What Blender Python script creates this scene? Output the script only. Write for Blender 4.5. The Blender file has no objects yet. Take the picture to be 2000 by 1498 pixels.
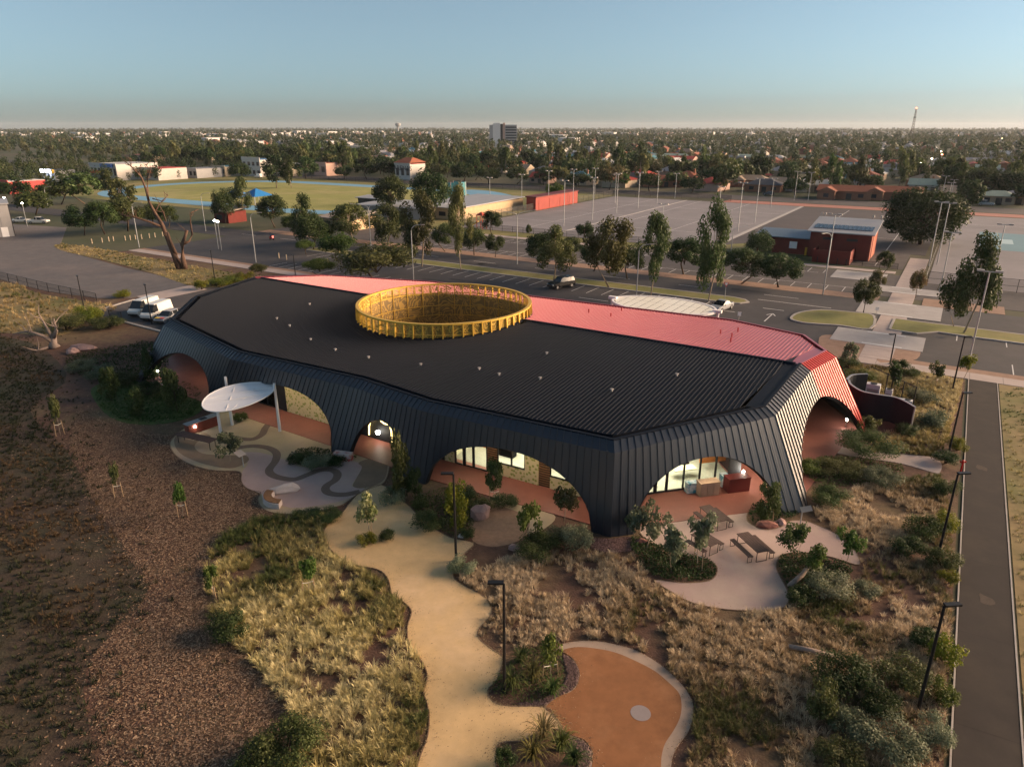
import bpy, bmesh, math, random
import numpy as np
from mathutils import Vector, Matrix
from mathutils.geometry import tessellate_polygon
RAD = math.radians
random.seed(7); rng = np.random.default_rng(7)
scene = bpy.context.scene
col = scene.collection

# ------------------------------------------------------------------ camera
CAM_H, PITCH, FOCAL_PX = 25.0, RAD(20.1), 1370.0
cam_d = bpy.data.cameras.new('camera'); cam = bpy.data.objects.new('camera', cam_d); col.objects.link(cam)
cam.location = (0, 0, CAM_H); cam.rotation_euler = (RAD(90) - PITCH, 0, 0)
cam_d.sensor_width = 36.0; cam_d.lens = 36.0 * FOCAL_PX / 2000.0
cam_d.clip_start = 0.5; cam_d.clip_end = 20000
scene.camera = cam

# ------------------------------------------------------------------ sky, sun, exposure
SUN_EL, SUN_AZ = RAD(9.0), RAD(81.0)          # azimuth clockwise from +Y (the way the camera looks)
world = bpy.data.worlds.new('World'); scene.world = world; world.use_nodes = True
wn, wl = world.node_tree.nodes, world.node_tree.links
bg = wn['Background']; sky = wn.new('ShaderNodeTexSky'); sky.sky_type = 'NISHITA'; sky.sun_disc = False
sky.sun_elevation = SUN_EL; sky.sun_rotation = SUN_AZ; sky.altitude = 200; sky.air_density = 0.8; sky.dust_density = 0.7; sky.ozone_density = 4.0
hsv = wn.new('ShaderNodeHueSaturation'); hsv.inputs['Saturation'].default_value = 0.62; hsv.inputs['Hue'].default_value = 0.475
wl.new(sky.outputs[0], hsv.inputs['Color']); wl.new(hsv.outputs[0], bg.inputs[0]); bg.inputs[1].default_value = 0.050
sun_d = bpy.data.lights.new('sun', 'SUN'); sun = bpy.data.objects.new('sun', sun_d); col.objects.link(sun)
sun_d.energy = 5.0; sun_d.angle = RAD(45); sun_d.color = (1.0, 0.70, 0.45)
sun.rotation_euler = (RAD(90) - SUN_EL, 0, -SUN_AZ + math.pi)
sdir = Vector((math.sin(SUN_AZ) * math.cos(SUN_EL), math.cos(SUN_AZ) * math.cos(SUN_EL), math.sin(SUN_EL)))
sun.rotation_euler = sdir.to_track_quat('Z', 'Y').to_euler()
scene.view_settings.view_transform = 'Standard'; scene.view_settings.look = 'None'
scene.view_settings.gamma = 1.0; scene.view_settings.use_curve_mapping = False
scene.view_settings.exposure = 1.75
scene.cycles.use_denoising = True
scene.cycles.max_bounces = 6; scene.cycles.transparent_max_bounces = 12; scene.cycles.diffuse_bounces = 3
scene.cycles.caustics_reflective = False; scene.cycles.caustics_refractive = False

# ------------------------------------------------------------------ survey helpers
# site grid: a runs along the road (to the right), b runs away across the car park; metres
def W(a, b, z=0.0): return (a * .848 + b * .53, -a * .53 + b * .848, z)
ROAD_ANG = math.atan2(-.53, .848)             # heading of +a in world xy
def ab_of(x, y): return (x * .848 - y * .53, x * .53 + y * .848)
SP, CP = math.sin(PITCH), math.cos(PITCH)
def G(px, py, z=0.0):
    """survey of the photograph: site point (metres) at height z seen at photo pixel px, py"""
    x = (px - 1000.0) / 1370.0; y = (749.0 - py) / 1370.0
    d = (x, CP + y * SP, -SP + y * CP); t = (z - 25.0) / d[2]
    return (d[0] * t, d[1] * t, z)
def depth_at(x, y, z=0.0): return y * CP - (z - 25.0) * SP
def top_height(x, y, py):
    """height of an upright thing standing at x, y whose top was measured at photo row py"""
    k = (749.0 - py) / 1370.0
    return (25.0 + y * (k * CP - SP) / (CP + k * SP)) if True else 0
def width_m(px, x, y): return px * depth_at(x, y) / 1370.0

# ------------------------------------------------------------------ materials
MATS = {}
def mat(name, c, rough=.7, metal=0.0, noise=None, bump=None, spec=.3, noise2=None, emit=None, alpha=None):
    """principled material; noise = (scale, amount): mottled value; noise2 = (scale, other colour, threshold)"""
    if name in MATS: return MATS[name]
    m = bpy.data.materials.new(name); m.use_nodes = True; MATS[name] = m
    nt = m.node_tree; n, l = nt.nodes, nt.links; p = n['Principled BSDF']
    p.inputs['Roughness'].default_value = rough; p.inputs['Metallic'].default_value = metal
    p.inputs['Specular IOR Level'].default_value = spec
    p.inputs['Base Color'].default_value = (*c, 1)
    if noise or noise2 or bump:
        tc = n.new('ShaderNodeTexCoord')
    last = None
    if noise2:
        t = n.new('ShaderNodeTexNoise'); t.inputs['Scale'].default_value = noise2[0]; t.inputs['Detail'].default_value = 6; t.inputs['Roughness'].default_value = .65
        l.new(tc.outputs['Object'], t.inputs['Vector'])
        r = n.new('ShaderNodeValToRGB'); r.color_ramp.elements[0].position = noise2[2] - .09; r.color_ramp.elements[1].position = noise2[2] + .09
        r.color_ramp.elements[0].color = (*c, 1); r.color_ramp.elements[1].color = (*noise2[1], 1)
        l.new(t.outputs['Fac'], r.inputs['Fac']); last = r.outputs['Color']
    if noise:
        t = n.new('ShaderNodeTexNoise'); t.inputs['Scale'].default_value = noise[0]; t.inputs['Detail'].default_value = 8; t.inputs['Roughness'].default_value = .7
        l.new(tc.outputs['Object'], t.inputs['Vector'])
        mr = n.new('ShaderNodeMapRange'); mr.inputs[1].default_value = .25; mr.inputs[2].default_value = .75
        mr.inputs[3].default_value = 1 - noise[1]; mr.inputs[4].default_value = 1 + noise[1]
        l.new(t.outputs['Fac'], mr.inputs[0])
        mx = n.new('ShaderNodeVectorMath'); mx.operation = 'SCALE'
        if last is not None: l.new(last, mx.inputs[0])
        else: mx.inputs[0].default_value = c
        l.new(mr.outputs[0], mx.inputs['Scale']); last = mx.outputs[0]
    if last is not None: l.new(last, p.inputs['Base Color'])
    if bump:
        t = n.new('ShaderNodeTexNoise'); t.inputs['Scale'].default_value = bump[0]; t.inputs['Detail'].default_value = 6
        l.new(tc.outputs['Object'], t.inputs['Vector'])
        b = n.new('ShaderNodeBump'); b.inputs['Strength'].default_value = bump[1]; b.inputs['Distance'].default_value = bump[2] if len(bump) > 2 else .05
        l.new(t.outputs['Fac'], b.inputs['Height']); l.new(b.outputs[0], p.inputs['Normal'])
    if emit: p.inputs['Emission Color'].default_value = (*emit[0], 1); p.inputs['Emission Strength'].default_value = emit[1]
    if alpha is not None: p.inputs['Alpha'].default_value = alpha
    return m
def leaf_mat(name, tint=(1, 1, 1), var=.35):
    """foliage: colour from the 'col' attribute of each leaf, a little translucent, each plant slightly different"""
    if name in MATS: return MATS[name]
    m = bpy.data.materials.new(name); m.use_nodes = True; MATS[name] = m
    n, l = m.node_tree.nodes, m.node_tree.links; p = n['Principled BSDF']; out = n['Material Output']
    a = n.new('ShaderNodeAttribute'); a.attribute_name = 'col'
    oi = n.new('ShaderNodeObjectInfo'); mr = n.new('ShaderNodeMapRange'); mr.inputs[3].default_value = 1 - var; mr.inputs[4].default_value = 1 + var
    l.new(oi.outputs['Random'], mr.inputs[0])
    mx = n.new('ShaderNodeVectorMath'); mx.operation = 'SCALE'; l.new(a.outputs['Color'], mx.inputs[0]); l.new(mr.outputs[0], mx.inputs['Scale'])
    hs = n.new('ShaderNodeHueSaturation'); l.new(mx.outputs[0], hs.inputs['Color'])
    mr2 = n.new('ShaderNodeMapRange'); mr2.inputs[3].default_value = .47; mr2.inputs[4].default_value = .53
    ml = n.new('ShaderNodeMath'); ml.operation = 'MULTIPLY'; ml.inputs[1].default_value = 7.31; fr = n.new('ShaderNodeMath'); fr.operation = 'FRACT'
    l.new(oi.outputs['Random'], ml.inputs[0]); l.new(ml.outputs[0], fr.inputs[0]); l.new(fr.outputs[0], mr2.inputs[0]); l.new(mr2.outputs[0], hs.inputs['Hue'])
    l.new(hs.outputs[0], p.inputs['Base Color']); p.inputs['Roughness'].default_value = .6; p.inputs['Specular IOR Level'].default_value = .2
    tr = n.new('ShaderNodeBsdfTranslucent'); l.new(hs.outputs[0], tr.inputs['Color'])
    ms = n.new('ShaderNodeMixShader'); ms.inputs[0].default_value = .28
    l.new(p.outputs[0], ms.inputs[1]); l.new(tr.outputs[0], ms.inputs[2]); l.new(ms.outputs[0], out.inputs['Surface'])
    return m
def glass_mat(name, tint=(.9, .95, .95), refl=.12):
    if name in MATS: return MATS[name]
    m = bpy.data.materials.new(name); m.use_nodes = True; MATS[name] = m
    n, l = m.node_tree.nodes, m.node_tree.links; out = n['Material Output']; n.remove(n['Principled BSDF'])
    t = n.new('ShaderNodeBsdfTransparent'); t.inputs[0].default_value = (*tint, 1)
    g = n.new('ShaderNodeBsdfGlossy'); g.inputs['Roughness'].default_value = .03
    f = n.new('ShaderNodeFresnel'); f.inputs[0].default_value = 1.45
    ms = n.new('ShaderNodeMixShader'); l.new(f.outputs[0], ms.inputs[0]); l.new(t.outputs[0], ms.inputs[1]); l.new(g.outputs[0], ms.inputs[2]); l.new(ms.outputs[0], out.inputs['Surface'])
    return m

# ------------------------------------------------------------------ mesh helpers
class MB:
    """collects simple solids; build() links them as ONE mesh object"""
    def __init__(s): s.v = []; s.f = []
    def poly(s, pts): i = len(s.v); s.v += [tuple(p) for p in pts]; s.f.append(tuple(range(i, i + len(pts)))); return s
    def quadstrip(s, A, B):
        i = len(s.v); n = len(A); s.v += [tuple(p) for p in A] + [tuple(p) for p in B]
        for k in range(n - 1): s.f.append((i + k, i + k + 1, i + n + k + 1, i + n + k))
        return s
    def hexa(s, b, t):
        """solid between two quads given in the same order (b below, t above)"""
        i = len(s.v); s.v += [tuple(p) for p in b] + [tuple(p) for p in t]
        s.f += [(i + 3, i + 2, i + 1, i), (i + 4, i + 5, i + 6, i + 7)] + [(i + k, i + (k + 1) % 4, i + 4 + (k + 1) % 4, i + 4 + k) for k in range(4)]
        return s
    def box(s, c, d, rz=0.0):
        cx, cy, cz = c; hx, hy, hz = d[0] / 2, d[1] / 2, d[2] / 2; co, si = math.cos(rz), math.sin(rz)
        q = [(cx + x * co - y * si, cy + x * si + y * co) for x, y in ((-hx, -hy), (hx, -hy), (hx, hy), (-hx, hy))]
        return s.hexa([(x, y, cz - hz) for x, y in q], [(x, y, cz + hz) for x, y in q])
    def tube(s, path, radii, n=6, cap=True):
        pts = [Vector(p) for p in path]; i0 = len(s.v)
        if not hasattr(radii, '__len__'): radii = [radii] * len(pts)
        ref = Vector((0, 0, 1))
        for k, p in enumerate(pts):
            d = (pts[min(k + 1, len(pts) - 1)] - pts[max(k - 1, 0)]).normalized()
            r = ref if abs(d.dot(ref)) < .95 else Vector((1, 0, 0))
            u = d.cross(r).normalized(); w = d.cross(u)
            for j in range(n):
                an = 2 * math.pi * j / n; q = p + (u * math.cos(an) + w * math.sin(an)) * radii[k]; s.v.append(tuple(q))
        for k in range(len(pts) - 1):
            for j in range(n):
                a = i0 + k * n + j; b = i0 + k * n + (j + 1) % n; s.f.append((a, b, b + n, a + n))
        if cap:
            s.f.append(tuple(i0 + j for j in range(n))[::-1]); e = i0 + (len(pts) - 1) * n; s.f.append(tuple(e + j for j in range(n)))
        return s
    def cyl(s, x, y, z0, z1, r0, r1=None, n=12): return s.tube([(x, y, z0), (x, y, z1)], [r0, r0 if r1 is None else r1], n)
    def data(s, name, m=None, smooth=False):
        me = bpy.data.meshes.new(name); me.from_pydata(s.v, [], s.f)
        if m: me.materials.append(m)
        if smooth: me.polygons.foreach_set('use_smooth', [True] * len(me.polygons))
        me.update(); return me
    def build(s, name, m=None, parent=None, smooth=False, loc=None):
        o = bpy.data.objects.new(name, s.data(name, m, smooth)); col.objects.link(o)
        if parent: o.parent = parent
        if loc: o.location = loc
        return o
def np_mesh(name, V, F, m, C=None, smooth=False):
    """mesh from numpy arrays; F is (n,3) or (n,4); C one colour per vertex"""
    me = bpy.data.meshes.new(name); k = F.shape[1]
    me.vertices.add(len(V)); me.vertices.foreach_set('co', np.ascontiguousarray(V, dtype=np.float32).ravel())
    me.loops.add(F.size); me.loops.foreach_set('vertex_index', np.ascontiguousarray(F, dtype=np.int32).ravel())
    me.polygons.add(len(F)); me.polygons.foreach_set('loop_start', np.arange(0, F.size, k, dtype=np.int32))
    me.polygons.foreach_set('loop_total', np.full(len(F), k, dtype=np.int32))
    if smooth: me.polygons.foreach_set('use_smooth', np.ones(len(F), dtype=bool))
    if C is not None:
        at = me.color_attributes.new('col', 'FLOAT_COLOR', 'POINT')
        at.data.foreach_set('color', np.concatenate([C, np.ones((len(C), 1))], 1).astype(np.float32).ravel())
    me.materials.append(m); me.update(calc_edges=True); me.validate(); return me
def obj(name, me, parent=None, loc=None, rz=None, sc=None):
    o = bpy.data.objects.new(name, me); col.objects.link(o)
    if parent: o.parent = parent
    if loc: o.location = loc
    if rz is not None: o.rotation_euler = (0, 0, rz)
    if sc is not None: o.scale = sc if hasattr(sc, '__len__') else (sc, sc, sc)
    return o
def tag(o, label=None, cat=None, group=None, kind=None):
    if label: o['label'] = label
    if cat: o['category'] = cat
    if group: o['group'] = group
    if kind: o['kind'] = kind
    return o
def thing(name, label, cat, loc=(0, 0, 0), rz=0.0, group=None):
    o = bpy.data.objects.new(name, None); col.objects.link(o); o.empty_display_size = .3
    o.location = loc; o.rotation_euler = (0, 0, rz); return tag(o, label, cat, group)
def copy_tree(o, parent=None):
    c = o.copy(); col.objects.link(c)
    if parent: c.parent = parent
    for ch in o.children: copy_tree(ch, c)
    return c
def smooth_poly(pts, n=5, closed=True):
    """Catmull-Rom through the points"""
    P = [np.array(p[:2], float) for p in pts]; m = len(P); out = []
    for i in range(m if closed else m - 1):
        p0, p1, p2, p3 = (P[(i - 1) % m], P[i], P[(i + 1) % m], P[(i + 2) % m]) if closed else (P[max(i - 1, 0)], P[i], P[i + 1], P[min(i + 2, m - 1)])
        for k in range(n):
            t = k / n; out.append(tuple(.5 * ((2 * p1) + (-p0 + p2) * t + (2 * p0 - 5 * p1 + 4 * p2 - p3) * t * t + (-p0 + 3 * p1 - 3 * p2 + p3) * t ** 3)))
    if not closed: out.append(tuple(P[-1]))
    return out
def area2(pts): return sum(pts[i][0] * pts[(i + 1) % len(pts)][1] - pts[(i + 1) % len(pts)][0] * pts[i][1] for i in range(len(pts)))
def sheet(name, pts, z, m, depth=.12, kind='structure', parent=None):
    """paved or planted sheet: flat top at z with edges going down into the ground"""
    pts = [tuple(p[:2]) for p in pts]
    if area2(pts) < 0: pts = pts[::-1]
    bm = bmesh.new(); top = [bm.verts.new((x, y, z)) for x, y in pts]; bot = [bm.verts.new((x, y, z - depth)) for x, y in pts]
    n = len(pts)
    for t in tessellate_polygon([[Vector((x, y, 0)) for x, y in pts]]):
        a, b, c = (pts[k] for k in t)
        if (b[0] - a[0]) * (c[1] - a[1]) - (c[0] - a[0]) * (b[1] - a[1]) < 0: t = t[::-1]
        bm.faces.new([top[k] for k in t])
    for i in range(n): bm.faces.new((bot[i], bot[(i + 1) % n], top[(i + 1) % n], top[i]))
    me = bpy.data.meshes.new(name); bm.to_mesh(me); bm.free(); me.materials.append(m)
    o = obj(name, me, parent)
    if kind and not parent: o['kind'] = kind
    return o
def ab_rect(a0, a1, b0, b1): return [W(a0, b0), W(a1, b0), W(a1, b1), W(a0, b1)]
def ribbon(name, line, w, z, m, depth=.02, kind='structure', parent=None):
    """band of width w along a smooth centre line"""
    L = [np.array(p[:2]) for p in line]; A, B = [], []
    for i, p in enumerate(L):
        d = L[min(i + 1, len(L) - 1)] - L[max(i - 1, 0)]; d = d / (np.linalg.norm(d) + 1e-9); nn = np.array((-d[1], d[0])) * w / 2
        A.append(tuple(p + nn)); B.append(tuple(p - nn))
    mb = MB(); mb.quadstrip([(x, y, z) for x, y in B], [(x, y, z) for x, y in A])
    mb.quadstrip([(x, y, z) for x, y in A], [(x, y, z - depth) for x, y in A]); mb.quadstrip([(x, y, z - depth) for x, y in B], [(x, y, z) for x, y in B])
    o = mb.build(name, m, parent)
    if kind and not parent: o['kind'] = kind
    return o
def inside(P, poly):
    """numpy point in polygon; P (n,2)"""
    x, y = P[:, 0], P[:, 1]; r = np.zeros(len(P), bool); n = len(poly)
    for i in range(n):
        x0, y0 = poly[i][0], poly[i][1]; x1, y1 = poly[(i + 1) % n][0], poly[(i + 1) % n][1]
        if y0 == y1: continue
        c = ((y0 > y) != (y1 > y)) & (x < (x1 - x0) * (y - y0) / (y1 - y0) + x0); r ^= c
    return r
# ------------------------------------------------------------------ ground, roads, paving
M_GROUND = mat('suburb_ground', (.085, .078, .048), .95, noise=(.02, .35), noise2=(.012, (.05, .062, .03), .5))
M_GARDEN = mat('garden_soil', (.105, .058, .042), .95, noise=(1.6, .45), noise2=(.11, (.14, .10, .055), .55), bump=(9, .6, .08))
M_ROUGH = mat('rough_grass', (.062, .042, .030), .95, noise=(1.1, .5), noise2=(.10, (.040, .042, .022), .52), bump=(7, .6, .08))
M_YARD = mat('gravel_yard', (.125, .115, .118), .9, noise=(.5, .22), noise2=(.05, (.17, .145, .14), .56))
M_ASPH = mat('asphalt', (.052, .050, .056), .85, noise=(.35, .22), noise2=(.12, (.068, .062, .066), .58))
M_ASPH2 = mat('worn_asphalt', (.085, .075, .076), .88, noise=(.3, .22), noise2=(.1, (.07, .064, .068), .55))
M_PATHASPH = mat('path_asphalt', (.022, .0165, .0155), .85, noise=(.8, .25), noise2=(.25, (.032, .024, .020), .58), bump=(60, .25, .01))
M_FOOT = mat('footpath_concrete', (.40, .33, .31), .85, noise=(.8, .12))
M_CONC = mat('pale_concrete', (.36, .34, .34), .85, noise=(.6, .14))
M_KERB = mat('kerb_concrete', (.36, .33, .31), .85, noise=(1.5, .15))
M_VERGE = mat('gravel_verge', (.27, .17, .125), .92, noise=(1.2, .22), noise2=(.2, (.30, .20, .15), .55))
M_LAWN = mat('park_grass', (.17, .17, .055), .95, noise=(.35, .28), noise2=(.06, (.24, .20, .085), .54))
M_DRY = mat('dry_grass', (.24, .175, .085), .95, noise=(.6, .3), noise2=(.09, (.15, .14, .05), .55))
M_TURF = mat('turf', (.05, .085, .018), .95, noise=(2, .35), noise2=(.5, (.075, .095, .03), .55), bump=(30, .5, .03))
M_COURT = mat('court_surface', (.215, .20, .215), .85, noise=(.15, .14), noise2=(.03, (.18, .17, .185), .52))
M_COURTD = mat('dark_court_surface', (.065, .057, .064), .85, noise=(.15, .2))
M_BLUE = mat('blue_court', (.13, .24, .29), .8, noise=(.2, .08))
M_TRACK = mat('blue_track', (.16, .33, .47), .8, noise=(.1, .12))
M_REDPATH = mat('red_path', (.36, .155, .125), .85, noise=(.2, .15))
M_LINE = mat('white_paint', (.62, .60, .60), .7, noise=(3, .2))
M_SAND = mat('sand_gravel', (.58, .40, .205), .95, noise=(1.0, .14), noise2=(.12, (.60, .43, .26), .55), bump=(70, .35, .012))
M_PINK = mat('pink_concrete', (.40, .29, .265), .85, noise=(.7, .10), noise2=(.22, (.43, .33, .28), .55))
M_CREAM = mat('cream_concrete', (.40, .32, .205), .85, noise=(.6, .12), noise2=(.2, (.37, .285, .21), .55))
M_OLIVE = mat('olive_gravel', (.22, .155, .105), .9, noise=(.9, .18))
M_BAND = mat('brown_paving', (.165, .115, .09), .85, noise=(1.5, .15))
M_ORANGE = mat('orange_rubber', (.25, .108, .046), .9, noise=(1.4, .18), noise2=(.3, (.30, .14, .065), .55), bump=(80, .3, .01))
M_RIM = mat('rim_concrete', (.36, .27, .21), .85, noise=(2, .12))
M_GREYDISC = mat('grey_disc', (.26, .22, .22), .8, noise=(3, .1))
M_VERANDA = mat('red_floor', (.24, .088, .068), .55, noise=(.8, .16), spec=.4)
M_MULCHRED = mat('red_mulch', (.26, .165, .115), .95, noise=(2.5, .25), bump=(40, .6, .03))
M_PEBBLE = mat('pebble', (.20, .15, .14), .8, noise=(9, .5), bump=(40, .8, .04))
M_STEEL = mat('garden_edging', (.20, .13, .09), .7)

gnd = MB(); gnd.poly([(-6000, -60, 0), (6000, -60, 0), (9000, 9000, 0), (-9000, 9000, 0)])
tag(gnd.build('ground', M_GROUND), kind='structure')
def P(*pts): return [G(x, y) for x, y in pts]
GARDEN = ab_rect(-150, 3.6, 2, 84.4)
sheet('garden_ground', GARDEN, .012, M_GARDEN, .05)
sheet('rough_grass', smooth_poly(P((-500, 1690), (215, 1690), (190, 1498), (170, 1300), (290, 1150), (200, 1010), (130, 880), (60, 800), (130, 730), (0, 655), (-420, 640), (-560, 900)), 4), .02, M_ROUGH, .05)
DRYKNOLL = smooth_poly(P((-300, 560), (0, 552), (70, 572), (175, 590), (235, 600), (170, 625), (120, 655), (0, 650), (-260, 640)), 4)
sheet('dry_grass_knoll', DRYKNOLL, .026, M_DRY, .05)
sheet('gravel_yard', P((-700, 430), (0, 437), (130, 445), (118, 478), (160, 500), (250, 525), (340, 545), (378, 560), (300, 574), (255, 583), (190, 583), (95, 570), (35, 556), (0, 546), (-300, 528), (-900, 500)), .05, M_YARD, .08)
DRYSTRIP = smooth_poly(P((110, 478), (180, 484), (330, 512), (480, 538), (560, 548), (520, 560), (420, 562), (375, 560), (300, 535), (200, 508), (120, 490)), 4)
sheet('dry_grass_strip', DRYSTRIP, .06, M_DRY, .05)
sheet('service_drive', P((178, 612), (255, 586), (380, 559), (450, 552), (430, 600), (330, 648), (262, 634), (238, 626)), .055, M_ASPH2, .08)
ribbon('kerb', [G(178, 611), G(262, 586)], .45, .14, M_KERB, .12)
ribbon('kerb', [G(240, 629), G(318, 649)], .4, .14, M_KERB, .12)
sheet('concrete_apron', P((266, 580), (372, 558), (405, 566), (300, 588)), .066, M_FOOT, .05)
# roads and car parks
sheet('car_park', ab_rect(-150, 70, 88, 109.3), .03, M_ASPH, .08)
sheet('road', ab_rect(-330, 200, 109.3, 118.5), .034, M_ASPH, .08)
sheet('car_park_far', ab_rect(-150, 70, 122.3, 142), .03, M_ASPH2, .08)
sheet('footpath', ab_rect(-150, 70, 84.5, 86.9), .062, M_FOOT, .1)
sheet('footpath_far', ab_rect(-150, -8, 143.2, 145.6), .05, M_FOOT, .1)
sheet('verge_gravel_far', ab_rect(-150, -8.3, 118.5, 122.3), .06, M_VERGE, .08)
sheet('verge_gravel_right', ab_rect(-2.4, 8, 118.6, 124), .06, M_VERGE, .08)
sheet('verge_gravel', ab_rect(-150, -16, 86.9, 88.2), .058, M_VERGE, .08)
sheet('entry_verge', smooth_poly(P((1600, 660), (1625, 655), (1690, 662), (1672, 705), (1640, 700), (1605, 690)), 3), .064, M_VERGE, .08)
sheet('corner_verge', smooth_poly(P((1726, 668), (1760, 672), (1795, 683), (1790, 702), (1745, 708), (1712, 705)), 3), .064, M_VERGE, .08)
sheet('verge_strip', ab_rect(-2.5, 70, 86.9, 88.5), .058, M_VERGE, .08)
sheet('grass_verge_far', ab_rect(-150, -20, 145.6, 152), .04, M_LAWN, .06)
sheet('site_edge_grass', ab_rect(6.6, 60, 5, 84.5), .03, M_DRY, .06)
# kerbed medians
def kerbed(name, pts, m):
    pts = [tuple(p[:2]) for p in pts]
    if area2(pts) < 0: pts = pts[::-1]
    c = np.mean(np.array(pts), 0)
    sheet(name, pts, .15, m, .13)
    ring = [tuple(p) for p in pts] + [tuple(pts[0])]
    ribbon('kerb', ring, .34, .165, M_KERB, .14)
kerbed('median_grass', [W(-118, 105), W(-27.5, 105), W(-25.6, 105.6), W(-24.7, 107), W(-25.6, 108.3), W(-27.5, 109), W(-118, 109)], M_LAWN)
kerbed('island_grass', smooth_poly(P((1545, 622), (1562, 612), (1605, 607), (1668, 612), (1706, 618), (1699, 644), (1640, 637), (1580, 633), (1553, 628)), 3), M_LAWN)
kerbed('median_grass', P((1747, 624), (1800, 631), (1900, 643), (2000, 656), (2160, 676), (2160, 694), (2000, 673), (1900, 660), (1832, 650), (1790, 653), (1737, 645)), M_LAWN)
# concrete walkway and raised crossings
sheet('walkway', ab_rect(-6.9, -3.6, 86.9, 163), .075, M_FOOT, .1)
for a0, a1, b0, b1 in ((-10.2, .4, 109.4, 118.4), (-11, -.8, 92.5, 99.3), (-10, -.5, 126, 131)):
    sheet('crossing_slab', ab_rect(a0, a1, b0, b1), .085, M_CONC, .1)
    for k in range(6):
        b = b0 + .5 + k * (b1 - b0 - 1) / 5
        ribbon('crossing_line', [W(-7.4, b), W(-3.0, b)], .14 if k not in (0, 5) else .4, .091, M_LINE if k in (0, 5) else M_KERB, .003)
sheet('concrete_pad', ab_rect(-17.5, -9, 134, 142), .07, M_CONC, .06)
# painted markings
def lines(name, segs, w, z=.041):
    mb = MB()
    for p, q in segs:
        p, q = np.array(p[:2]), np.array(q[:2]); d = (q - p) / np.linalg.norm(q - p); nn = np.array((-d[1], d[0])) * w / 2
        mb.poly([(*(p - nn), z), (*(q - nn), z), (*(q + nn), z), (*(p + nn), z)])
    o = mb.build(name, M_LINE); o['kind'] = 'structure'; return o
lines('bay_markings', [(W(a, 99.8), W(a, 104.7)) for a in np.arange(-112, -27, 2.65)] + [(W(a, 100.2), W(a, 103.8)) for a in np.arange(2.5, 60, 5.2)], .11)
lines('bay_markings_near', [(W(a, 88.6), W(a, 92.6)) for a in np.arange(8, 60, 5.2)] + [(W(a, 88.6), W(a, 93)) for a in np.arange(-110, -52, 2.65)], .11)
lines('bay_markings_far', [(W(a, 122.6), W(a, 126.6)) for a in np.arange(-104, -10, 2.65)] + [(W(a, 137.4), W(a, 141.8)) for a in np.arange(-104, -18, 2.65)] + [(W(-104, 126.6), W(-12, 126.6)), (W(-104, 137.4), W(-20, 137.4))], .1, .038)
lines('road_dashes', [(W(a, 113.7), W(a + 5.2, 113.7)) for a in np.arange(-150, -14, 14)], .13, .044)
lines('road_markings', [(W(14, 113.4), W(19, 113.4)), (W(16, 116.5), W(16, 122)), (W(16, 116.5), W(18, 116.5)), (W(-22, 104.6), W(-19, 104.6)), (W(-48, 96.4), W(-43, 96.4)), (W(-20, 97), W(-20, 102)), (W(-20, 102), W(-20.6, 100.8)), (W(-20, 102), W(-19.4, 100.8)), (W(-29, 100), W(-24.8, 100)), (W(-24, 109.8), W(-13.5, 109.8)), (W(-14.5, 101), W(-14.5, 107.5))], .16, .044)
# courts
sheet('netball_courts', ab_rect(-113, -45.5, 152.5, 254), .045, M_COURT, .06)
sheet('dark_courts', ab_rect(-44.5, -4.5, 168, 253), .045, M_COURTD, .06)
sheet('club_forecourt', ab_rect(-44, -7.2, 148.5, 168), .04, M_ASPH2, .06)
sheet('club_grass', smooth_poly(P((1410, 480), (1500, 476), (1600, 500), (1600, 515), (1545, 508), (1480, 500), (1420, 492)), 3), .052, M_LAWN, .04)
sheet('right_courts', ab_rect(-2.6, 110, 137, 253), .045, M_COURT, .06)
sheet('blue_court', ab_rect(5, 40, 184, 215), .052, M_BLUE, .02)
sheet('white_square', ab_rect(7.5, 11.5, 195, 203), .056, MATS['blue_court'] if False else mat('pale_blue_paint', (.34, .47, .52), .8), .01)
lines('court_lines', [(W(-113, 176), W(-45.5, 176)), (W(-113, 200), W(-45.5, 200)), (W(-79, 153), W(-79, 254)), (W(-62, 153), W(-62, 254)), (W(-96, 153), W(-96, 254)), (W(-113, 228), W(-45.5, 228)),
      (W(-30, 192), W(-30, 250)), (W(-18, 170), W(-18, 250)), (W(-12, 170), W(-12, 250)), (W(-44, 190), W(-5, 190)), (W(15, 186), W(15, 214)), (W(2, 225), W(2, 250)), (W(30, 225), W(36, 250)), (W(-2, 230), W(60, 230)), (W(-12, 150), W(-12, 166))], .14, .058)
ribbon('court_path', [W(-45, 152), W(-45, 254)], 1.1, .07, M_CONC, .06)
ribbon('court_divider', [W(-84.5, 152), W(-84.5, 254)], .5, .09, M_CONC, .06)
sheet('red_shared_path', ab_rect(-72, 160, 255, 264), .05, M_REDPATH, .06)
sheet('road_far', ab_rect(-700, 420, 266, 284), .04, M_ASPH2, .06)
# sports oval with blue running track
def stadium(ca, cb, hs, r, n=24):
    pts = []
    for i in range(n + 1): t = -math.pi / 2 + math.pi * i / n; pts.append(W(ca + hs + r * math.cos(t), cb + r * math.sin(t)))
    for i in range(n + 1): t = math.pi / 2 + math.pi * i / n; pts.append(W(ca - hs + r * math.cos(t), cb + r * math.sin(t)))
    return pts
sheet('oval_grass', ab_rect(-360, -115, 144, 258), .022, M_LAWN, .04)
sheet('running_track', stadium(-226, 198, 42, 48), .045, M_TRACK, .03)
sheet('infield_grass', stadium(-226, 198, 42, 38.5), .06, mat('infield_turf', (.25, .25, .075), .95, noise=(.12, .2), noise2=(.03, (.31, .27, .11), .55)), .03)
sheet('field_events_apron', smooth_poly(P((905, 372), (960, 374), (1010, 386), (1000, 396), (930, 394), (880, 388)), 3), .055, M_TRACK, .02)
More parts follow.
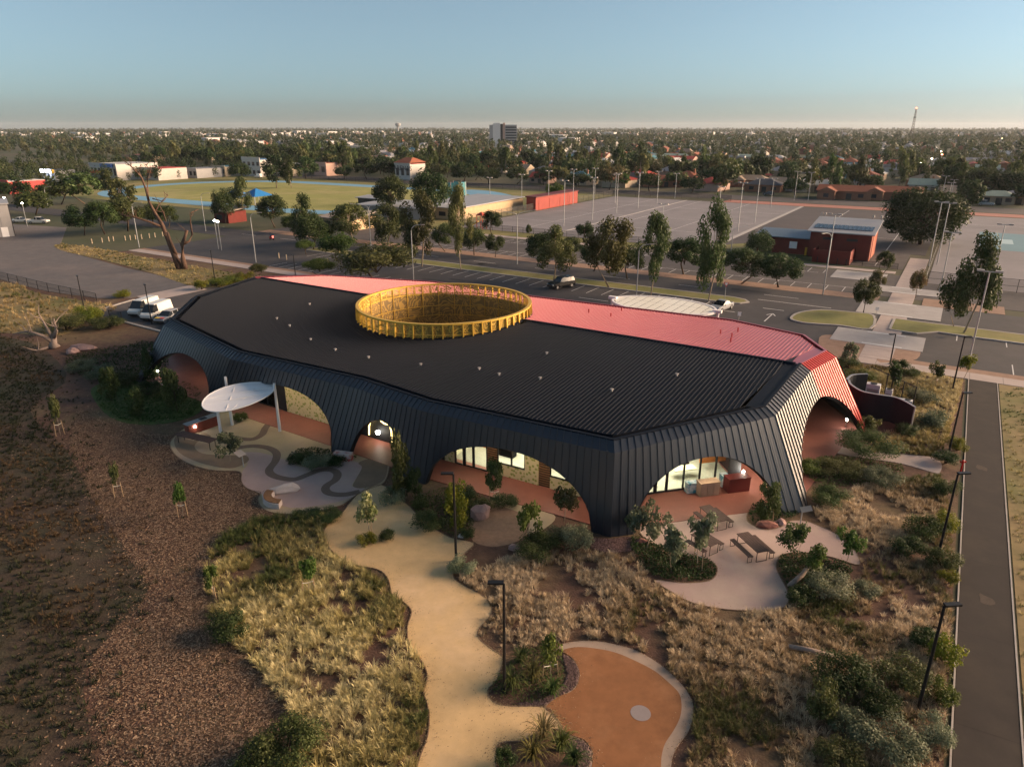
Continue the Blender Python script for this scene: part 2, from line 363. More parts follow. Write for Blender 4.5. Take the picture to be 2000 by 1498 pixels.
# the sand path, play spot and courtyards near the camera
SAND = smooth_poly(P((790, 1640), (815, 1498), (835, 1440), (838, 1392), (828, 1352), (835, 1325), (826, 1295), (800, 1262), (796, 1225), (804, 1196), (790, 1178), (768, 1166), (758, 1132), (738, 1113), (690, 1103), (652, 1080), (632, 1050), (640, 1026), (668, 1003), (682, 985), (705, 962), (745, 948), (775, 972), (800, 990), (815, 1006), (846, 1031), (880, 1051), (925, 1062), (905, 1085), (885, 1124), (905, 1144), (938, 1161), (959, 1183), (957, 1204), (934, 1232), (938, 1250), (960, 1268), (981, 1283), (981, 1298), (970, 1330), (954, 1346), (955, 1361), (970, 1375), (1002, 1380), (1064, 1382), (1083, 1399), (1097, 1424), (1060, 1424), (1026, 1446), (976, 1452), (970, 1475), (969, 1498), (980, 1640)), 4)
sheet('sand_path', SAND, .05, M_SAND, .06)
ribbon('path_edging', SAND + [SAND[0]], .05, .062, M_STEEL, .06)
PLAY_OUT = smooth_poly(P((1090, 1262), (1122, 1254), (1162, 1253), (1203, 1260), (1241, 1271), (1279, 1292), (1311, 1317), (1337, 1345), (1352, 1372), (1353, 1400), (1344, 1430), (1327, 1453), (1315, 1475), (1309, 1510), (1295, 1640), (1140, 1640), (1153, 1498), (1156, 1483), (1153, 1464), (1141, 1446), (1110, 1433), (1097, 1424), (1083, 1399), (1064, 1382), (1089, 1362), (1120, 1347), (1131, 1322), (1127, 1302), (1116, 1286), (1099, 1272)), 4)
PLAY_IN = smooth_poly(P((1099, 1272), (1127, 1265), (1165, 1268), (1203, 1276), (1241, 1292), (1279, 1312), (1309, 1337), (1327, 1357), (1331, 1382), (1327, 1405), (1314, 1430), (1299, 1453), (1292, 1478), (1290, 1510), (1278, 1630), (1146, 1630), (1157, 1490), (1154, 1464), (1141, 1447), (1110, 1434), (1098, 1423), (1084, 1399), (1066, 1383), (1089, 1363), (1121, 1348), (1132, 1322), (1128, 1302), (1117, 1286)), 4)
sheet('play_rim', PLAY_OUT, .055, M_RIM, .06)
sheet('orange_soft_fall', PLAY_IN, .061, M_ORANGE, .02)
c0 = G(1251, 1394); sheet('grey_disc', [(c0[0] + .46 * math.cos(t), c0[1] + .46 * math.sin(t)) for t in np.linspace(0, 2 * math.pi, 24, endpoint=False)], .067, M_GREYDISC, .01)
PLAZA = smooth_poly(P((334, 862), (337, 882), (355, 899), (388, 913), (425, 920), (468, 922), (471, 938), (476, 949), (490, 958), (509, 962), (504, 974), (508, 988), (523, 999), (550, 1004), (588, 1004), (625, 999), (655, 991), (672, 985), (690, 972), (712, 958), (748, 945), (760, 915), (756, 893), (700, 862), (640, 855), (600, 828), (540, 800), (470, 786), (430, 800), (400, 815), (360, 838)), 4)
sheet('plaza_paving', PLAZA, .042, M_CREAM, .06)
ribbon('plaza_edging', PLAZA + [PLAZA[0]], .06, .055, M_STEEL, .06)
sheet('pink_paving', smooth_poly(P((470, 886), (500, 884), (522, 888), (545, 896), (560, 900), (588, 913), (633, 911), (671, 901), (700, 904), (707, 916), (694, 937), (688, 951), (712, 955), (690, 970), (670, 978), (640, 985), (590, 992), (556, 990), (520, 972), (508, 964), (490, 957), (476, 948), (472, 936), (474, 921), (484, 905)), 4), .047, M_PINK, .02)
sheet('olive_paving', smooth_poly(P((707, 914), (700, 905), (720, 897), (752, 896), (757, 915), (748, 940), (712, 954), (690, 951), (695, 937)), 4), .0475, M_OLIVE, .02)
sheet('mulch_lobe', smooth_poly(P((340, 862), (352, 886), (392, 905), (440, 915), (466, 912), (486, 900), (478, 890), (440, 890), (395, 886), (380, 872), (395, 858), (412, 852), (380, 840), (352, 846)), 4), .0476, M_OLIVE, .02)
for L in ([(440, 848), (456, 855), (490, 859), (511, 850), (519, 836), (531, 825), (552, 821), (577, 824), (597, 835), (622, 842)],
          [(462, 876), (480, 873), (500, 872), (525, 876), (540, 886), (538, 901), (526, 918), (531, 928), (551, 935), (576, 937), (601, 928), (626, 919), (648, 919), (659, 926), (655, 938), (639, 949), (636, 958), (646, 965), (672, 967), (703, 961)]):
    ribbon('serpentine_band', smooth_poly(P(*L), 6, False), .62, .053, M_BAND, .015)
TERR = smooth_poly(P((1279, 1134), (1305, 1153), (1340, 1173), (1380, 1185), (1430, 1192), (1480, 1193), (1524, 1190), (1540, 1176), (1538, 1155), (1528, 1135), (1517, 1113), (1518, 1097), (1531, 1083), (1578, 1080), (1606, 1085), (1632, 1091), (1678, 1104), (1672, 1080), (1656, 1066), (1637, 1046), (1605, 1030), (1575, 1019), (1543, 1018), (1525, 1030), (1493, 1035), (1463, 1022), (1459, 1008), (1468, 986), (1470, 975), (1400, 970), (1290, 985), (1255, 1005), (1250, 1040), (1275, 1062), (1330, 1083), (1357, 1088), (1381, 1094), (1398, 1105), (1400, 1118), (1393, 1130), (1375, 1137), (1330, 1139)), 4)
sheet('terrace_paving', TERR, .045, M_PINK, .06)
ribbon('terrace_edging', TERR + [TERR[0]], .06, .058, M_STEEL, .06)
sheet('side_path', smooth_poly(P((1570, 880), (1600, 866), (1625, 866), (1660, 877), (1740, 886), (1815, 893), (1838, 905), (1836, 922), (1825, 924), (1760, 906), (1680, 894), (1620, 885), (1585, 900)), 4), .045, M_FOOT, .06)
sheet('garden_lawn', smooth_poly(P((178, 770), (190, 752), (230, 742), (300, 738), (370, 745), (398, 765), (396, 800), (350, 822), (280, 830), (215, 815)), 4), .03, M_TURF, .04)
sheet('mulch_circle', smooth_poly(P((925, 1058), (918, 1030), (930, 1005), (960, 992), (1000, 990), (1040, 1005), (1035, 1040), (1000, 1062), (960, 1068)), 4), .036, M_MULCHRED, .04)
sheet('pale_bed_path', smooth_poly(P((985, 990), (1010, 980), (1050, 990), (1085, 1010), (1060, 1035), (1030, 1045), (1035, 1020), (1010, 1000)), 4), .0365, M_CREAM, .04)
# asphalt path along the right edge
sheet('asphalt_path', [W(3.85, -2), W(6.35, -2), W(6.4, 84.6), W(4.0, 84.6)], .05, M_PATHASPH, .06)
ribbon('path_kerb', [W(3.78, -2), W(3.93, 84.5)], .08, .07, M_KERB, .08)
ribbon('path_kerb', [W(6.42, -2), W(6.47, 84.5)], .08, .07, M_KERB, .08)

# joints in the concrete
M_JOINT = mat('joint', (.16, .14, .13), .9)
def joints(name, segs, w, z, m=None):
    mb = MB()
    for p, q in segs:
        p, q = np.array(p[:2]), np.array(q[:2]); d = (q - p) / np.linalg.norm(q - p); nn = np.array((-d[1], d[0])) * w / 2; mb.poly([(*(p - nn), z), (*(q - nn), z), (*(q + nn), z), (*(p + nn), z)])
    o = mb.build(name, m or M_JOINT); o['kind'] = 'structure'
joints('walkway_joints', [(W(-6.9, b), W(-3.6, b)) for b in np.arange(88, 163, 3.0) if not (92 < b < 100 or 109 < b < 119 or 125.5 < b < 131.5)], .05, .0775)
joints('footpath_joints', [(W(a, 84.5), W(a, 86.9)) for a in np.arange(-110, 65, 3.0)], .04, .0645)
joints('courts_joints', [(W(a, 152.6), W(a, 254)) for a in (-104, -70.5, -53.5)], .06, .049)
# patched and worn asphalt
M_PATCH = mat('asphalt_patch', (.034, .033, .038), .85, noise=(1, .2)); M_OIL = mat('oil_stain', (.026, .025, .028), .5, noise=(2, .4))
RP = random.Random(5)
for k in range(9): a, b = RP.uniform(-95, 10), RP.choice((RP.uniform(110.5, 116), RP.uniform(94, 98))); w_, d_ = RP.uniform(1.5, 7), RP.uniform(.5, 1.6); sheet('asphalt_repair', ab_rect(a, a + w_, b, b + d_), .0385, M_PATCH, .003)
for k in range(40):
    a, b = RP.uniform(-100, 50), RP.choice((RP.uniform(100.5, 104), RP.uniform(123, 126), RP.uniform(138, 141))); r = RP.uniform(.2, .6); c = W(a, b); sheet('oil_mark', [(c[0] + r * RP.uniform(.6, 1.2) * math.cos(t), c[1] + r * RP.uniform(.6, 1.2) * math.sin(t)) for t in np.linspace(0, 6.28, 10, endpoint=False)], .0365 if b < 110 else .0345, M_OIL, .002)
for a, b in ((5.1, 42), (5.0, 61), (5.2, 28)): c = W(a, b); sheet('path_stain', smooth_poly([(c[0] + RP.uniform(.15, .5) * math.cos(t), c[1] + RP.uniform(.3, .9) * math.sin(t)) for t in np.linspace(0, 6.28, 9, endpoint=False)], 3), .0535, mat('pale_dust', (.062, .046, .037), .9, noise=(4, .3)), .002)
joints('path_cracks', [(W(3.95, b), W(6.4, b + .15)) for b in (24.5, 31, 38.2, 46, 55, 63.5, 72)], .02, .0525, mat('crack', (.010, .008, .008), .9))
# ------------------------------------------------------------------ the community building
M_BLACK = mat('black_cladding', (.011, .017, .030), .38, metal=.0, spec=.8, noise=(.25, .10))
M_BLACKROOF = mat('black_roof', (.0045, .0075, .015), .6, metal=.0, spec=.14, noise=(.15, .14))
M_RED = mat('red_cladding', (.42, .030, .028), .40, metal=.15, spec=.5, noise=(.3, .08))
M_REDROOF = mat('red_roof', (.31, .055, .072), .36, metal=.1, spec=.5, noise=(.12, .07))
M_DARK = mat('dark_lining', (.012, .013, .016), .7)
M_GOLD = mat('gold_steel', (.62, .38, .06), .45, metal=.25, noise=(2, .1))
M_FRAME = mat('window_frame', (.018, .018, .02), .45, metal=.3)
M_CREAMW = mat('cream_wall', (.72, .68, .48), .7, noise=(.8, .08))
M_ORANGEW = mat('orange_wall', (.62, .20, .06), .7)
M_SLAT = mat('timber_slat', (.20, .105, .05), .6, noise=(3, .3))
M_GLASS = glass_mat('glazing')
def floral_mat():
    m = bpy.data.materials.new('printed_floral'); m.use_nodes = True; n, l = m.node_tree.nodes, m.node_tree.links; p = n['Principled BSDF']
    tc = n.new('ShaderNodeTexCoord'); v = n.new('ShaderNodeTexVoronoi'); v.inputs['Scale'].default_value = 3.6; l.new(tc.outputs['Object'], v.inputs['Vector'])
    r = n.new('ShaderNodeValToRGB'); r.color_ramp.interpolation = 'EASE'; e = r.color_ramp.elements
    e[0].position = .0; e[0].color = (.30, .13, .04, 1); e[1].position = .55; e[1].color = (.62, .52, .30, 1)
    k = e.new(.16); k.color = (.22, .28, .06, 1); k = e.new(.34); k.color = (.34, .34, .10, 1); k = e.new(.42); k.color = (.60, .50, .29, 1)
    l.new(v.outputs['Distance'], r.inputs['Fac']); l.new(r.outputs['Color'], p.inputs['Base Color']); p.inputs['Roughness'].default_value = .6
    return m
M_FLORAL = floral_mat()
def lantern_mat():
    """gold perforated sheet: contour lines left solid, the rest pierced"""
    m = bpy.data.materials.new('gold_perforated_sheet'); m.use_nodes = True; n, l = m.node_tree.nodes, m.node_tree.links; p = n['Principled BSDF']; out = n['Material Output']
    p.inputs['Base Color'].default_value = (.62, .40, .08, 1); p.inputs['Roughness'].default_value = .5; p.inputs['Metallic'].default_value = .2
    tc = n.new('ShaderNodeTexCoord'); t = n.new('ShaderNodeTexNoise'); t.inputs['Scale'].default_value = .55; t.inputs['Detail'].default_value = 2; t.inputs['Distortion'].default_value = .8
    l.new(tc.outputs['Object'], t.inputs['Vector'])
    mu = n.new('ShaderNodeMath'); mu.operation = 'MULTIPLY'; mu.inputs[1].default_value = 26; fr = n.new('ShaderNodeMath'); fr.operation = 'PINGPONG'; fr.inputs[1].default_value = 1
    l.new(t.outputs['Fac'], mu.inputs[0]); l.new(mu.outputs[0], fr.inputs[0])
    mr = n.new('ShaderNodeMapRange'); mr.inputs[1].default_value = .62; mr.inputs[2].default_value = .8; mr.inputs[3].default_value = .42; mr.inputs[4].default_value = .95
    l.new(fr.outputs[0], mr.inputs[0])
    tr = n.new('ShaderNodeBsdfTransparent'); ms = n.new('ShaderNodeMixShader')
    l.new(mr.outputs[0], ms.inputs[0]); l.new(tr.outputs[0], ms.inputs[1]); l.new(p.outputs[0], ms.inputs[2]); l.new(ms.outputs[0], out.inputs['Surface'])
    return m
M_PERF = lantern_mat()
RIDGE_B = 57.2
def roof_z(b): return 7.2 - .06 * abs(RIDGE_B - b)
TOP = dict(k0=(-67.6, 40.3), k1=(-52.7, 37.05), k2=(-38.2, 37.5), k3=(-30.7, 36.65), N=(-15.8, 37.5), R=(-8.3, 47.6), Rr=(-7.8, 57.2), Rd=(-6.8, 63.4), Re=(-9.8, 69.2), kh=(-17.8, 72.0), kg=(-40, 69.9), kf=(-55.2, 70.4), ke=(-69.3, 64.8), kc=(-74.6, 57.2), kb=(-73.6, 47.6))
BASE = dict(k0=(-69.9, 37.6), k1=(-56.0, 36.6), k2=(-39.5, 36.2), k3=(-31.4, 35.9), N=(-15.4, 36.7), R=(-5.4, 46.7), Rd=(-3.5, 64.4), Re=(-8.2, 71.6), kh=(-17.4, 74.4), kg=(-40, 72.2), kf=(-56, 72.9), ke=(-71.8, 67), kc=(-77.4, 57.2), kb=(-76.6, 46.2))
ORDER = ['k0', 'k1', 'k2', 'k3', 'N', 'R', 'Rd', 'Re', 'kh', 'kg', 'kf', 'ke', 'kc', 'kb']
ARCH = {('k0', 'k1'): (.07, .74), ('k1', 'k2'): (.045, .77), ('k2', 'k3'): (.17, .68), ('k3', 'N'): (.085, .745), ('N', 'R'): (.115, .735), ('R', 'Rd'): (.06, .715), ('kh', 'kg'): (.06, .74), ('kg', 'kf'): (.08, .72), ('kf', 'ke'): (.1, .7), ('kb', 'k0'): (.1, .6)}
def V3(a, b, z): return Vector(W(a, b, z))
bld = thing('community_building', 'large black and red metal clad building with arched skirt and round gold lantern', 'building', W(-40, 56, 0))
bld_inv = Matrix.Translation(-Vector(W(-40, 56, 0)))
def bpart(mb, name, m, parent=None, smooth=False):
    o = mb.build(name, m, parent or bld, smooth)
    o.matrix_parent_inverse = bld_inv if parent is None else Matrix.Identity(4); return o
# coping polygon: the top polygon moved inwards
def inset(poly, d):
    """poly: CCW list of (a,b); d: inset, one number or one per edge"""
    n = len(poly); out = []
    if not hasattr(d, '__len__'): d = [d] * n
    for i in range(n):
        p, c, q = (np.array(poly[i - 1]), np.array(poly[i]), np.array(poly[(i + 1) % n]))
        e0 = (c - p) / np.linalg.norm(c - p); e1 = (q - c) / np.linalg.norm(q - c)
        n0 = np.array((-e0[1], e0[0])); n1 = np.array((-e1[1], e1[0])); d0, d1 = d[i - 1], d[i]
        A = np.array([n0, n1]); rhs = np.array([n0 @ c + d0, n1 @ c + d1])
        out.append(tuple(np.linalg.solve(A, rhs)) if abs(np.linalg.det(A)) > .05 else tuple(c + n0 * d0))
    return out
TP_N = ['k0', 'k1', 'k2', 'k3', 'N', 'R', 'Rr', 'Rd', 'Re', 'kh', 'kg', 'kf', 'ke', 'kc', 'kb']
TPOLY = [TOP[k] for k in TP_N]
COPE = inset(TPOLY, .75); COP = dict(zip(TP_N, COPE))
SHEETP = inset(TPOLY, [1.45] * 5 + [2.0, 2.0] + [1.3] * 5 + [1.5] * 3)
def face(n0, n1):
    mid = 'Rr' if (n0, n1) == ('R', 'Rd') else None
    T = [TOP[n0]] + ([TOP[mid]] if mid else []) + [TOP[n1]]; C = [COP[n0]] + ([COP[mid]] if mid else []) + [COP[n1]]
    sm = .58 if mid else None
    def ev(L, s):
        if sm is None: return tuple(L[0][i] + (L[1][i] - L[0][i]) * s for i in (0, 1))
        return tuple(L[0][i] + (L[1][i] - L[0][i]) * s / sm for i in (0, 1)) if s < sm else tuple(L[1][i] + (L[2][i] - L[1][i]) * (s - sm) / (1 - sm) for i in (0, 1))
    B0, B1 = BASE[n0], BASE[n1]
    def Pt(s, t):
        ta = ev(T, s); tz = V3(*ta, roof_z(ta[1]) - .42); bb = V3(B0[0] + (B1[0] - B0[0]) * s, B0[1] + (B1[1] - B0[1]) * s, 0.0)
        return bb.lerp(tz, t)
    def Cp(s): c = ev(C, s); return V3(*c, roof_z(c[1]) + .02)
    return Pt, Cp, sm
def arch_t(s, ar):
    if not ar: return 0.0
    f, A = ar; x = abs(s - .5) / (.5 - f)
    return A * (1 - x ** 2.15) ** (1 / 2.15) if x < 1 else 0.0
for i, n0 in enumerate(ORDER):
    n1 = ORDER[(i + 1) % len(ORDER)]; Pt, Cp, sm = face(n0, n1); ar = ARCH.get((n0, n1))
    t0, t1 = Pt(0, 1), Pt(1, 1); L = (t1 - t0).length; n = max(4, round(L / .52))
    if sm: n = 31
    nrm = (t1 - t0).cross(Pt(.5, 1) - Pt(.5, 0)).normalized()
    red_face = n0 in ('Rd', 'Re', 'kh', 'kg', 'kf', 'ke')
    for k in range(n):
        s0, s1 = k / n, (k + 1) / n
        red = red_face or (sm and (s0 + s1) / 2 > sm); m = M_RED if red else M_BLACK
        ss = [s0 + (s1 - s0) * j / 3 for j in range(4)]; mb = MB()
        lo = [Pt(s, arch_t(s, ar)) for s in ss]; hi = [Pt(s, 1) for s in ss]; sh = [Cp(s) for s in ss]
        mb.quadstrip(lo, hi); mb.quadstrip([hi[0], hi[3]], [sh[0], sh[3]])
        w = (hi[3] - hi[0]).normalized() * (.05 if sm else .03); up = Vector((0, 0, 1))
        d = nrm * (.075 if sm else .045)
        mb.hexa([lo[0], lo[0] + w, lo[0] + w + d, lo[0] + d], [hi[0], hi[0] + w, hi[0] + w + d, hi[0] + d])
        d2 = (up * .8 + nrm * .3).normalized() * .07
        mb.hexa([hi[0], hi[0] + w, hi[0] + w + d, hi[0] + d], [sh[0], sh[0] + w, sh[0] + w + d2, sh[0] + d2])
        bpart(mb, 'cladding_panel', m)
    # lining and reveal
    S = [j / 60 for j in range(61)]; off = -nrm * .38
    mb = MB(); lo = [Pt(s, arch_t(s, ar)) for s in S]; hi = [Pt(s, 1) - nrm * .1 for s in S]
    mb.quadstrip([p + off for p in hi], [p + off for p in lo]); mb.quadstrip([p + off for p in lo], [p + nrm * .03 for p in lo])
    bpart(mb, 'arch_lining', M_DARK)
# coping and gutter, one length per edge
nC = len(COPE); GUT = inset(COPE, .22)
for i in range(nC):
    j = (i + 1) % nC; red = TP_N[i] in ('Rr', 'Rd', 'Re', 'kh', 'kg', 'kf', 'ke')
    c0, c1, g0, g1, s0, s1 = COPE[i], COPE[j], GUT[i], GUT[j], SHEETP[i], SHEETP[j]
    mb = MB(); z = lambda p, dz: V3(p[0], p[1], roof_z(p[1]) + dz)
    mb.hexa([z(c0, -.15), z(c1, -.15), z(g1, -.15), z(g0, -.15)], [z(c0, .10), z(c1, .10), z(g1, .10), z(g0, .10)])
    bpart(mb, 'coping', M_REDROOF if red else M_BLACKROOF)
    gable = TP_N[i] in ('R', 'Rr', 'ke', 'kc')
    dz = -.02 if gable else -.28
    mb = MB(); mb.poly([z(g0, dz), z(g1, dz), z(s1, dz), z(s0, dz)])
    mb.poly([z(s0, dz), z(s1, dz), z(s1, 0), z(s0, 0)]); mb.poly([z(g1, dz), z(g0, dz), z(g0, .05), z(g1, .05)])
    bpart(mb, 'edge_flashing' if gable else 'gutter', M_REDROOF if (red and gable) else (M_RED if red else M_BLACKROOF))
# roof sheets
DRUM_A, DRUM_B, DRUM_R = -43.3, 56.2, 8.8
def b_range(poly, a):
    bs = []
    for i in range(len(poly)):
        p, q = poly[i], poly[(i + 1) % len(poly)]
        if (p[0] - a) * (q[0] - a) < 0 or p[0] == a:
            if p[0] != q[0]: bs.append(p[1] + (q[1] - p[1]) * (a - p[0]) / (q[0] - p[0]))
    return (min(bs), max(bs)) if len(bs) >= 2 else None
amin = min(p[0] for p in SHEETP); amax = max(p[0] for p in SHEETP); ns = int((amax - amin) / .64); dw = (amax - amin) / ns
def half(a): x = abs(a - DRUM_A); return math.sqrt((DRUM_R + .1) ** 2 - x * x) if x < DRUM_R + .1 else 0.0
for k in range(ns):
    a0, a1 = amin + k * dw, amin + (k + 1) * dw
    r0, r1 = b_range(SHEETP, a0 + 1e-4), b_range(SHEETP, a1 - 1e-4)
    if not r0 or not r1: continue
    for side in (0, 1):
        if side == 0:
            lo0, lo1 = r0[0], r1[0]; hi0, hi1 = min(RIDGE_B - .1, r0[1]), min(RIDGE_B - .1, r1[1])
            if half(a0) or half(a1): hi0, hi1 = min(hi0, DRUM_B - half(a0)), min(hi1, DRUM_B - half(a1))
        else:
            lo0, lo1 = max(RIDGE_B + .1, r0[0]), max(RIDGE_B + .1, r1[0]); hi0, hi1 = r0[1], r1[1]
            if half(a0) or half(a1): lo0, lo1 = max(lo0, DRUM_B + half(a0)), max(lo1, DRUM_B + half(a1))
        if hi0 - lo0 < .05 and hi1 - lo1 < .05: continue
        mb = MB(); q = lambda a, b, dz=0: V3(a, b, roof_z(b) + dz)
        mb.poly([q(a0, lo0), q(a1, lo1), q(a1, hi1), q(a0, hi0)])
        for f in (0.0, .5):
            ar_ = a0 + (a1 - a0) * f; l_, h_ = lo0 + (lo1 - lo0) * f, hi0 + (hi1 - hi0) * f
            if h_ - l_ > .1:
                mb.hexa([q(ar_, l_), q(ar_ + .05, l_), q(ar_ + .05, h_), q(ar_, h_)], [q(ar_ + .008, l_, .06), q(ar_ + .042, l_, .06), q(ar_ + .042, h_, .06), q(ar_ + .008, h_, .06)])
        bpart(mb, 'roof_sheet', M_BLACKROOF if side == 0 else M_REDROOF)
for a0, a1 in ((amin + .3, DRUM_A - DRUM_R), (DRUM_A + DRUM_R, amax - .3)):
    mb = MB(); z = roof_z(RIDGE_B)
    mb.hexa([V3(a0, RIDGE_B - .22, z - .02), V3(a1, RIDGE_B - .22, z - .02), V3(a1, RIDGE_B + .16, z - .02), V3(a0, RIDGE_B + .16, z - .02)],
            [V3(a0, RIDGE_B - .12, z + .11), V3(a1, RIDGE_B - .12, z + .11), V3(a1, RIDGE_B + .08, z + .11), V3(a0, RIDGE_B + .08, z + .11)])
    bpart(mb, 'ridge_cap', M_BLACKROOF)
# small roof pipes and vents
M_VENT = mat('pale_vent', (.40, .36, .34), .5, metal=.3)
for px, py in ((566, 638), (607, 665), (655, 685), (720, 700), (822, 714), (936, 722), (975, 733), (1055, 741), (1195, 764), (1068, 692), (1322, 734), (605, 596), (541, 624)):
    zz = 6.5
    for _ in range(20): p = G(px, py, zz); zz = roof_z(ab_of(p[0], p[1])[1])
    mb = MB(); mb.cyl(p[0], p[1], zz - .02, zz + .16, .09, .07, 8); mb.cyl(p[0], p[1], zz + .16, zz + .2, .14, .13, 8); bpart(mb, 'roof_vent', M_VENT)
for px, py in ((1150, 611), (1214, 608), (1441, 648), (1429, 659), (1407, 652), (1427, 668), (1193, 619)):
    zz = 6.5
    for _ in range(20): p = G(px, py, zz); zz = roof_z(ab_of(p[0], p[1])[1])
    mb = MB(); mb.cyl(p[0], p[1], zz - .02, zz + .34, .06, .06, 8); mb.cyl(p[0], p[1], zz + .34, zz + .4, .09, .08, 8); bpart(mb, 'roof_pipe', M_RED)
# gold lantern
def well_mat():
    m = bpy.data.materials.new('gold_contour_lining'); m.use_nodes = True; n, l = m.node_tree.nodes, m.node_tree.links; p = n['Principled BSDF']; p.inputs['Roughness'].default_value = .5
    tc = n.new('ShaderNodeTexCoord'); t = n.new('ShaderNodeTexNoise'); t.inputs['Scale'].default_value = .5; t.inputs['Detail'].default_value = 2; t.inputs['Distortion'].default_value = .8; l.new(tc.outputs['Object'], t.inputs['Vector'])
    mu = n.new('ShaderNodeMath'); mu.operation = 'MULTIPLY'; mu.inputs[1].default_value = 26; pp = n.new('ShaderNodeMath'); pp.operation = 'PINGPONG'; pp.inputs[1].default_value = 1; l.new(t.outputs['Fac'], mu.inputs[0]); l.new(mu.outputs[0], pp.inputs[0])
    r = n.new('ShaderNodeValToRGB'); r.color_ramp.elements[0].position = .55; r.color_ramp.elements[0].color = (.17, .105, .030, 1); r.color_ramp.elements[1].position = .75; r.color_ramp.elements[1].color = (.42, .25, .055, 1); l.new(pp.outputs[0], r.inputs['Fac']); l.new(r.outputs['Color'], p.inputs['Base Color']); return m
NF = 60; ZR = 8.15
def dpt(r, t, z): return V3(DRUM_A + r * math.cos(t), DRUM_B + r * math.sin(t), z)
mb = MB(); ths = [2 * math.pi * i / 120 for i in range(121)]
for r0, r1, z0, z1 in ((DRUM_R - .16, DRUM_R + .16, ZR - .14, ZR),):
    A = [dpt(r0, t, z0) for t in ths]; B = [dpt(r1, t, z0) for t in ths]; C = [dpt(r1, t, z1) for t in ths]; D = [dpt(r0, t, z1) for t in ths]
    mb.quadstrip(A, B); mb.quadstrip(B, C); mb.quadstrip(C, D); mb.quadstrip(D, A)
ring = bpart(mb, 'lantern_ring', M_GOLD)
mb = MB(); zq = lambda t: roof_z(DRUM_B + DRUM_R * math.sin(t))
A = [dpt(DRUM_R - .02, t, 7.02) for t in ths]; B = [dpt(DRUM_R + .05, t, 7.02) for t in ths]; C = [dpt(DRUM_R + .05, t, 7.1) for t in ths]; D = [dpt(DRUM_R - .02, t, 7.1) for t in ths]
mb.quadstrip(A, B); mb.quadstrip(B, C); mb.quadstrip(C, D); mb.quadstrip(D, A); bpart(mb, 'middle_rail', M_GOLD, ring)
mb = MB(); mb.quadstrip([dpt(DRUM_R + .28, t, zq(t) + .0) for t in ths], [dpt(DRUM_R + .03, t, zq(t) + .13) for t in ths]); bpart(mb, 'base_flashing', M_BLACKROOF, ring)
for k in range(NF):
    t0, t1 = 2 * math.pi * k / NF, 2 * math.pi * (k + 1) / NF; zb = zq(t0) + .05; dt = .05 / DRUM_R
    mb = MB(); mb.hexa([dpt(DRUM_R + .01, t0 - dt, zb), dpt(DRUM_R + .24, t0 - dt, zb), dpt(DRUM_R + .24, t0 + dt, zb), dpt(DRUM_R + .01, t0 + dt, zb)],
                       [dpt(DRUM_R + .01, t0 - dt, ZR - .02), dpt(DRUM_R + .17, t0 - dt, ZR - .02), dpt(DRUM_R + .17, t0 + dt, ZR - .02), dpt(DRUM_R + .01, t0 + dt, ZR - .02)])
    bpart(mb, 'fin', M_GOLD, ring)
    mb = MB(); tt = [t0, (t0 + t1) / 2, t1]; mb.quadstrip([dpt(DRUM_R, t, zq(t) - .1) for t in tt], [dpt(DRUM_R, t, ZR - .05) for t in tt]); bpart(mb, 'screen_panel', M_PERF, ring)
mb = MB(); mb.quadstrip([dpt(DRUM_R + .02, t, .1) for t in ths], [dpt(DRUM_R + .02, t, zq(t)) for t in ths]); bpart(mb, 'well_lining', well_mat(), ring)
mb = MB(); mb.poly([dpt(DRUM_R - .05, t, .12) for t in ths[:-1]]); bpart(mb, 'courtyard_deck', mat('courtyard_deck', (.10, .07, .04), .7, noise=(.8, .3)), ring)
for t in ths[::4]:
    mb = MB(); mb.tube([dpt(DRUM_R - .06, t, 4.4), dpt(DRUM_R - .06, t, ZR - .1)], .035, 4); bpart(mb, 'mullion', M_GOLD, ring)
for z_ in (5.6, 4.5):
    mb = MB(); mb.tube([dpt(DRUM_R - .07, t, z_) for t in ths[::3]], .035, 4, False); bpart(mb, 'inner_rail', M_GOLD, ring)
# soffit between the skirt and the well, floor, walls
OUT = inset(TPOLY, .5)
def ray_out(t):
    best = None; d = (math.cos(t), math.sin(t))
    for i in range(len(OUT)):
        p, q = OUT[i], OUT[(i + 1) % len(OUT)]; ex, ey = q[0] - p[0], q[1] - p[1]; det = d[0] * -ey + d[1] * ex
        if abs(det) < 1e-9: continue
        rx, ry = p[0] - DRUM_A, p[1] - DRUM_B; u = (rx * -ey + ry * ex) / det; v = (d[0] * ry - d[1] * rx) / det
        if u > 0 and -1e-4 <= v <= 1.0001 and (best is None or u > best): best = u
    return best
TH = sorted([2 * math.pi * i / 90 for i in range(90)] + [math.atan2(p[1] - DRUM_B, p[0] - DRUM_A) % (2 * math.pi) for p in OUT]); TH.append(TH[0] + 2 * math.pi)
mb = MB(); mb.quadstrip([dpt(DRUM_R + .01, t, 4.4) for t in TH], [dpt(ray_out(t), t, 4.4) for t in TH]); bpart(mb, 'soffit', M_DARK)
BPOLY = inset([BASE[k] for k in ORDER], .75)
sheet('veranda_floor', [W(*p) for p in BPOLY], .075, M_VERANDA, .1, parent=bld).matrix_parent_inverse = bld_inv
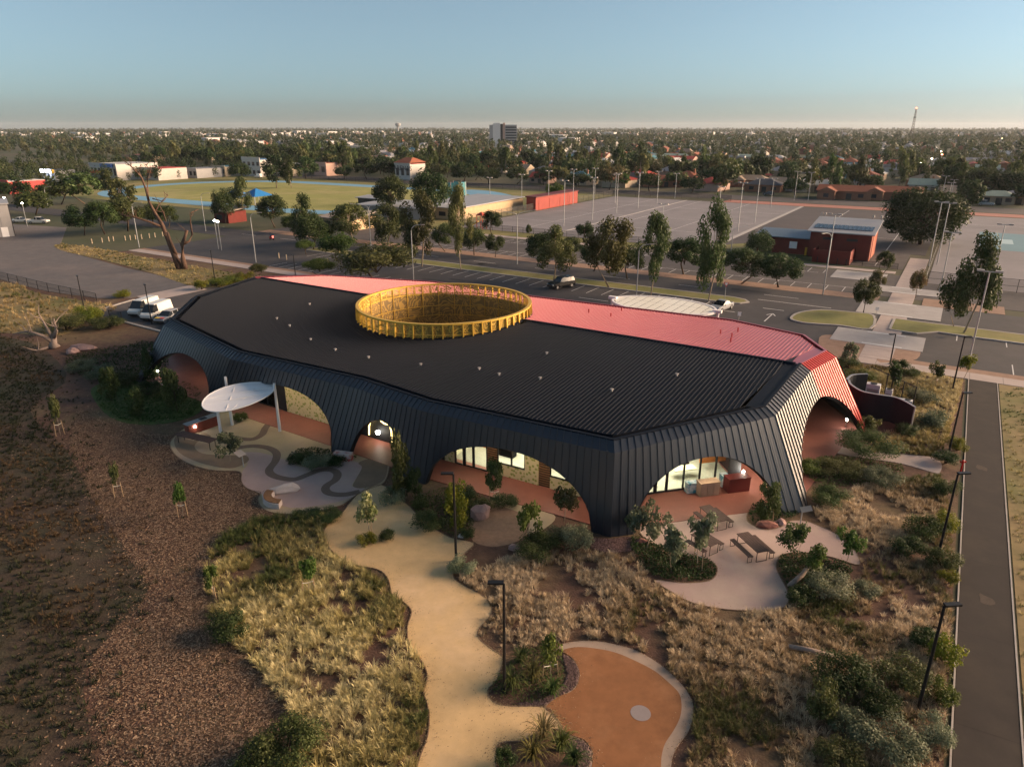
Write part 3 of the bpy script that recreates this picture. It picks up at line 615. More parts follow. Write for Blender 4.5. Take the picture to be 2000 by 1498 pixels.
def wall_run(p0, p1, mods, h=4.35):
    """p0,p1 in grid metres; mods = [(length share, type)]"""
    tot = sum(m[0] for m in mods); pos = 0.0; p0 = np.array(p0); p1 = np.array(p1); d = (p1 - p0); Lr = np.linalg.norm(d); d = d / Lr; nn = np.array((d[1], -d[0]))
    def q(u, off, z): p = p0 + d * u + nn * off; return V3(p[0], p[1], z)
    def slab(mb, u0, u1, z0, z1, o0=-.06, o1=.06): mb.hexa([q(u0, o1, z0), q(u1, o1, z0), q(u1, o0, z0), q(u0, o0, z0)], [q(u0, o1, z1), q(u1, o1, z1), q(u1, o0, z1), q(u0, o0, z1)])
    for share, ty in mods:
        u0, u1 = pos * Lr / tot, (pos + share) * Lr / tot; pos += share
        if ty in ('glass', 'door', 'dado'):
            zb = 1.05 if ty == 'dado' else .08
            if ty == 'dado': mb = MB(); slab(mb, u0, u1, .08, zb - .03, -.05, .05); bpart(mb, 'printed_panel', M_FLORAL)
            mb = MB(); fw = .055 if ty != 'door' else .13
            slab(mb, u0, u0 + fw, zb, h); slab(mb, u1 - fw, u1, zb, h); slab(mb, u0 + fw, u1 - fw, zb, zb + .08); slab(mb, u0 + fw, u1 - fw, h - .08, h)
            if ty != 'glass': slab(mb, u0 + fw, u1 - fw, 2.45, 2.53)
            fr = bpart(mb, 'door' if ty == 'door' else 'window', M_FRAME)
            mb = MB(); slab(mb, u0 + fw, u1 - fw, zb + .08, h - .08, -.008, .008); bpart(mb, 'pane', M_GLASS, fr)
            if ty == 'door': mb = MB(); mb.tube([q(u1 - .2, .12, .95), q(u1 - .2, .12, 1.35)], .018, 6); bpart(mb, 'handle', M_VENT, fr)
        elif ty == 'floral': mb = MB(); slab(mb, u0, u1, .08, h, -.05, .05); bpart(mb, 'printed_panel', M_FLORAL)
        elif ty == 'slats':
            mb = MB(); slab(mb, u0, u1, .08, h, -.05, -.03); z = .2
            o = bpart(mb, 'slat_backing', M_DARK)
            while z < h - .1: mb = MB(); slab(mb, u0 + .03, u1 - .03, z, z + .09, -.02, .05); bpart(mb, 'slat', M_SLAT, o); z += .19
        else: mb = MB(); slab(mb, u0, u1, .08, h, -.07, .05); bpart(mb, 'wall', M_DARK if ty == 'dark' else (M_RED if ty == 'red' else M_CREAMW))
wall_run((-31.2, 39.9), (-18.2, 40.4), [(.9, 'dado'), (.85, 'door'), (.85, 'door'), (1.15, 'glass'), (.9, 'slats'), (1.15, 'dado'), (1.1, 'dado'), (1.1, 'floral'), (.9, 'slats'), (1.2, 'dado'), (.9, 'dado'), (1.4, 'floral')])
wall_run((-18.2, 40.4), (-10.4, 48.6), [(2.4, 'floral'), (1.0, 'slats'), (1.0, 'door'), (.9, 'door'), (1.25, 'glass'), (1.25, 'glass'), (1.25, 'glass'), (1.1, 'glass'), (.9, 'dark')])
wall_run((-10.4, 48.6), (-13.4, 52.2), [(1, 'dark')]); wall_run((-13.4, 52.2), (-13.4, 66), [(1, 'dark'), (.5, 'red'), (1.4, 'dark')])
wall_run((-58, 40.4), (-45.8, 40.2), [(1, 'slats'), (1.5, 'glass'), (1.0, 'glass'), (1.0, 'door'), (.8, 'dark'), (2.6, 'floral')])
wall_run((-45.8, 40.2), (-31.2, 39.9), [(3.4, 'floral'), (2.6, 'dark'), (3, 'dark'), (4, 'dark')])
wall_run((-58, 47), (-58, 40.4), [(1, 'dark'), (.6, 'dark')])
wall_run((-58, 46.5), (-37.2, 46.5), [(2, 'cream'), (1, 'cream')]); wall_run((-33.6, 45.6), (-22, 46.2), [(1, 'cream')]); wall_run((-22, 46.2), (-16.4, 52), [(1, 'cream')])
wall_run((-31.0, 40.2), (-31.0, 45.5), [(1, 'cream')]); wall_run((-13.4, 52.1), (-16.4, 52), [(1, 'cream')])
sheet('room_floor', [W(-57.8, 40.5), W(-18.3, 40.6), W(-10.7, 48.6), W(-13.5, 52), W(-16.4, 52), W(-22, 46.2), W(-57.8, 46.3)], .09, mat('room_carpet', (.36, .34, .28), .9, noise=(2, .15)), .02, parent=bld).matrix_parent_inverse = bld_inv
def room_box(c, d, m, name, rz=ROAD_ANG): mb = MB(); mb.box(c, d, rz); return bpart(mb, name, m)
room_box(W(-29.2, 43.5, 1.9), (1.6, .15, 3.6), M_ORANGEW, 'orange_partition'); room_box(W(-24.6, 45.2, 2.9), (1.4, .15, 1.6), M_ORANGEW, 'orange_partition')
for a, b in ((-27.5, 43.2), (-24.3, 42.8), (-21.6, 43.4)): room_box(W(a, b, .8), (1.7, .8, .08), M_SLAT, 'bench_top'); room_box(W(a, b, .42), (1.5, .6, .7), M_DARK, 'bench_base')
room_box(W(-14.2, 47.2, .8), (1.8, .8, .08), M_CREAMW, 'desk_top', ROAD_ANG + .8); room_box(W(-14.2, 47.2, 1.35), (.8, .06, .5), M_DARK, 'desk_screen', ROAD_ANG + .8); room_box(W(-12.6, 49.8, 2.4), (2.6, .2, 3.4), M_ORANGEW, 'orange_partition', ROAD_ANG + .8)
def lamp(kind, loc, energy, colr, size=.3, size_y=None, name='room_light'):
    d = bpy.data.lights.new(name, kind); d.energy = energy; d.color = colr
    if kind == 'AREA': d.shape = 'RECTANGLE'; d.size = size; d.size_y = size_y or size
    else: d.shadow_soft_size = size
    o = bpy.data.objects.new(name, d); col.objects.link(o); o.location = loc; o.rotation_euler = (0, 0, ROAD_ANG); return o
ROOM_W = 150
WARM = (1.0, .90, .66)
for a, b, sx, sy in ((-25.5, 43, 9, 2.5), (-15.2, 46.6, 4, 4), (-50, 43.5, 11, 2.5)):
    lamp('AREA', W(a, b, 4.3), ROOM_W * (3 if sx > 8 else 2.4), WARM, sx, sy)
# lit veranda ceiling lights
M_LAMP = mat('lamp_glow', (1, .9, .7), emit=((1.0, .86, .62), 25.0))
for a, b in ((-26, 38.6), (-22, 38.7), (-14.2, 42.2), (-11.2, 45.4), (-50, 38.6), (-45, 38.6), (-10, 53), (-9.4, 60), (-63, 42.5)):
    mb = MB(); mb.cyl(*W(a, b)[:2], 4.30, 4.36, .12, .12, 10); bpart(mb, 'ceiling_light', M_LAMP)
    lamp('SPOT', W(a, b, 4.28), 95, (1.0, .76, .48), .12, name='veranda_spot').data.spot_size = RAD(130)
# entry recess with lit outline
M_LED = mat('led_strip', (1, .85, .4), emit=((1.0, .72, .26), 1.6))
def on_plane(px, py, b):
    lo, hi = 0.0, 12.0
    for _ in range(50):
        m_ = (lo + hi) / 2; p = G(px, py, m_)
        if ab_of(p[0], p[1])[1] > b: lo = m_
        else: hi = m_
    return Vector(G(px, py, lo))
led = [on_plane(px, py, 39.84) for px, py in ((721, 849), (721, 832), (724, 824), (731, 820), (742, 816), (744, 822), (750, 827), (761, 830), (764, 841), (766, 863))]
mb = MB(); mb.tube(led, .06, 6); bpart(mb, 'light_outline', M_LED)
pl = on_plane(738, 845, 39.7); mb = MB(); mb.cyl(pl.x, pl.y, pl.z - .12, pl.z + .12, .16, .2, 10); bpart(mb, 'entry_lamp', mat('lamp_bright', (1, 1, .9), emit=((1, .93, .78), 7.0))); lamp('POINT', pl + Vector((.3, -.4, 0)), 7, (1, .85, .6), .15)
# ------------------------------------------------------------------ plants
PAL = dict(dark=[(.030, .052, .016), (.040, .064, .019), (.053, .076, .024)], mid=[(.052, .080, .023), (.070, .098, .028), (.088, .11, .036)],
           olive=[(.078, .094, .030), (.105, .114, .038), (.062, .075, .025)], lime=[(.15, .165, .018), (.20, .20, .022), (.10, .13, .018)],
           grey=[(.12, .145, .085), (.165, .185, .115), (.085, .11, .06)], silver=[(.20, .22, .14), (.26, .27, .17), (.12, .15, .08)],
           pale=[(.26, .27, .12), (.34, .33, .18), (.12, .15, .04)], fresh=[(.075, .115, .022), (.10, .14, .03), (.055, .09, .018)], rust=[(.10, .095, .035), (.15, .11, .05), (.07, .085, .03)])
M_LEAF = leaf_mat('foliage'); M_LEAFN = leaf_mat('foliage_near', var=.12)
M_BARK = mat('bark', (.085, .060, .042), .9, noise=(6, .35)); M_PALEBARK = mat('pale_bark', (.36, .29, .22), .85, noise=(5, .3)); M_DEADWOOD = mat('dead_wood', (.105, .062, .044), .9, noise=(3, .4), bump=(12, .5, .03)); M_GREYWOOD = mat('grey_dead_wood', (.26, .20, .17), .9, noise=(3, .35))
def leaves(cent, rad, n, size, pal, R, flat=1.0, up=.35):
    """n leaf faces spread through clumps; returns V, F, C"""
    cent = np.asarray(cent, float); rad = np.asarray(rad, float); k = len(cent)
    w = rad ** 2; idx = R.choice(k, n, p=w / w.sum())
    d = R.normal(size=(n, 3)); d /= np.linalg.norm(d, axis=1)[:, None]; r = R.random(n) ** .42
    off = d * r[:, None] * rad[idx][:, None]; off[:, 2] *= flat; P = cent[idx] + off
    nrm = d * .8 + R.normal(size=(n, 3)) * .55; nrm[:, 2] += up; nrm /= np.linalg.norm(nrm, axis=1)[:, None]
    t = R.normal(size=(n, 3)); u = np.cross(nrm, t); u /= np.linalg.norm(u, axis=1)[:, None]; v = np.cross(nrm, u)
    s = size * (.6 + .8 * R.random(n)); a = u * s[:, None]; b = v * (s * .55)[:, None]
    V = np.stack([P - a, P + b, P + a, P - b], 1).reshape(-1, 3); F = np.arange(4 * n).reshape(n, 4)
    pal = np.array(pal); cc = pal[R.integers(0, len(pal), k)]; c = cc[idx] * .6 + pal[R.integers(0, len(pal), n)] * .4; c = c * (.75 + .5 * R.random((n, 1)))
    return V, F, np.repeat(c, 4, 0)
def limbs(mb, R, base, top, r0, ends, n=5):
    mb.tube([base, tuple(np.array(base) * .5 + np.array(top) * .5 + np.array((R.normal() * .12, R.normal() * .12, 0))), top], [r0, r0 * .8, r0 * .55], 7)
    for e in ends:
        f = .45 + .5 * R.random(); s = np.array(base) * (1 - f) + np.array(top) * f; m = (s + np.array(e)) / 2 + np.array((0, 0, .1))
        mb.tube([tuple(s), tuple(m), tuple(e)], [r0 * .42, r0 * .28, r0 * .12], n)
PROTO = {}
def proto(kind, seed, pal, lod=1.0, near=False):
    key = (kind, seed, pal, lod, near)
    if key in PROTO: return PROTO[key]
    R = np.random.default_rng(hash((kind, seed)) % 10007 if False else sum(map(ord, kind)) * 31 + seed); mb = MB(); bark = M_BARK
    ML = M_LEAFN if near else M_LEAF
    if kind == 'gum':          # tall open gum, unit height 1 width 1
        n = 17; z = np.sort(.30 + .64 * R.random(n)); ang = R.random(n) * 6.28; wid = .38 * np.sin(np.clip((z - .16) / .80, 0, 1) * math.pi) ** .7 + .05
        C = np.stack([np.cos(ang) * wid * (.3 + .7 * R.random(n)), np.sin(ang) * wid * (.3 + .7 * R.random(n)), z], 1); C[-1] = (R.normal() * .05, R.normal() * .05, .93)
        rad = .10 + .08 * R.random(n); limbs(mb, R, (0, 0, 0), (R.normal() * .03, R.normal() * .03, .78), .017, [tuple(c) for c in C[::2]]); bark = M_PALEBARK
        V, F, K = leaves(C, rad, int(6500 * lod), .021 / lod ** .5, PAL[pal], R, 1.15)
    elif kind == 'round':      # dense round street tree
        n = 26; ph = R.random(n) * 6.28; ct = -.75 + 1.7 * R.random(n); st = np.sqrt(np.clip(1 - ct ** 2, 0, 1)); q = .30 + .09 * R.random(n)
        C = np.stack([np.cos(ph) * st * q, np.sin(ph) * st * q, .62 + ct * q * .82], 1); rad = .12 + .07 * R.random(n)
        limbs(mb, R, (0, 0, 0), (0, 0, .6), .022, [tuple(c * (.8, .8, 1)) for c in C[::3]]); V, F, K = leaves(C, rad, int(7000 * lod), .022 / lod ** .5, PAL[pal], R)
    elif kind == 'dome':       # huge dense evergreen reaching nearly to the ground
        n = 90; ph = R.random(n) * 6.28; ct = -.95 + 1.9 * R.random(n); st = np.sqrt(np.clip(1 - ct ** 2, 0, 1)); q = .36 + .07 * R.random(n)
        C = np.stack([np.cos(ph) * st * q, np.sin(ph) * st * q, .5 + ct * q * 1.0], 1); rad = .12 + .05 * R.random(n)
        limbs(mb, R, (0, 0, 0), (0, 0, .55), .03, [tuple(c * .8) for c in C[::5]]); V, F, K = leaves(C, rad, int(15000 * lod), .019 / lod ** .5, PAL[pal], R)
    elif kind == 'spread':     # wide multi-lobed bushy tree
        n = 22; ph = R.random(n) * 6.28; q = .36 * np.sqrt(R.random(n)); C = np.stack([np.cos(ph) * q, np.sin(ph) * q, .46 + .34 * R.random(n) * (1 - q)], 1); rad = .14 + .08 * R.random(n)
        limbs(mb, R, (0, 0, 0), (.02, 0, .45), .02, [tuple(c) for c in C[::2]]); V, F, K = leaves(C, rad, int(7500 * lod), .021 / lod ** .5, PAL[pal], R, .9)
    elif kind == 'sapling':    # young garden tree, thin pale trunk
        n = 13; C = np.stack([R.normal(size=n) * .19, R.normal(size=n) * .19, .48 + .42 * R.random(n)], 1); rad = .12 + .10 * R.random(n)
        limbs(mb, R, (0, 0, 0), (R.normal() * .03, R.normal() * .03, .8), .014, [tuple(c) for c in C[::2]], 4); bark = M_PALEBARK; V, F, K = leaves(C, rad, int(950 * lod), .050, PAL[pal], R)
    elif kind == 'weeping':    # bushy column with drooping leaves
        n = 26; z = .12 + .82 * R.random(n); ph = R.random(n) * 6.28; wid = .34 * np.sin(np.clip(z, .1, 1) * math.pi * .92) ** .6; q = wid * np.sqrt(R.random(n)); C = np.stack([np.cos(ph) * q, np.sin(ph) * q, z], 1); rad = .11 + .06 * R.random(n)
        limbs(mb, R, (0, 0, 0), (0, 0, .7), .016, [tuple(c) for c in C[::5]], 4); V, F, K = leaves(C, rad, int(2000 * lod), .040, PAL[pal], R, 1.3, -.2)
    else:                      # shrub: low mound, unit width 1 height 1
        n = 22; ph = R.random(n) * 6.28; q = .38 * np.sqrt(R.random(n)); C = np.stack([np.cos(ph) * q, np.sin(ph) * q, .22 + .5 * R.random(n) * (1.0 - 1.3 * q)], 1); rad = .13 + .1 * R.random(n)
        for c in C[::5]: mb.tube([(0, 0, 0), tuple(c * .6), tuple(c)], [.02, .014, .006], 4)
        V, F, K = leaves(C, rad, int(2400 * lod), .030 / lod ** .5, PAL[pal], R)
    V[:, 2] = np.maximum(V[:, 2], .005)
    PROTO[key] = (np_mesh(kind + '_foliage', V, F, ML, K), mb.data(kind + '_trunk', bark, True)); return PROTO[key]
def plant(kind, x, y, h, w, label, pal='mid', seed=0, cat=None, group=None, name=None, lod=1.0, rz=None, near=False, z=.01):
    is_shrub = kind == 'shrub'; fo, tr = proto(kind, seed, pal, lod, near)
    t = thing(name or {'gum': 'gum_tree', 'round': 'street_tree', 'dome': 'evergreen_tree', 'spread': 'bushy_tree', 'sapling': 'young_tree', 'weeping': 'weeping_shrub', 'shrub': 'shrub'}[kind], label, cat or ('shrub' if kind in ('shrub', 'weeping') else 'tree'), (x, y, z), rz if rz is not None else random.random() * 6.28, group)
    t.scale = (w, w, h)
    obj('crown' if not is_shrub else 'foliage', fo, t); obj('trunk' if not is_shrub else 'stem', tr, t); return t
M_STAKE = mat('stake_timber', (.36, .25, .15), .85, noise=(4, .2)); M_TIE = mat('white_tie', (.70, .66, .58), .7)
def stakes(t, h, r=.35):
    """two timber stakes and a pale tie as parts of a young tree"""
    inv = t.matrix_basis.inverted()
    for s in (-1, 1):
        mb = MB(); mb.tube([(s * r, 0, 0), (s * r * .85, .02, h)], .028, 5); o = mb.build('stake', M_STAKE, t); o.matrix_parent_inverse = Matrix.Diagonal((1 / t.scale[0], 1 / t.scale[1], 1 / t.scale[2], 1))
    mb = MB(); mb.tube([(-r * .86, 0, h * .8), (0, .03, h * .74), (r * .86, 0, h * .8)], .02, 4); o = mb.build('tie', M_TIE, t); o.matrix_parent_inverse = Matrix.Diagonal((1 / t.scale[0], 1 / t.scale[1], 1 / t.scale[2], 1))
def by_px(kind, px, py, top, wpx, label, pal, seed=0, **k):
    st = k.pop('stake', None); p = G(px, py); h = top_height(p[0], p[1], top); w = width_m(wpx, p[0], p[1]) / .86
    k['lod'] = float(min(4, max(1, round(w / 1.2)))) if k.get('near') and kind == 'shrub' else k.get('lod', 1.0)
    t = plant(kind, p[0], p[1], max(h, .3) / (.97 if kind != 'shrub' else .9), w, label, pal, seed, **k)
    if st: stakes(t, st, min(.4, w * .3))
    return t
# young garden trees round the building
for a in [
    ('sapling', 724, 1042, 962, 46, 'cream variegated young tree on the sand path between yellow and dark shrubs', 'pale', 1, 1.2),
    ('sapling', 450, 905, 846, 46, 'bushy dark young tree beside the white shade sail', 'grey', 2, None),
    ('sapling', 118, 850, 778, 22, 'thin staked young tree at the left edge of the bare mulch', 'olive', 3, 1.3),
    ('sapling', 233, 972, 912, 22, 'thin staked young tree in the middle of the brown mulch field', 'olive', 4, 1.2),
    ('sapling', 358, 1010, 944, 26, 'green staked young tree on the mulch below the curved timber seat', 'fresh', 5, 1.2),
    ('sapling', 420, 1170, 1108, 28, 'lime staked young tree with white tie beside the dark bush on the mulch', 'fresh', 6, 1.0),
    ('sapling', 604, 1160, 1092, 34, 'green staked young tree alone in the dry grass left of the sand path', 'fresh', 7, 1.0),
    ('sapling', 966, 985, 898, 40, 'slim staked tree in front of the lit glass doors', 'mid', 8, 1.3),
    ('sapling', 1034, 1068, 985, 48, 'pale thin tree beside the red mulch circle', 'fresh', 9, None),
    ('sapling', 1102, 1020, 948, 52, 'rusty tinted tree in front of the wide patterned wall', 'rust', 10, None),
    ('sapling', 1262, 1075, 990, 58, 'tall grey gum sapling nearest the black corner foot', 'grey', 11, None),
    ('sapling', 1236, 1050, 1000, 36, 'short grey gum sapling touching the black corner foot', 'grey', 12, None),
    ('sapling', 1311, 1118, 1032, 60, 'grey gum sapling with pale trunk at the middle of the terrace bed', 'grey', 13, None),
    ('sapling', 1362, 1108, 1010, 56, 'grey gum sapling overhanging the left picnic table', 'grey', 14, 1.1),
    ('sapling', 1553, 1092, 1022, 58, 'round dark green young tree at the right end of the terrace', 'mid', 15, None),
    ('sapling', 1590, 1128, 1076, 56, 'low green young tree leaning over the terrace bed log', 'fresh', 16, None),
    ('sapling', 1652, 1104, 1036, 46, 'light green young tree at the tip of the terrace arm', 'fresh', 17, None),
    ('weeping', 1497, 1018, 942, 46, 'staked weeping tree before the right foot of the front arch', 'olive', 1, 1.0),
    ('weeping', 783, 975, 858, 52, 'tall weeping green shrub beside the small dark arch', 'olive', 2, 1.2),
    ('weeping', 812, 972, 918, 34, 'short weeping shrub right of the tallest weeping shrub', 'mid', 3, None),
    ('weeping', 890, 1035, 950, 54, 'bright lime weeping tree behind the upper black lamp post', 'lime', 4, None),
    ('sapling', 1075, 1320, 1242, 46, 'fresh green sapling in the planted bed beside the orange play surface', 'fresh', 18, .8),
    ('sapling', 1690, 862, 815, 30, 'wispy young tree at the red corner foot', 'olive', 19, None),
    ('sapling', 1740, 775, 708, 34, 'dark young tree by the kerb behind the curved dark wall', 'dark', 20, None),
    ('sapling', 1828, 755, 708, 26, 'young tree beside the end of the asphalt path', 'mid', 21, .9),
    ('sapling', 1880, 745, 690, 30, 'yellow green young tree behind the path lamp posts', 'lime', 22, None),
    ('sapling', 1655, 715, 668, 30, 'bare looking young tree by the red roof corner', 'grey', 23, None),
    ('weeping', 347, 805, 725, 50, 'weeping green tree on the right of the small round lawn', 'olive', 5, None),
    ('weeping', 268, 812, 755, 40, 'weeping green tree at the front of the small round lawn', 'mid', 6, None),
    ('weeping', 218, 782, 722, 40, 'weeping dark tree at the left of the small round lawn', 'mid', 7, None),
    ('weeping', 300, 745, 682, 44, 'dark weeping shrub against the left end of the black skirt', 'dark', 8, None),
]: by_px(a[0], a[1], a[2], a[3], a[4], a[5], a[6], a[7], stake=a[8], near=True)
# shrubs: px, py of the foot, top row, width, label, palette
SH = [
    (716, 1064, 1030, 42, 'bright yellow green round shrub on the sand path', 'lime'), (755, 1055, 1022, 36, 'dark strappy round shrub on the sand path', 'dark'),
    (766, 985, 940, 56, 'silver grey shrub where the plaza meets the sand path', 'silver'), (820, 990, 955, 40, 'dark green shrub below the weeping shrubs', 'mid'),
    (838, 1030, 985, 70, 'olive shrub mass beside the sand path above the upper lamp', 'olive'), (905, 980, 935, 60, 'dark shrub under the left of the wide arch', 'dark'),
    (940, 1000, 965, 52, 'rusty olive shrub next to the pink boulder', 'rust'), (985, 985, 955, 60, 'low dark hedge shrub before the wide arch wall', 'dark'),
    (914, 1052, 1020, 34, 'small dark shrub near the middle of the sand path edge', 'dark'), (1050, 1085, 1030, 104, 'large dark green mound in front of the black corner', 'dark'),
    (1126, 1072, 995, 66, 'tall silver grey shrub at the left of the black corner foot', 'silver'), (1085, 1060, 1015, 50, 'grey green shrub behind the dark mound', 'grey'),
    (905, 1118, 1078, 62, 'pale grey low shrub at the foot of the upper lamp post', 'silver'), (600, 905, 868, 52, 'olive shrub beside the foot between the two left arches', 'olive'),
    (622, 912, 878, 60, 'silver shrub in the bed beside the plaza', 'silver'), (655, 908, 885, 50, 'dark shrub behind the pink painted block', 'dark'), (578, 905, 880, 36, 'dark low shrub at the point of the plaza bed', 'dark'),
    (640, 1012, 990, 64, 'dark clipped shrub between plaza and sand path', 'mid'), (598, 1008, 994, 60, 'low dark shrub along the bottom edge of the plaza', 'dark'),
    (470, 822, 798, 34, 'green clump behind the shade sail posts', 'fresh'), (1690, 888, 832, 122, 'big dark green mound beside the red corner foot', 'mid'),
    (1617, 985, 938, 84, 'dark green mound at the right of the front corner', 'mid'), (1640, 925, 888, 100, 'loose green shrub beside the side path', 'olive'), (1720, 945, 908, 80, 'grey green ground shrub below the side path', 'grey'),
    (1580, 925, 885, 56, 'green shrub against the black skirt right of the corner', 'fresh'), (1868, 880, 838, 46, 'yellow shrub beside the path above the red hydrant', 'lime'), (1845, 905, 870, 50, 'dark shrub at the end of the side path', 'dark'),
    (1848, 965, 920, 50, 'green shrub just below the red hydrant', 'olive'), (1838, 1045, 972, 56, 'tall yellow wattle shrub by the path', 'lime'), (1800, 1050, 990, 76, 'dark green shrub left of the yellow wattle', 'mid'),
    (1770, 1085, 1030, 70, 'dark spreading shrub two plants left of the path', 'dark'), (1840, 1110, 1055, 70, 'green shrub at the foot of the second path lamp', 'olive'), (1852, 1140, 1100, 40, 'yellow green low shrub near the second path lamp', 'lime'),
    (1845, 1300, 1215, 66, 'tall yellow green shrub beside the lowest path lamp', 'lime'), (1800, 1260, 1210, 64, 'dark shrub left of the tall yellow green shrub', 'dark'), (1640, 1345, 1260, 120, 'very dark shrub mass in the lower right garden', 'dark'),
    (1600, 1400, 1295, 70, 'upright yellow green shrub in the lower right garden', 'olive'), (1715, 1395, 1330, 90, 'dark shrub below the flat stones', 'dark'), (1760, 1340, 1265, 110, 'green shrub around the flat stones', 'olive'), (1835, 1370, 1310, 60, 'green shrub against the path edge below the lamp', 'fresh'),
    (1660, 1430, 1375, 90, 'grey green shrub at the lower right', 'grey'), (1740, 1470, 1400, 130, 'wide silver grey shrub at the bottom right', 'grey'), (1820, 1440, 1385, 80, 'silver shrub beside the bottom of the path', 'silver'), (1640, 1490, 1440, 100, 'olive shrub at the very bottom right', 'olive'),
    (1620, 1165, 1108, 92, 'silver grey shrub behind the terrace log', 'silver'), (1560, 1180, 1130, 60, 'dark shrub at the right bank of the terrace', 'dark'), (1690, 1160, 1130, 60, 'grey shrub beyond the terrace arm', 'grey'),
    (560, 1490, 1400, 150, 'huge very dark bush at the bottom left of the dry grass', 'mid'), (500, 1500, 1440, 100, 'dark bush spreading at the bottom edge of the picture', 'dark'), (450, 1240, 1175, 90, 'dark bush beside the lime staked tree', 'dark'),
    (160, 725, 695, 60, 'silver grey shrub in the left garden', 'grey'), (200, 738, 702, 64, 'grey green shrub in the left garden beside the silver one', 'grey'), (245, 752, 712, 60, 'dark shrub in the left garden behind the lawn', 'dark'), (290, 772, 735, 60, 'dark hedge plant at the back of the round lawn', 'dark'),
    (170, 628, 580, 60, 'yellow green shrub beside the left black lamp post', 'lime'), (210, 640, 605, 70, 'green shrub near the white vans', 'olive'), (130, 645, 600, 80, 'yellow green spreading shrub on the dry knoll', 'olive'), (240, 580, 560, 40, 'small yellow shrub by the gravel yard kerb', 'lime'),
    (440, 556, 530, 70, 'lime hedge shrub behind the left end of the roof', 'lime'), (395, 566, 535, 30, 'yellow sapling like shrub behind the roof coping', 'lime'), (480, 548, 520, 40, 'lime shrub by the footpath behind the roof', 'lime'),
    (1650, 715, 690, 60, 'dark shrub behind the red roof corner', 'mid'), (1672, 745, 712, 70, 'bright green shrub behind the curved dark wall', 'fresh'), (1755, 722, 690, 36, 'dark rounded shrub in the row by the kerb', 'dark'), (1775, 738, 706, 40, 'dark shrub at the right of the kerb row', 'mid'), (1800, 790, 745, 60, 'grey shrub right of the air conditioner yard', 'grey'), (1820, 830, 785, 64, 'grey green shrub between yard and path', 'grey'), (1770, 850, 815, 50, 'dark low shrub at the front of the curved wall', 'dark'),
    (985, 1500, 1448, 44, 'dark upright shrub in the bottom centre bed', 'dark'),
]
for i, (px, py, top, w, label, pal) in enumerate(SH):
    by_px('shrub', px, py, top + (py - top) * .14, w * .88, label, pal, i % 3, near=True)
# strappy plants: arching blades
def strappy(px, py, h, r, label, colr, n=90, seed=0):
    R = np.random.default_rng(seed + 900); x, y, _ = G(px, py); V, F, C = [], [], []
    for k in range(n):
        az = R.random() * 6.28; L = h * (.6 + .6 * R.random()); rr = r * (.3 + .9 * R.random()); w = .018 + .014 * R.random(); d = np.array((math.cos(az), math.sin(az))); s = np.array((-d[1], d[0])) * w; c = np.array(colr) * (.6 + .8 * R.random())
        pts = [(d * .05 + R.normal(size=2) * .06, 0), (d * rr * .35, L * .75), (d * rr * .75, L), (d * rr * 1.15, L * .72)]; i0 = len(V)
        for j, (q, zz) in enumerate(pts):
            ww = s * (1, .9, .7, .1)[j]; V += [(q[0] - ww[0], q[1] - ww[1], zz), (q[0] + ww[0], q[1] + ww[1], zz)]; C += [c, c]
        for j in range(3): F.append((i0 + 2 * j, i0 + 2 * j + 1, i0 + 2 * j + 3, i0 + 2 * j + 2))
    o = obj('strappy_plant', np_mesh('strappy_plant', np.array(V), np.array(F), M_LEAFN, np.array(C)), None, (x, y, .02)); tag(o, label, 'plant')
for i, (px, py, h, r, label, c) in enumerate([(1000, 1340, .75, .75, 'arching pale green strappy plant at the foot of the lower lamp post', (.13, .15, .045)), (1040, 1325, .8, .8, 'arching yellow green strappy plant in the middle of the lamp post bed', (.17, .17, .05)), (1018, 1292, .6, .6, 'dark strappy plant at the back of the lamp post bed', (.05, .07, .02)), (1078, 1355, .6, .6, 'green strappy plant beside the pebbles and orange surface', (.09, .12, .03)),
        (1060, 1440, .8, .85, 'straw coloured arching plant at the top of the bottom bed', (.24, .20, .08)), (1095, 1462, .7, .7, 'green arching plant in the bottom bed', (.10, .13, .035)), (1040, 1480, .75, .8, 'yellow arching plant in the bottom bed', (.19, .18, .05)), (1120, 1490, .6, .6, 'dark arching plant by the bottom bed pebbles', (.06, .085, .025))]): strappy(px, py, h, r, label, c, seed=i)
# ------------------------------------------------------------------ grass, mulch, ground cover (uncountable)
def sample(poly, n, R, holes=()):
    A = np.array([p[:2] for p in poly]); lo, hi = A.min(0), A.max(0); out = []
    tot = 0
    while tot < n:
        q = lo + (hi - lo) * R.random((n * 2, 2)); q = q[inside(q, poly)]
        for h in holes: q = q[~inside(q, h)]
        out.append(q); tot += len(q)
        if len(q) == 0: break
    return np.concatenate(out)[:n]
_g1 = rng.random((64, 64))
def vnoise(P, s, ox=0.0):
    q = P / s + 100 + ox; i = np.floor(q).astype(int); f = q - i; f = f * f * (3 - 2 * f); g = lambda a, b: _g1[a % 64, b % 64]
    x, y = i[:, 0], i[:, 1]; return (g(x, y) * (1 - f[:, 0]) + g(x + 1, y) * f[:, 0]) * (1 - f[:, 1]) + (g(x, y + 1) * (1 - f[:, 0]) + g(x + 1, y + 1) * f[:, 0]) * f[:, 1]
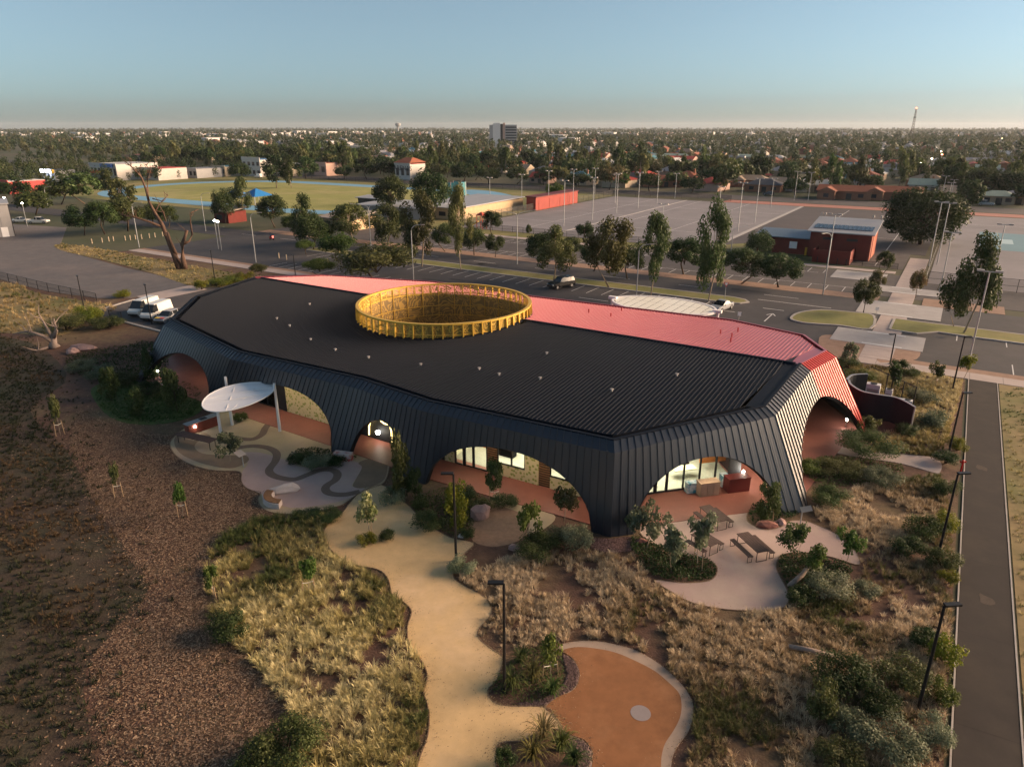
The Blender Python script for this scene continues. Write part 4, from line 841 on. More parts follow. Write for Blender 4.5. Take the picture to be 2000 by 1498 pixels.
def tussocks(name, label, P, K, h, spread, wid, cols, R, cat='grass'):
    """grass tufts at P: K curved blades each"""
    n = len(P); N = n * K; base = np.repeat(P, K, 0); hs = np.repeat(.6 + .9 * R.random(n) ** 1.5, K)
    az = R.random(N) * 6.283; d = np.stack([np.cos(az), np.sin(az)], 1); L = h * hs * (.6 + .6 * R.random(N)); rr = spread * hs * (.2 + R.random(N))
    b2 = base + d * (.04 + .05 * R.random((N, 1))); s = np.stack([-d[:, 1], d[:, 0]], 1) * (wid * (.6 + .8 * R.random((N, 1))))
    m2 = b2 + d * rr[:, None] * .45; t2 = b2 + d * rr[:, None]
    Z = lambda q, z: np.concatenate([q, z[:, None]], 1); z0 = np.full(N, .0)
    V = np.stack([Z(b2 - s, z0), Z(b2 + s, z0), Z(m2 - s * .8, L * .72), Z(m2 + s * .8, L * .72), Z(t2, L * (.75 + .3 * R.random(N)))], 1).reshape(-1, 3)
    i = np.arange(N)[:, None] * 5; F = np.concatenate([i + [[0, 1, 2]], i + [[1, 3, 2]], i + [[2, 3, 4]]], 0)
    cols = np.array(cols); nz = vnoise(P, 3.5); ci = np.clip(((nz * 1.3 - .15 + R.normal(size=n) * .16) * len(cols)).astype(int), 0, len(cols) - 1)
    c = np.repeat(cols[ci] * (.75 + .5 * R.random((n, 1))), K, 0) * (.8 + .4 * R.random((N, 1))); C = np.repeat(c, 5, 0)
    C[4::5] *= 1.25; C = np.clip(C, 0, .9)
    return tag(obj(name, np_mesh(name, V, F, M_LEAFN, C)), label, cat, kind='stuff')
STRAW = [(.09, .10, .03), (.19, .155, .06), (.31, .235, .10), (.42, .32, .15), (.50, .39, .20), (.54, .43, .25)]
R4 = np.random.default_rng(44)
ZA = P((400, 1110), (425, 1055), (510, 1012), (640, 1012), (640, 1078), (700, 1112), (752, 1135), (788, 1185), (788, 1240), (826, 1302), (832, 1400), (812, 1498), (790, 1640), (480, 1640), (590, 1420), (500, 1300), (410, 1210))
q = sample(ZA, 3600, R4, (SAND,)); q = q[vnoise(q, 1.4, 7) + .35 * R4.random(len(q)) > .46]
tussocks('dry_tussock_grass', 'tall straw coloured tussock grass left of the sand path', q, 30, .40, .28, .010, STRAW, R4)
ZB = P((888, 1130), (950, 1112), (1010, 1086), (1150, 1082), (1235, 1088), (1285, 1142), (1340, 1180), (1430, 1198), (1528, 1196), (1560, 1180), (1640, 1170), (1690, 1120), (1660, 1060), (1600, 1018), (1590, 1000), (1690, 945), (1835, 930), (1855, 1000), (1858, 1200), (1845, 1320), (1840, 1640), (1330, 1640), (1358, 1400), (1340, 1338), (1240, 1262), (1160, 1248), (1090, 1255), (985, 1275), (938, 1240), (965, 1190), (935, 1155))
q = sample(ZB, 9500, R4, (SAND, PLAY_OUT, TERR)); q = q[vnoise(q, 1.2, 3) + .35 * R4.random(len(q)) > .50]
tussocks('dry_tussock_meadow', 'straw and brown tussock meadow between sand path and asphalt path', q, 26, .33, .22, .0095, [(.085, .10, .032), (.12, .125, .04), (.16, .13, .06), (.30, .23, .12), (.46, .36, .21), (.54, .44, .28), (.58, .48, .32)], R4)
ZC = P((1700, 885), (1838, 892), (1868, 800), (1880, 745), (1780, 728), (1690, 715), (1650, 705), (1700, 790), (1760, 800), (1785, 840), (1700, 850))
q = sample(ZC, 2300, R4); tussocks('dry_grass_bank', 'golden dry grass around the curved dark wall', q, 20, .36, .28, .014, STRAW[1:], R4)
q = sample(DRYKNOLL, 1500, R4); tussocks('knoll_grass', 'dry grass on the knoll beside the gravel yard', q, 16, .45, .35, .02, STRAW[:5], R4)
q = sample(DRYSTRIP, 900, R4); tussocks('strip_grass', 'dry grass round the big dead tree', q, 14, .35, .3, .025, STRAW[:5], R4)
q = sample([W(6.7, 15), W(22, 15), W(22, 84), W(6.7, 84)], 3500, R4); tussocks('edge_grass', 'dry grass right of the asphalt path', q, 14, .16, .16, .012, [(.09, .11, .03), (.2, .16, .06), (.3, .22, .1)], R4)
ZR = P((-420, 1640), (205, 1640), (185, 1400), (170, 1300), (280, 1150), (200, 1010), (130, 880), (60, 800), (130, 730), (0, 655), (-300, 650))
q = sample(ZR, 12000, R4); q = q + R4.normal(size=q.shape) * (R4.random((len(q), 1)) ** 3) * 5.0; q = q[~inside(q, PLAZA) & (vnoise(q, 3.2, 21) + .4 * R4.random(len(q)) > .38)]; tussocks('rough_dark_grass', 'dark rough grass along the left edge', q, 12, .20, .22, .016, [(.018, .026, .010), (.028, .034, .013), (.042, .038, .018), (.10, .065, .03)], R4)
ZL = smooth_poly(P((185, 770), (230, 746), (300, 742), (368, 749), (392, 768), (390, 798), (350, 818), (280, 825), (218, 811)), 3)
q = sample(ZL, 1800, R4); tussocks('lawn_grass', 'deep green grass of the small round lawn', q, 12, .14, .12, .012, [(.03, .065, .012), (.05, .085, .018)], R4)
# mulch chips
ZM = P((150, 800), (240, 840), (330, 850), (335, 885), (390, 918), (468, 926), (474, 950), (505, 966), (506, 992), (560, 1010), (640, 1012), (640, 1075), (520, 1015), (425, 1058), (400, 1110), (410, 1210), (500, 1300), (560, 1420), (470, 1640), (205, 1640), (190, 1400), (175, 1290), (290, 1150), (205, 1010), (135, 880))
n = 90000; q = sample(ZM, n, R4); q = q + R4.normal(size=q.shape) * (R4.random((len(q), 1)) ** 6) * 4.0; q = q[~inside(q, PLAZA) & ~inside(q, SAND)]; q = q[vnoise(q, 4.0, 9) + .35 * R4.random(len(q)) > .30]; n = len(q)
az = R4.random(n) * 6.283; L = .02 + .075 * R4.random(n) ** 2; w = .012 + .022 * R4.random(n); d = np.stack([np.cos(az), np.sin(az)], 1); s = np.stack([-d[:, 1], d[:, 0]], 1)
zz = .02 + .035 * R4.random((4, n)); cor = [q - d * L[:, None] - s * w[:, None], q + d * L[:, None] - s * w[:, None], q + d * L[:, None] + s * w[:, None], q - d * L[:, None] + s * w[:, None]]
V = np.stack([np.concatenate([c, z[:, None]], 1) for c, z in zip(cor, zz)], 1).reshape(-1, 3)
mc = np.array([(.26, .145, .105), (.34, .20, .145), (.15, .082, .06), (.08, .044, .034), (.40, .26, .19)]); C = np.repeat(mc[R4.integers(0, 5, n)] * (.8 + .4 * R4.random((n, 1))), 4, 0)
tag(obj('bark_mulch', np_mesh('bark_mulch', V, np.arange(4 * n).reshape(n, 4), M_LEAFN, C)), 'loose brown bark mulch covering the ground left of the plaza', 'mulch', kind='stuff')
# low ground cover in the beds
def cover(name, label, poly, n, pal, h, size, R, holes=()):
    q = sample(poly, n, R, holes); b = vnoise(q, 1.1) * h; z = b * R.random(len(q)) ** .5 + .03; c = np.concatenate([q, z[:, None]], 1)
    V, F, C = leaves(c, np.full(len(c), .05), len(c), size, PAL[pal], R, up=.6); V[:, 2] = np.maximum(V[:, 2], .02)
    return tag(obj(name, np_mesh(name, V, F, M_LEAFN, C)), label, 'ground cover', kind='stuff')
cover('terrace_bed_cover', 'dark ground cover in the left terrace bed', smooth_poly(P((1232, 1050), (1270, 1062), (1330, 1084), (1380, 1096), (1398, 1112), (1388, 1130), (1330, 1136), (1280, 1128), (1240, 1090)), 3), 4200, 'dark', .45, .07, R4)
cover('right_bed_cover', 'dark ground cover around the terrace log', smooth_poly(P((1520, 1104), (1535, 1086), (1600, 1090), (1660, 1108), (1650, 1140), (1600, 1170), (1555, 1195), (1542, 1160), (1530, 1130)), 3), 4200, 'dark', .5, .07, R4)
cover('arch_bed_cover', 'dark ground cover at the right foot of the front arch', smooth_poly(P((1462, 1000), (1475, 985), (1530, 990), (1560, 1005), (1540, 1016), (1500, 1032), (1468, 1022)), 3), 2200, 'dark', .4, .06, R4)
cover('plaza_bed_cover', 'dark ground cover in the plaza bed', smooth_poly(P((562, 897), (590, 880), (630, 878), (690, 890), (690, 900), (640, 908), (590, 910)), 3), 2400, 'dark', .4, .07, R4)
cover('garden_bed_cover', 'green ground cover beside the sand path', smooth_poly(P((800, 985), (850, 960), (900, 955), (960, 990), (920, 1030), (925, 1052), (880, 1046), (840, 1024)), 3), 3600, 'olive', .4, .07, R4)
cover('side_bed_cover', 'green ground cover below the side path', smooth_poly(P((1575, 905), (1620, 892), (1700, 902), (1760, 912), (1750, 940), (1660, 950), (1590, 945)), 3), 4200, 'olive', .4, .07, R4)
cover('lamp_bed_cover', 'mixed ground cover in the lamp post bed', smooth_poly(P((962, 1350), (980, 1318), (1000, 1290), (1050, 1262), (1092, 1275), (1100, 1310), (1095, 1345), (1060, 1370), (1000, 1374)), 3), 2600, 'olive', .3, .05, R4)
cover('lower_right_cover', 'dense dark green ground cover in the lower right garden', smooth_poly(P((1560, 1290), (1640, 1255), (1760, 1240), (1850, 1230), (1845, 1400), (1700, 1400), (1620, 1410)), 3), 5200, 'olive', .32, .05, R4)
cover('left_garden_cover', 'dark ground cover between the left garden shrubs', smooth_poly(P((130, 700), (230, 680), (310, 670), (330, 720), (300, 740), (220, 745), (160, 735)), 3), 5000, 'dark', .5, .10, R4)
# pebbles
def pebbles(name, label, poly, n, R):
    q = sample(poly, n, R); V, F, C = [], [], []
    oc = np.array([(1, 0, 0), (0, 1, 0), (-1, 0, 0), (0, -1, 0), (0, 0, .7), (0, 0, -.7)]); of = np.array([(0, 1, 4), (1, 2, 4), (2, 3, 4), (3, 0, 4)])
    for k, p in enumerate(q): s = .04 + .06 * R.random(3); V.append(oc * s + (p[0], p[1], .05)); F.append(of + 6 * k); C.append(np.repeat([np.array((.22, .15, .13)) * (.4 + 1.1 * R.random())], 6, 0))
    return tag(obj(name, np_mesh(name, np.concatenate(V), np.concatenate(F), M_LEAFN, np.concatenate(C))), label, 'pebbles', kind='stuff')
pebbles('corner_pebbles', 'dark river pebbles round the black corner foot', smooth_poly(P((1148, 1052), (1190, 1054), (1240, 1050), (1245, 1072), (1190, 1080), (1155, 1070)), 3), 1400, R4)
pebbles('lamp_bed_pebbles', 'grey pebbles edging the lamp post bed', smooth_poly(P((1100, 1280), (1125, 1300), (1129, 1322), (1118, 1346), (1086, 1362), (1062, 1378), (1010, 1376), (1060, 1366), (1095, 1345), (1108, 1320)), 3), 1200, R4)
pebbles('bottom_bed_pebbles', 'grey pebbles edging the bottom bed', smooth_poly(P((1085, 1428), (1112, 1436), (1140, 1450), (1152, 1470), (1150, 1500), (1130, 1500), (1128, 1470), (1105, 1448)), 3), 800, R4)

# leaf litter and loose gravel spilling over the path edges
def litter(name, label, edge, n, sd, R):
    e = np.array([p[:2] for p in edge]); i = R.integers(0, len(e), n); f = R.random((n, 1)); p = e[i] * (1 - f) + e[(i + 1) % len(e)] * f + R.normal(size=(n, 2)) * sd * R.random((n, 1)) ** 1.5
    az = R.random(n) * 6.283; L = .012 + .03 * R.random(n) ** 2; d = np.stack([np.cos(az), np.sin(az)], 1); s = np.stack([-d[:, 1], d[:, 0]], 1); w = L * .5; z = .066 + .02 * R.random((4, n))
    V = np.stack([np.concatenate([c, zz_[:, None]], 1) for c, zz_ in zip((p - d * L[:, None], p + s * w[:, None], p + d * L[:, None], p - s * w[:, None]), z)], 1).reshape(-1, 3)
    c = np.array([(.20, .13, .08), (.34, .24, .13), (.10, .075, .045), (.42, .32, .2)])[R.integers(0, 4, n)]
    return tag(obj(name, np_mesh(name, V, np.arange(4 * n).reshape(n, 4), M_LEAFN, np.repeat(c, 4, 0))), label, 'leaf litter', kind='stuff')
litter('path_litter', 'leaf litter and loose gravel along the sand path', SAND, 9000, .8, R4); litter('play_litter', 'leaf litter round the orange play surface', PLAY_OUT, 2600, .6, R4); litter('terrace_litter', 'leaf litter round the terrace', TERR, 2600, .45, R4); litter('plaza_litter', 'leaf litter round the plaza', PLAZA, 2600, .5, R4)
# ------------------------------------------------------------------ lamp posts
M_BLKM = mat('black_powdercoat', (.012, .012, .014), .45, metal=.2); M_GALV = mat('galvanised_steel', (.36, .37, .38), .45, metal=.5, noise=(2, .1)); M_WHITE = mat('white_paintwork', (.78, .76, .76), .5)
M_LENS = mat('lamp_lens', (.5, .5, .5), .3); M_GLOW2 = mat('lit_lamp', (1, .95, .85), emit=((1.0, .92, .78), 30.0))
def garden_lamp(px, py, top, ang, label):
    x, y, _ = G(px, py); h = min(max(top_height(x, y, top), 3.5), 6.3); t = thing('lamp_post', label, 'lamp post', (x, y, .0), ang, 'black garden lamp posts')
    mb = MB(); mb.tube([(0, 0, 0), (0, 0, h - .05)], [.085, .06], 10); mb.build('pole', M_BLKM, t)
    mb = MB(); mb.box((0, 0, .1), (.3, .3, .04)); mb.build('base_plate', M_BLKM, t)
    mb = MB(); mb.box((.36, 0, h + .02), (.72, .24, .09)); mb.tube([(0, 0, h - .05), (.12, 0, h)], .045, 6); o = mb.build('lantern', M_BLKM, t)
    mb = MB(); mb.box((.44, 0, h - .035), (.46, .18, .014)); mb.build('lens', M_LENS, o)
for a in ((985, 1352, 1138, math.pi, 'tall black lamp post in the bed beside the orange play surface'), (891, 1098, 925, math.pi, 'black lamp post on the sand path before the wide arch'), (1792, 1390, 1182, .1, 'black lamp post nearest the camera along the asphalt path'), (1828, 1102, 925, .1, 'second black lamp post from the camera along the asphalt path'),
          (1850, 897, 768, .1, 'black lamp post beside the red hydrant'), (1860, 762, 658, .1, 'farthest black lamp post along the asphalt path'), (1738, 712, 672, math.pi, 'short black lamp post behind the red roof corner'), (165, 606, 540, 2.2, 'black lamp post at the dry knoll on the left'),
          (297, 634, 557, 2.2, 'black lamp post standing among the white vans'), (421, 556, 490, 2.2, 'black lamp post right of the dead tree'), (577, 538, 499, 2.2, 'black lamp post above the red roof edge')): garden_lamp(*a)
def street_light(px, py, top, ang, label, arms=1, r=.09):
    x, y, _ = G(px, py); h = top_height(x, y, top); t = thing('street_light', label, 'street light', (x, y, 0), ang, 'grey curved street lights')
    mb = MB(); mb.tube([(0, 0, 0), (0, 0, h * .55), (0, 0, h - 1.0)], [r * 1.1, r * .9, r * .7], 8); mb.build('pole', M_GALV, t)
    for s in ((1,) if arms == 1 else (1, -1)):
        L = 1.7 if arms == 1 else 3.2; pts = [(0, 0, h - 1.0), (s * .12, 0, h - .5), (s * .5, 0, h - .12), (s * 1.0, 0, h), (s * L, 0, h + .05)] if arms == 1 else [(0, 0, h - 1.0), (s * .3, 0, h - .55), (s * 1.0, 0, h - .3), (s * L, 0, h)]
        mb = MB(); mb.tube(pts, [r * .7, r * .6, r * .55, r * .5, r * .45], 7) if arms == 1 else mb.tube(pts, [r * .7, r * .6, r * .5, r * .45], 7); a = mb.build('arm', M_GALV, t)
        mb = MB(); mb.box((s * (L + .25), 0, h + .03), (.6, .2, .1)); mb.build('luminaire', M_VENT, a)
for a in ((808, 556, 440, .1, 'curved grey street light right of the big bushy tree'), (1242, 592, 478, .1, 'curved grey street light behind the white oval canopy'), (500, 513, 416, .1, 'curved grey street light left of the red roof'), (272, 484, 396, .1, 'curved grey street light left of the dead tree'),
          (402, 452, 378, .1, 'curved grey street light right of the dead tree crown'), (1607, 576, 455, 3.6, 'curved grey street light before the red clubhouse'), (94, 405, 365, .1, 'curved grey street light among the far left trees')): street_light(*a)
for a in ((1010, 517, 412, .2, 'double arm street light beyond the gold lantern'), (725, 488, 398, .2, 'double arm street light among the left roadside trees'), (1427, 500, 442, .2, 'double arm street light at the netball court corner'), (222, 385, 352, .1, 'double arm street light near the far left road')): street_light(*a, arms=2)
def flood_pole(px, py, top, label, bar=1.4, r=.085):
    x, y, _ = G(px, py); h = min(top_height(x, y, top), 16); t = thing('flood_light', label, 'floodlight', (x, y, 0), ROAD_ANG, 'court floodlight poles')
    mb = MB(); mb.tube([(0, 0, 0), (0, 0, h)], [r * 1.2, r * .8], 8); mb.build('pole', M_GALV, t)
    mb = MB(); mb.box((0, 0, h + .05), (bar * 1.6, .12, .1)); b = mb.build('crossbar', M_GALV, t)
    for s in (-1, 1): mb = MB(); mb.box((s * bar * .6, -.2, h + .18), (.7, .5, .16)); mb.build('lamp_head', M_VENT, b)
FP = [(1071, 407, 335), (1101, 443, 354), (1119, 400, 332), (1157, 430, 348), (1161, 390, 330), (1201, 397, 342), (1204, 418, 340), (1246, 408, 338), (1283, 398, 336), (1318, 388, 340), (1291, 472, 400), (1402, 433, 366), (1441, 453, 358), (1474, 436, 350), (1505, 405, 350), (1551, 392, 336), (1019, 405, 342), (957, 402, 348),
      (1578, 392, 338), (1814, 520, 396), (1830, 517, 398), (1822, 362, 347), (1848, 410, 358), (1855, 395, 352), (1838, 395, 345), (1937, 550, 440), (1835, 572, 455), (1616, 520, 420), (1890, 714, 532)]
ORD = ['first', 'second', 'third', 'fourth', 'fifth', 'sixth', 'seventh', 'eighth', 'ninth', 'tenth', 'eleventh', 'twelfth', 'thirteenth', 'fourteenth', 'fifteenth', 'sixteenth', 'seventeenth', 'eighteenth', 'nineteenth', 'twentieth', 'twenty first', 'twenty second', 'twenty third', 'twenty fourth', 'twenty fifth', 'twenty sixth', 'twenty seventh', 'twenty eighth', 'twenty ninth', 'thirtieth']
rank = {i: ORD[k] for k, i in enumerate(sorted(range(25), key=lambda i: FP[i][0]))}
for i, (px, py, top) in enumerate(FP):
    lab = {27: 'tall pole with twin white lamps in front of the red clubhouse', 28: 'tall plain grey light pole in the right hand car park', 26: 'leaning looking grey light pole by the walkway and right courts', 25: 'grey floodlight pole on the right hand courts'}.get(i) or rank[i] + ' slim floodlight pole from the left around the courts'
    flood_pole(px, py, top, lab)
# ------------------------------------------------------------------ fences and bollards
def net_mat(name, c, a):
    if name in MATS: return MATS[name]
    m = bpy.data.materials.new(name); m.use_nodes = True; MATS[name] = m; n, l = m.node_tree.nodes, m.node_tree.links; out = n['Material Output']; p = n['Principled BSDF']; p.inputs['Base Color'].default_value = (*c, 1)
    t = n.new('ShaderNodeBsdfTransparent'); ms = n.new('ShaderNodeMixShader'); ms.inputs[0].default_value = a; l.new(t.outputs[0], ms.inputs[1]); l.new(p.outputs[0], ms.inputs[2]); l.new(ms.outputs[0], out.inputs['Surface']); return m
M_NET = net_mat('black_mesh', (.012, .012, .014), .30)
def fence(pts, h, label, step=3.0, rails=(1.0, .5), name='mesh_fence', net=True, m=None):
    m = m or M_BLKM; o = Vector((*pts[0][:2], 0)); t = thing(name, label, 'fence', o)
    for p, q in zip(pts[:-1], pts[1:]):
        p, q = Vector((*p[:2], 0)) - o, Vector((*q[:2], 0)) - o; L = (q - p).length; n = max(1, int(L / step)); d = (q - p) / n
        for k in range(n + 1): mb = MB(); c = p + d * k; mb.cyl(c.x, c.y, 0, h, .045, .045, 6); mb.build('post', m, t)
        for f in rails: mb = MB(); mb.tube([tuple(p + Vector((0, 0, h * f))), tuple(q + Vector((0, 0, h * f)))], .028, 5); mb.build('rail', m, t)
        if net: mb = MB(); mb.poly([tuple(p + Vector((0, 0, .05))), tuple(q + Vector((0, 0, .05))), tuple(q + Vector((0, 0, h))), tuple(p + Vector((0, 0, h)))]); mb.build('mesh', M_NET, t)
fence([W(-113, 151.6), W(-45.5, 151.6)], 1.5, 'long black mesh fence along the near side of the netball courts')
fence([W(-2.6, 136.2), W(60, 136.2)], 2.2, 'black mesh fence along the near side of the right hand courts')
fence([W(-2.9, 136.5), W(-2.9, 200)], 1.4, 'black mesh fence along the walkway beside the right hand courts')
fence([W(-44, 148.2), W(-8, 148.2)], 1.1, 'low black fence in front of the red clubhouse')
fence([W(-114, 152), W(-114, 195)], 2.4, 'tall black fence left of the netball courts')
fence([G(-120, 530), G(0, 547), G(95, 571), G(190, 592)], 1.5, 'dark mesh fence between gravel yard and dry knoll')
fence([G(216, 628), G(240, 632)], 1.6, 'dark gate fence beside the parked vans', step=1.5)
fence([W(-360, 259), W(-70, 259)], 2.0, 'dark fence along the far road beyond the oval', step=6)
fence([W(-114, 226), W(-114, 255)], 2.2, 'dark green fence beyond the red shed', step=4)
M_TIMB = mat('bollard_timber', (.46, .36, .26), .8, noise=(4, .2))
BOL = ['fifth', 'sixth', 'seventh', 'eighth', 'ninth', 'tenth', 'eleventh', 'first', 'second', 'third', 'fourth', 'twelfth', 'thirteenth', 'fourteenth']
for i, (px, py) in enumerate([(245, 470), (255, 469), (265, 468), (277, 467), (292, 465), (303, 464), (318, 462), (180, 476), (200, 474), (213, 472), (222, 471), (545, 505), (560, 508), (640, 516)]):
    x, y, _ = G(px, py); mb = MB(); mb.tube([(0, 0, 0), (0, 0, 1.0), (0, 0, 1.1)], [.11, .11, .07], 8); o = mb.build('timber_bollard', M_TIMB, None, False, (x, y, 0)); tag(o, BOL[i] + ' timber bollard from the left beside the footpath behind the dead tree', 'bollard', 'timber bollards by the footpath')
# ------------------------------------------------------------------ white canopies
M_SAIL = mat('white_sail', (.78, .77, .80), .6)
def sail():
    t = thing('shade_sail', 'white twisted oval shade sail on tall white posts over the plaza', 'shade sail', G(470, 850))
    o = Vector(G(470, 850)); inv = Matrix.Translation(-o)
    P4 = [(Vector(G(433, 856)), 3.6), (Vector(G(454, 831)), 4.6), (Vector(G(547, 843)), 4.5)]
    for p, h in P4: mb = MB(); mb.tube([tuple(p), tuple(p + Vector((0, 0, h)))], [.13, .11], 10); mb.build('post', M_WHITE, t).matrix_parent_inverse = inv
    L, Rr, Bk, Fr = Vector(G(400, 784, 3.7)), Vector(G(538, 763, 3.9)), Vector(G(478, 747, 4.2)), Vector(G(448, 800, 3.4)); c = (L + Rr + Bk + Fr) / 4
    u = (Rr - L) / 2; v = (Bk - Fr) / 2; n = 40; V = [tuple(c)]; rings = 8
    mb = MB(); mb.v.append(tuple(c))
    for r in range(1, rings + 1):
        for k in range(n):
            th = 2 * math.pi * k / n; rr = r / rings; q = c + u * math.cos(th) * rr + v * math.sin(th) * rr; q.z += .08 * rr * rr * math.cos(2 * th + 1.2) + .06 * math.sin(11 * math.sin(th + .25) * rr) * (1 - rr ** 4)
            mb.v.append(tuple(q))
    for k in range(n): mb.f.append((0, 1 + k, 1 + (k + 1) % n))
    for r in range(rings - 1):
        for k in range(n): a = 1 + r * n; mb.f.append((a + k, a + n + k, a + n + (k + 1) % n, a + (k + 1) % n))
    me = mb.build('membrane', M_SAIL, t, True); me.matrix_parent_inverse = inv
    mb2 = MB(); mb2.tube([mb.v[1 + (rings - 1) * n + k % n] for k in range(n + 1)], .05, 6, False); mb2.build('edge_ring', M_WHITE, me).matrix_parent_inverse = Matrix.Identity(4)
    for k in (2, 12, 22, 30): mb2 = MB(); mb2.tube([mb.v[1 + (rings - 1) * n + k], mb.v[1 + (rings - 1) * n + (k + 17) % n]], .04, 5); mb2.build('crease_rib', M_WHITE, me).matrix_parent_inverse = Matrix.Identity(4)
sail()
def oval_canopy():
    cx, cy = W(-30.2, 84.9)[:2]; t = thing('oval_canopy', 'long white oval entry canopy of glazed panels behind the red roof', 'canopy', (cx, cy, 0), ROAD_ANG); n = 48; A, B, z = 6.9, 4.3, 3.6
    ring = [(A * math.cos(2 * math.pi * k / n), B * math.sin(2 * math.pi * k / n)) for k in range(n + 1)]
    mb = MB(); mb.quadstrip([(x, y, z - .25) for x, y in ring], [(x, y, z) for x, y in ring]); mb.quadstrip([(x, y, z) for x, y in ring], [(x * .96, y * .92, z) for x, y in ring]); mb.quadstrip([(x * .96, y * .92, z) for x, y in ring], [(x * .96, y * .92, z - .25) for x, y in ring]); mb.build('oval_frame', M_WHITE, t)
    m = mat('opal_panel', (.80, .77, .68), .4)
    for i in range(12):
        x0, x1 = -A * .95 + i * A * 1.9 / 12 + .03, -A * .95 + (i + 1) * A * 1.9 / 12 - .03
        for s in (-1, 0, 1):
            f = lambda x: B * .9 * math.sqrt(max(0, 1 - (x / (A * .955)) ** 2)); lo = lambda x: {-1: -f(x), 0: max(-f(x), -.8) + .02, 1: min(f(x), .8) + .02}[s]; hi = lambda x: {-1: min(-.8, -.0) if f(x) > .8 else -f(x), 0: min(f(x), .8) - .02, 1: f(x)}[s]
            if hi(x0) - lo(x0) < .05 and hi(x1) - lo(x1) < .05: continue
            mb = MB(); mb.poly([(x0, lo(x0), z - .06), (x1, lo(x1), z - .06), (x1, hi(x1), z - .06), (x0, hi(x0), z - .06)]); mb.build('roof_panel', m, t)
    for s in (-1, 1): mb = MB(); mb.tube([(s * (A + .2), 0, 0), (s * (A + .2), 0, z + .1)], .16, 10); mb.build('post', M_WHITE, t); mb = MB(); mb.box((s * (A + .1), 0, z + .02), (1.1, .5, .34)); mb.build('end_cap', M_WHITE, t)
    mb = MB(); mb.box((0, 0, z - .2), (A * 1.9, .22, .16)); mb.build('spine_beam', M_WHITE, t)
oval_canopy()
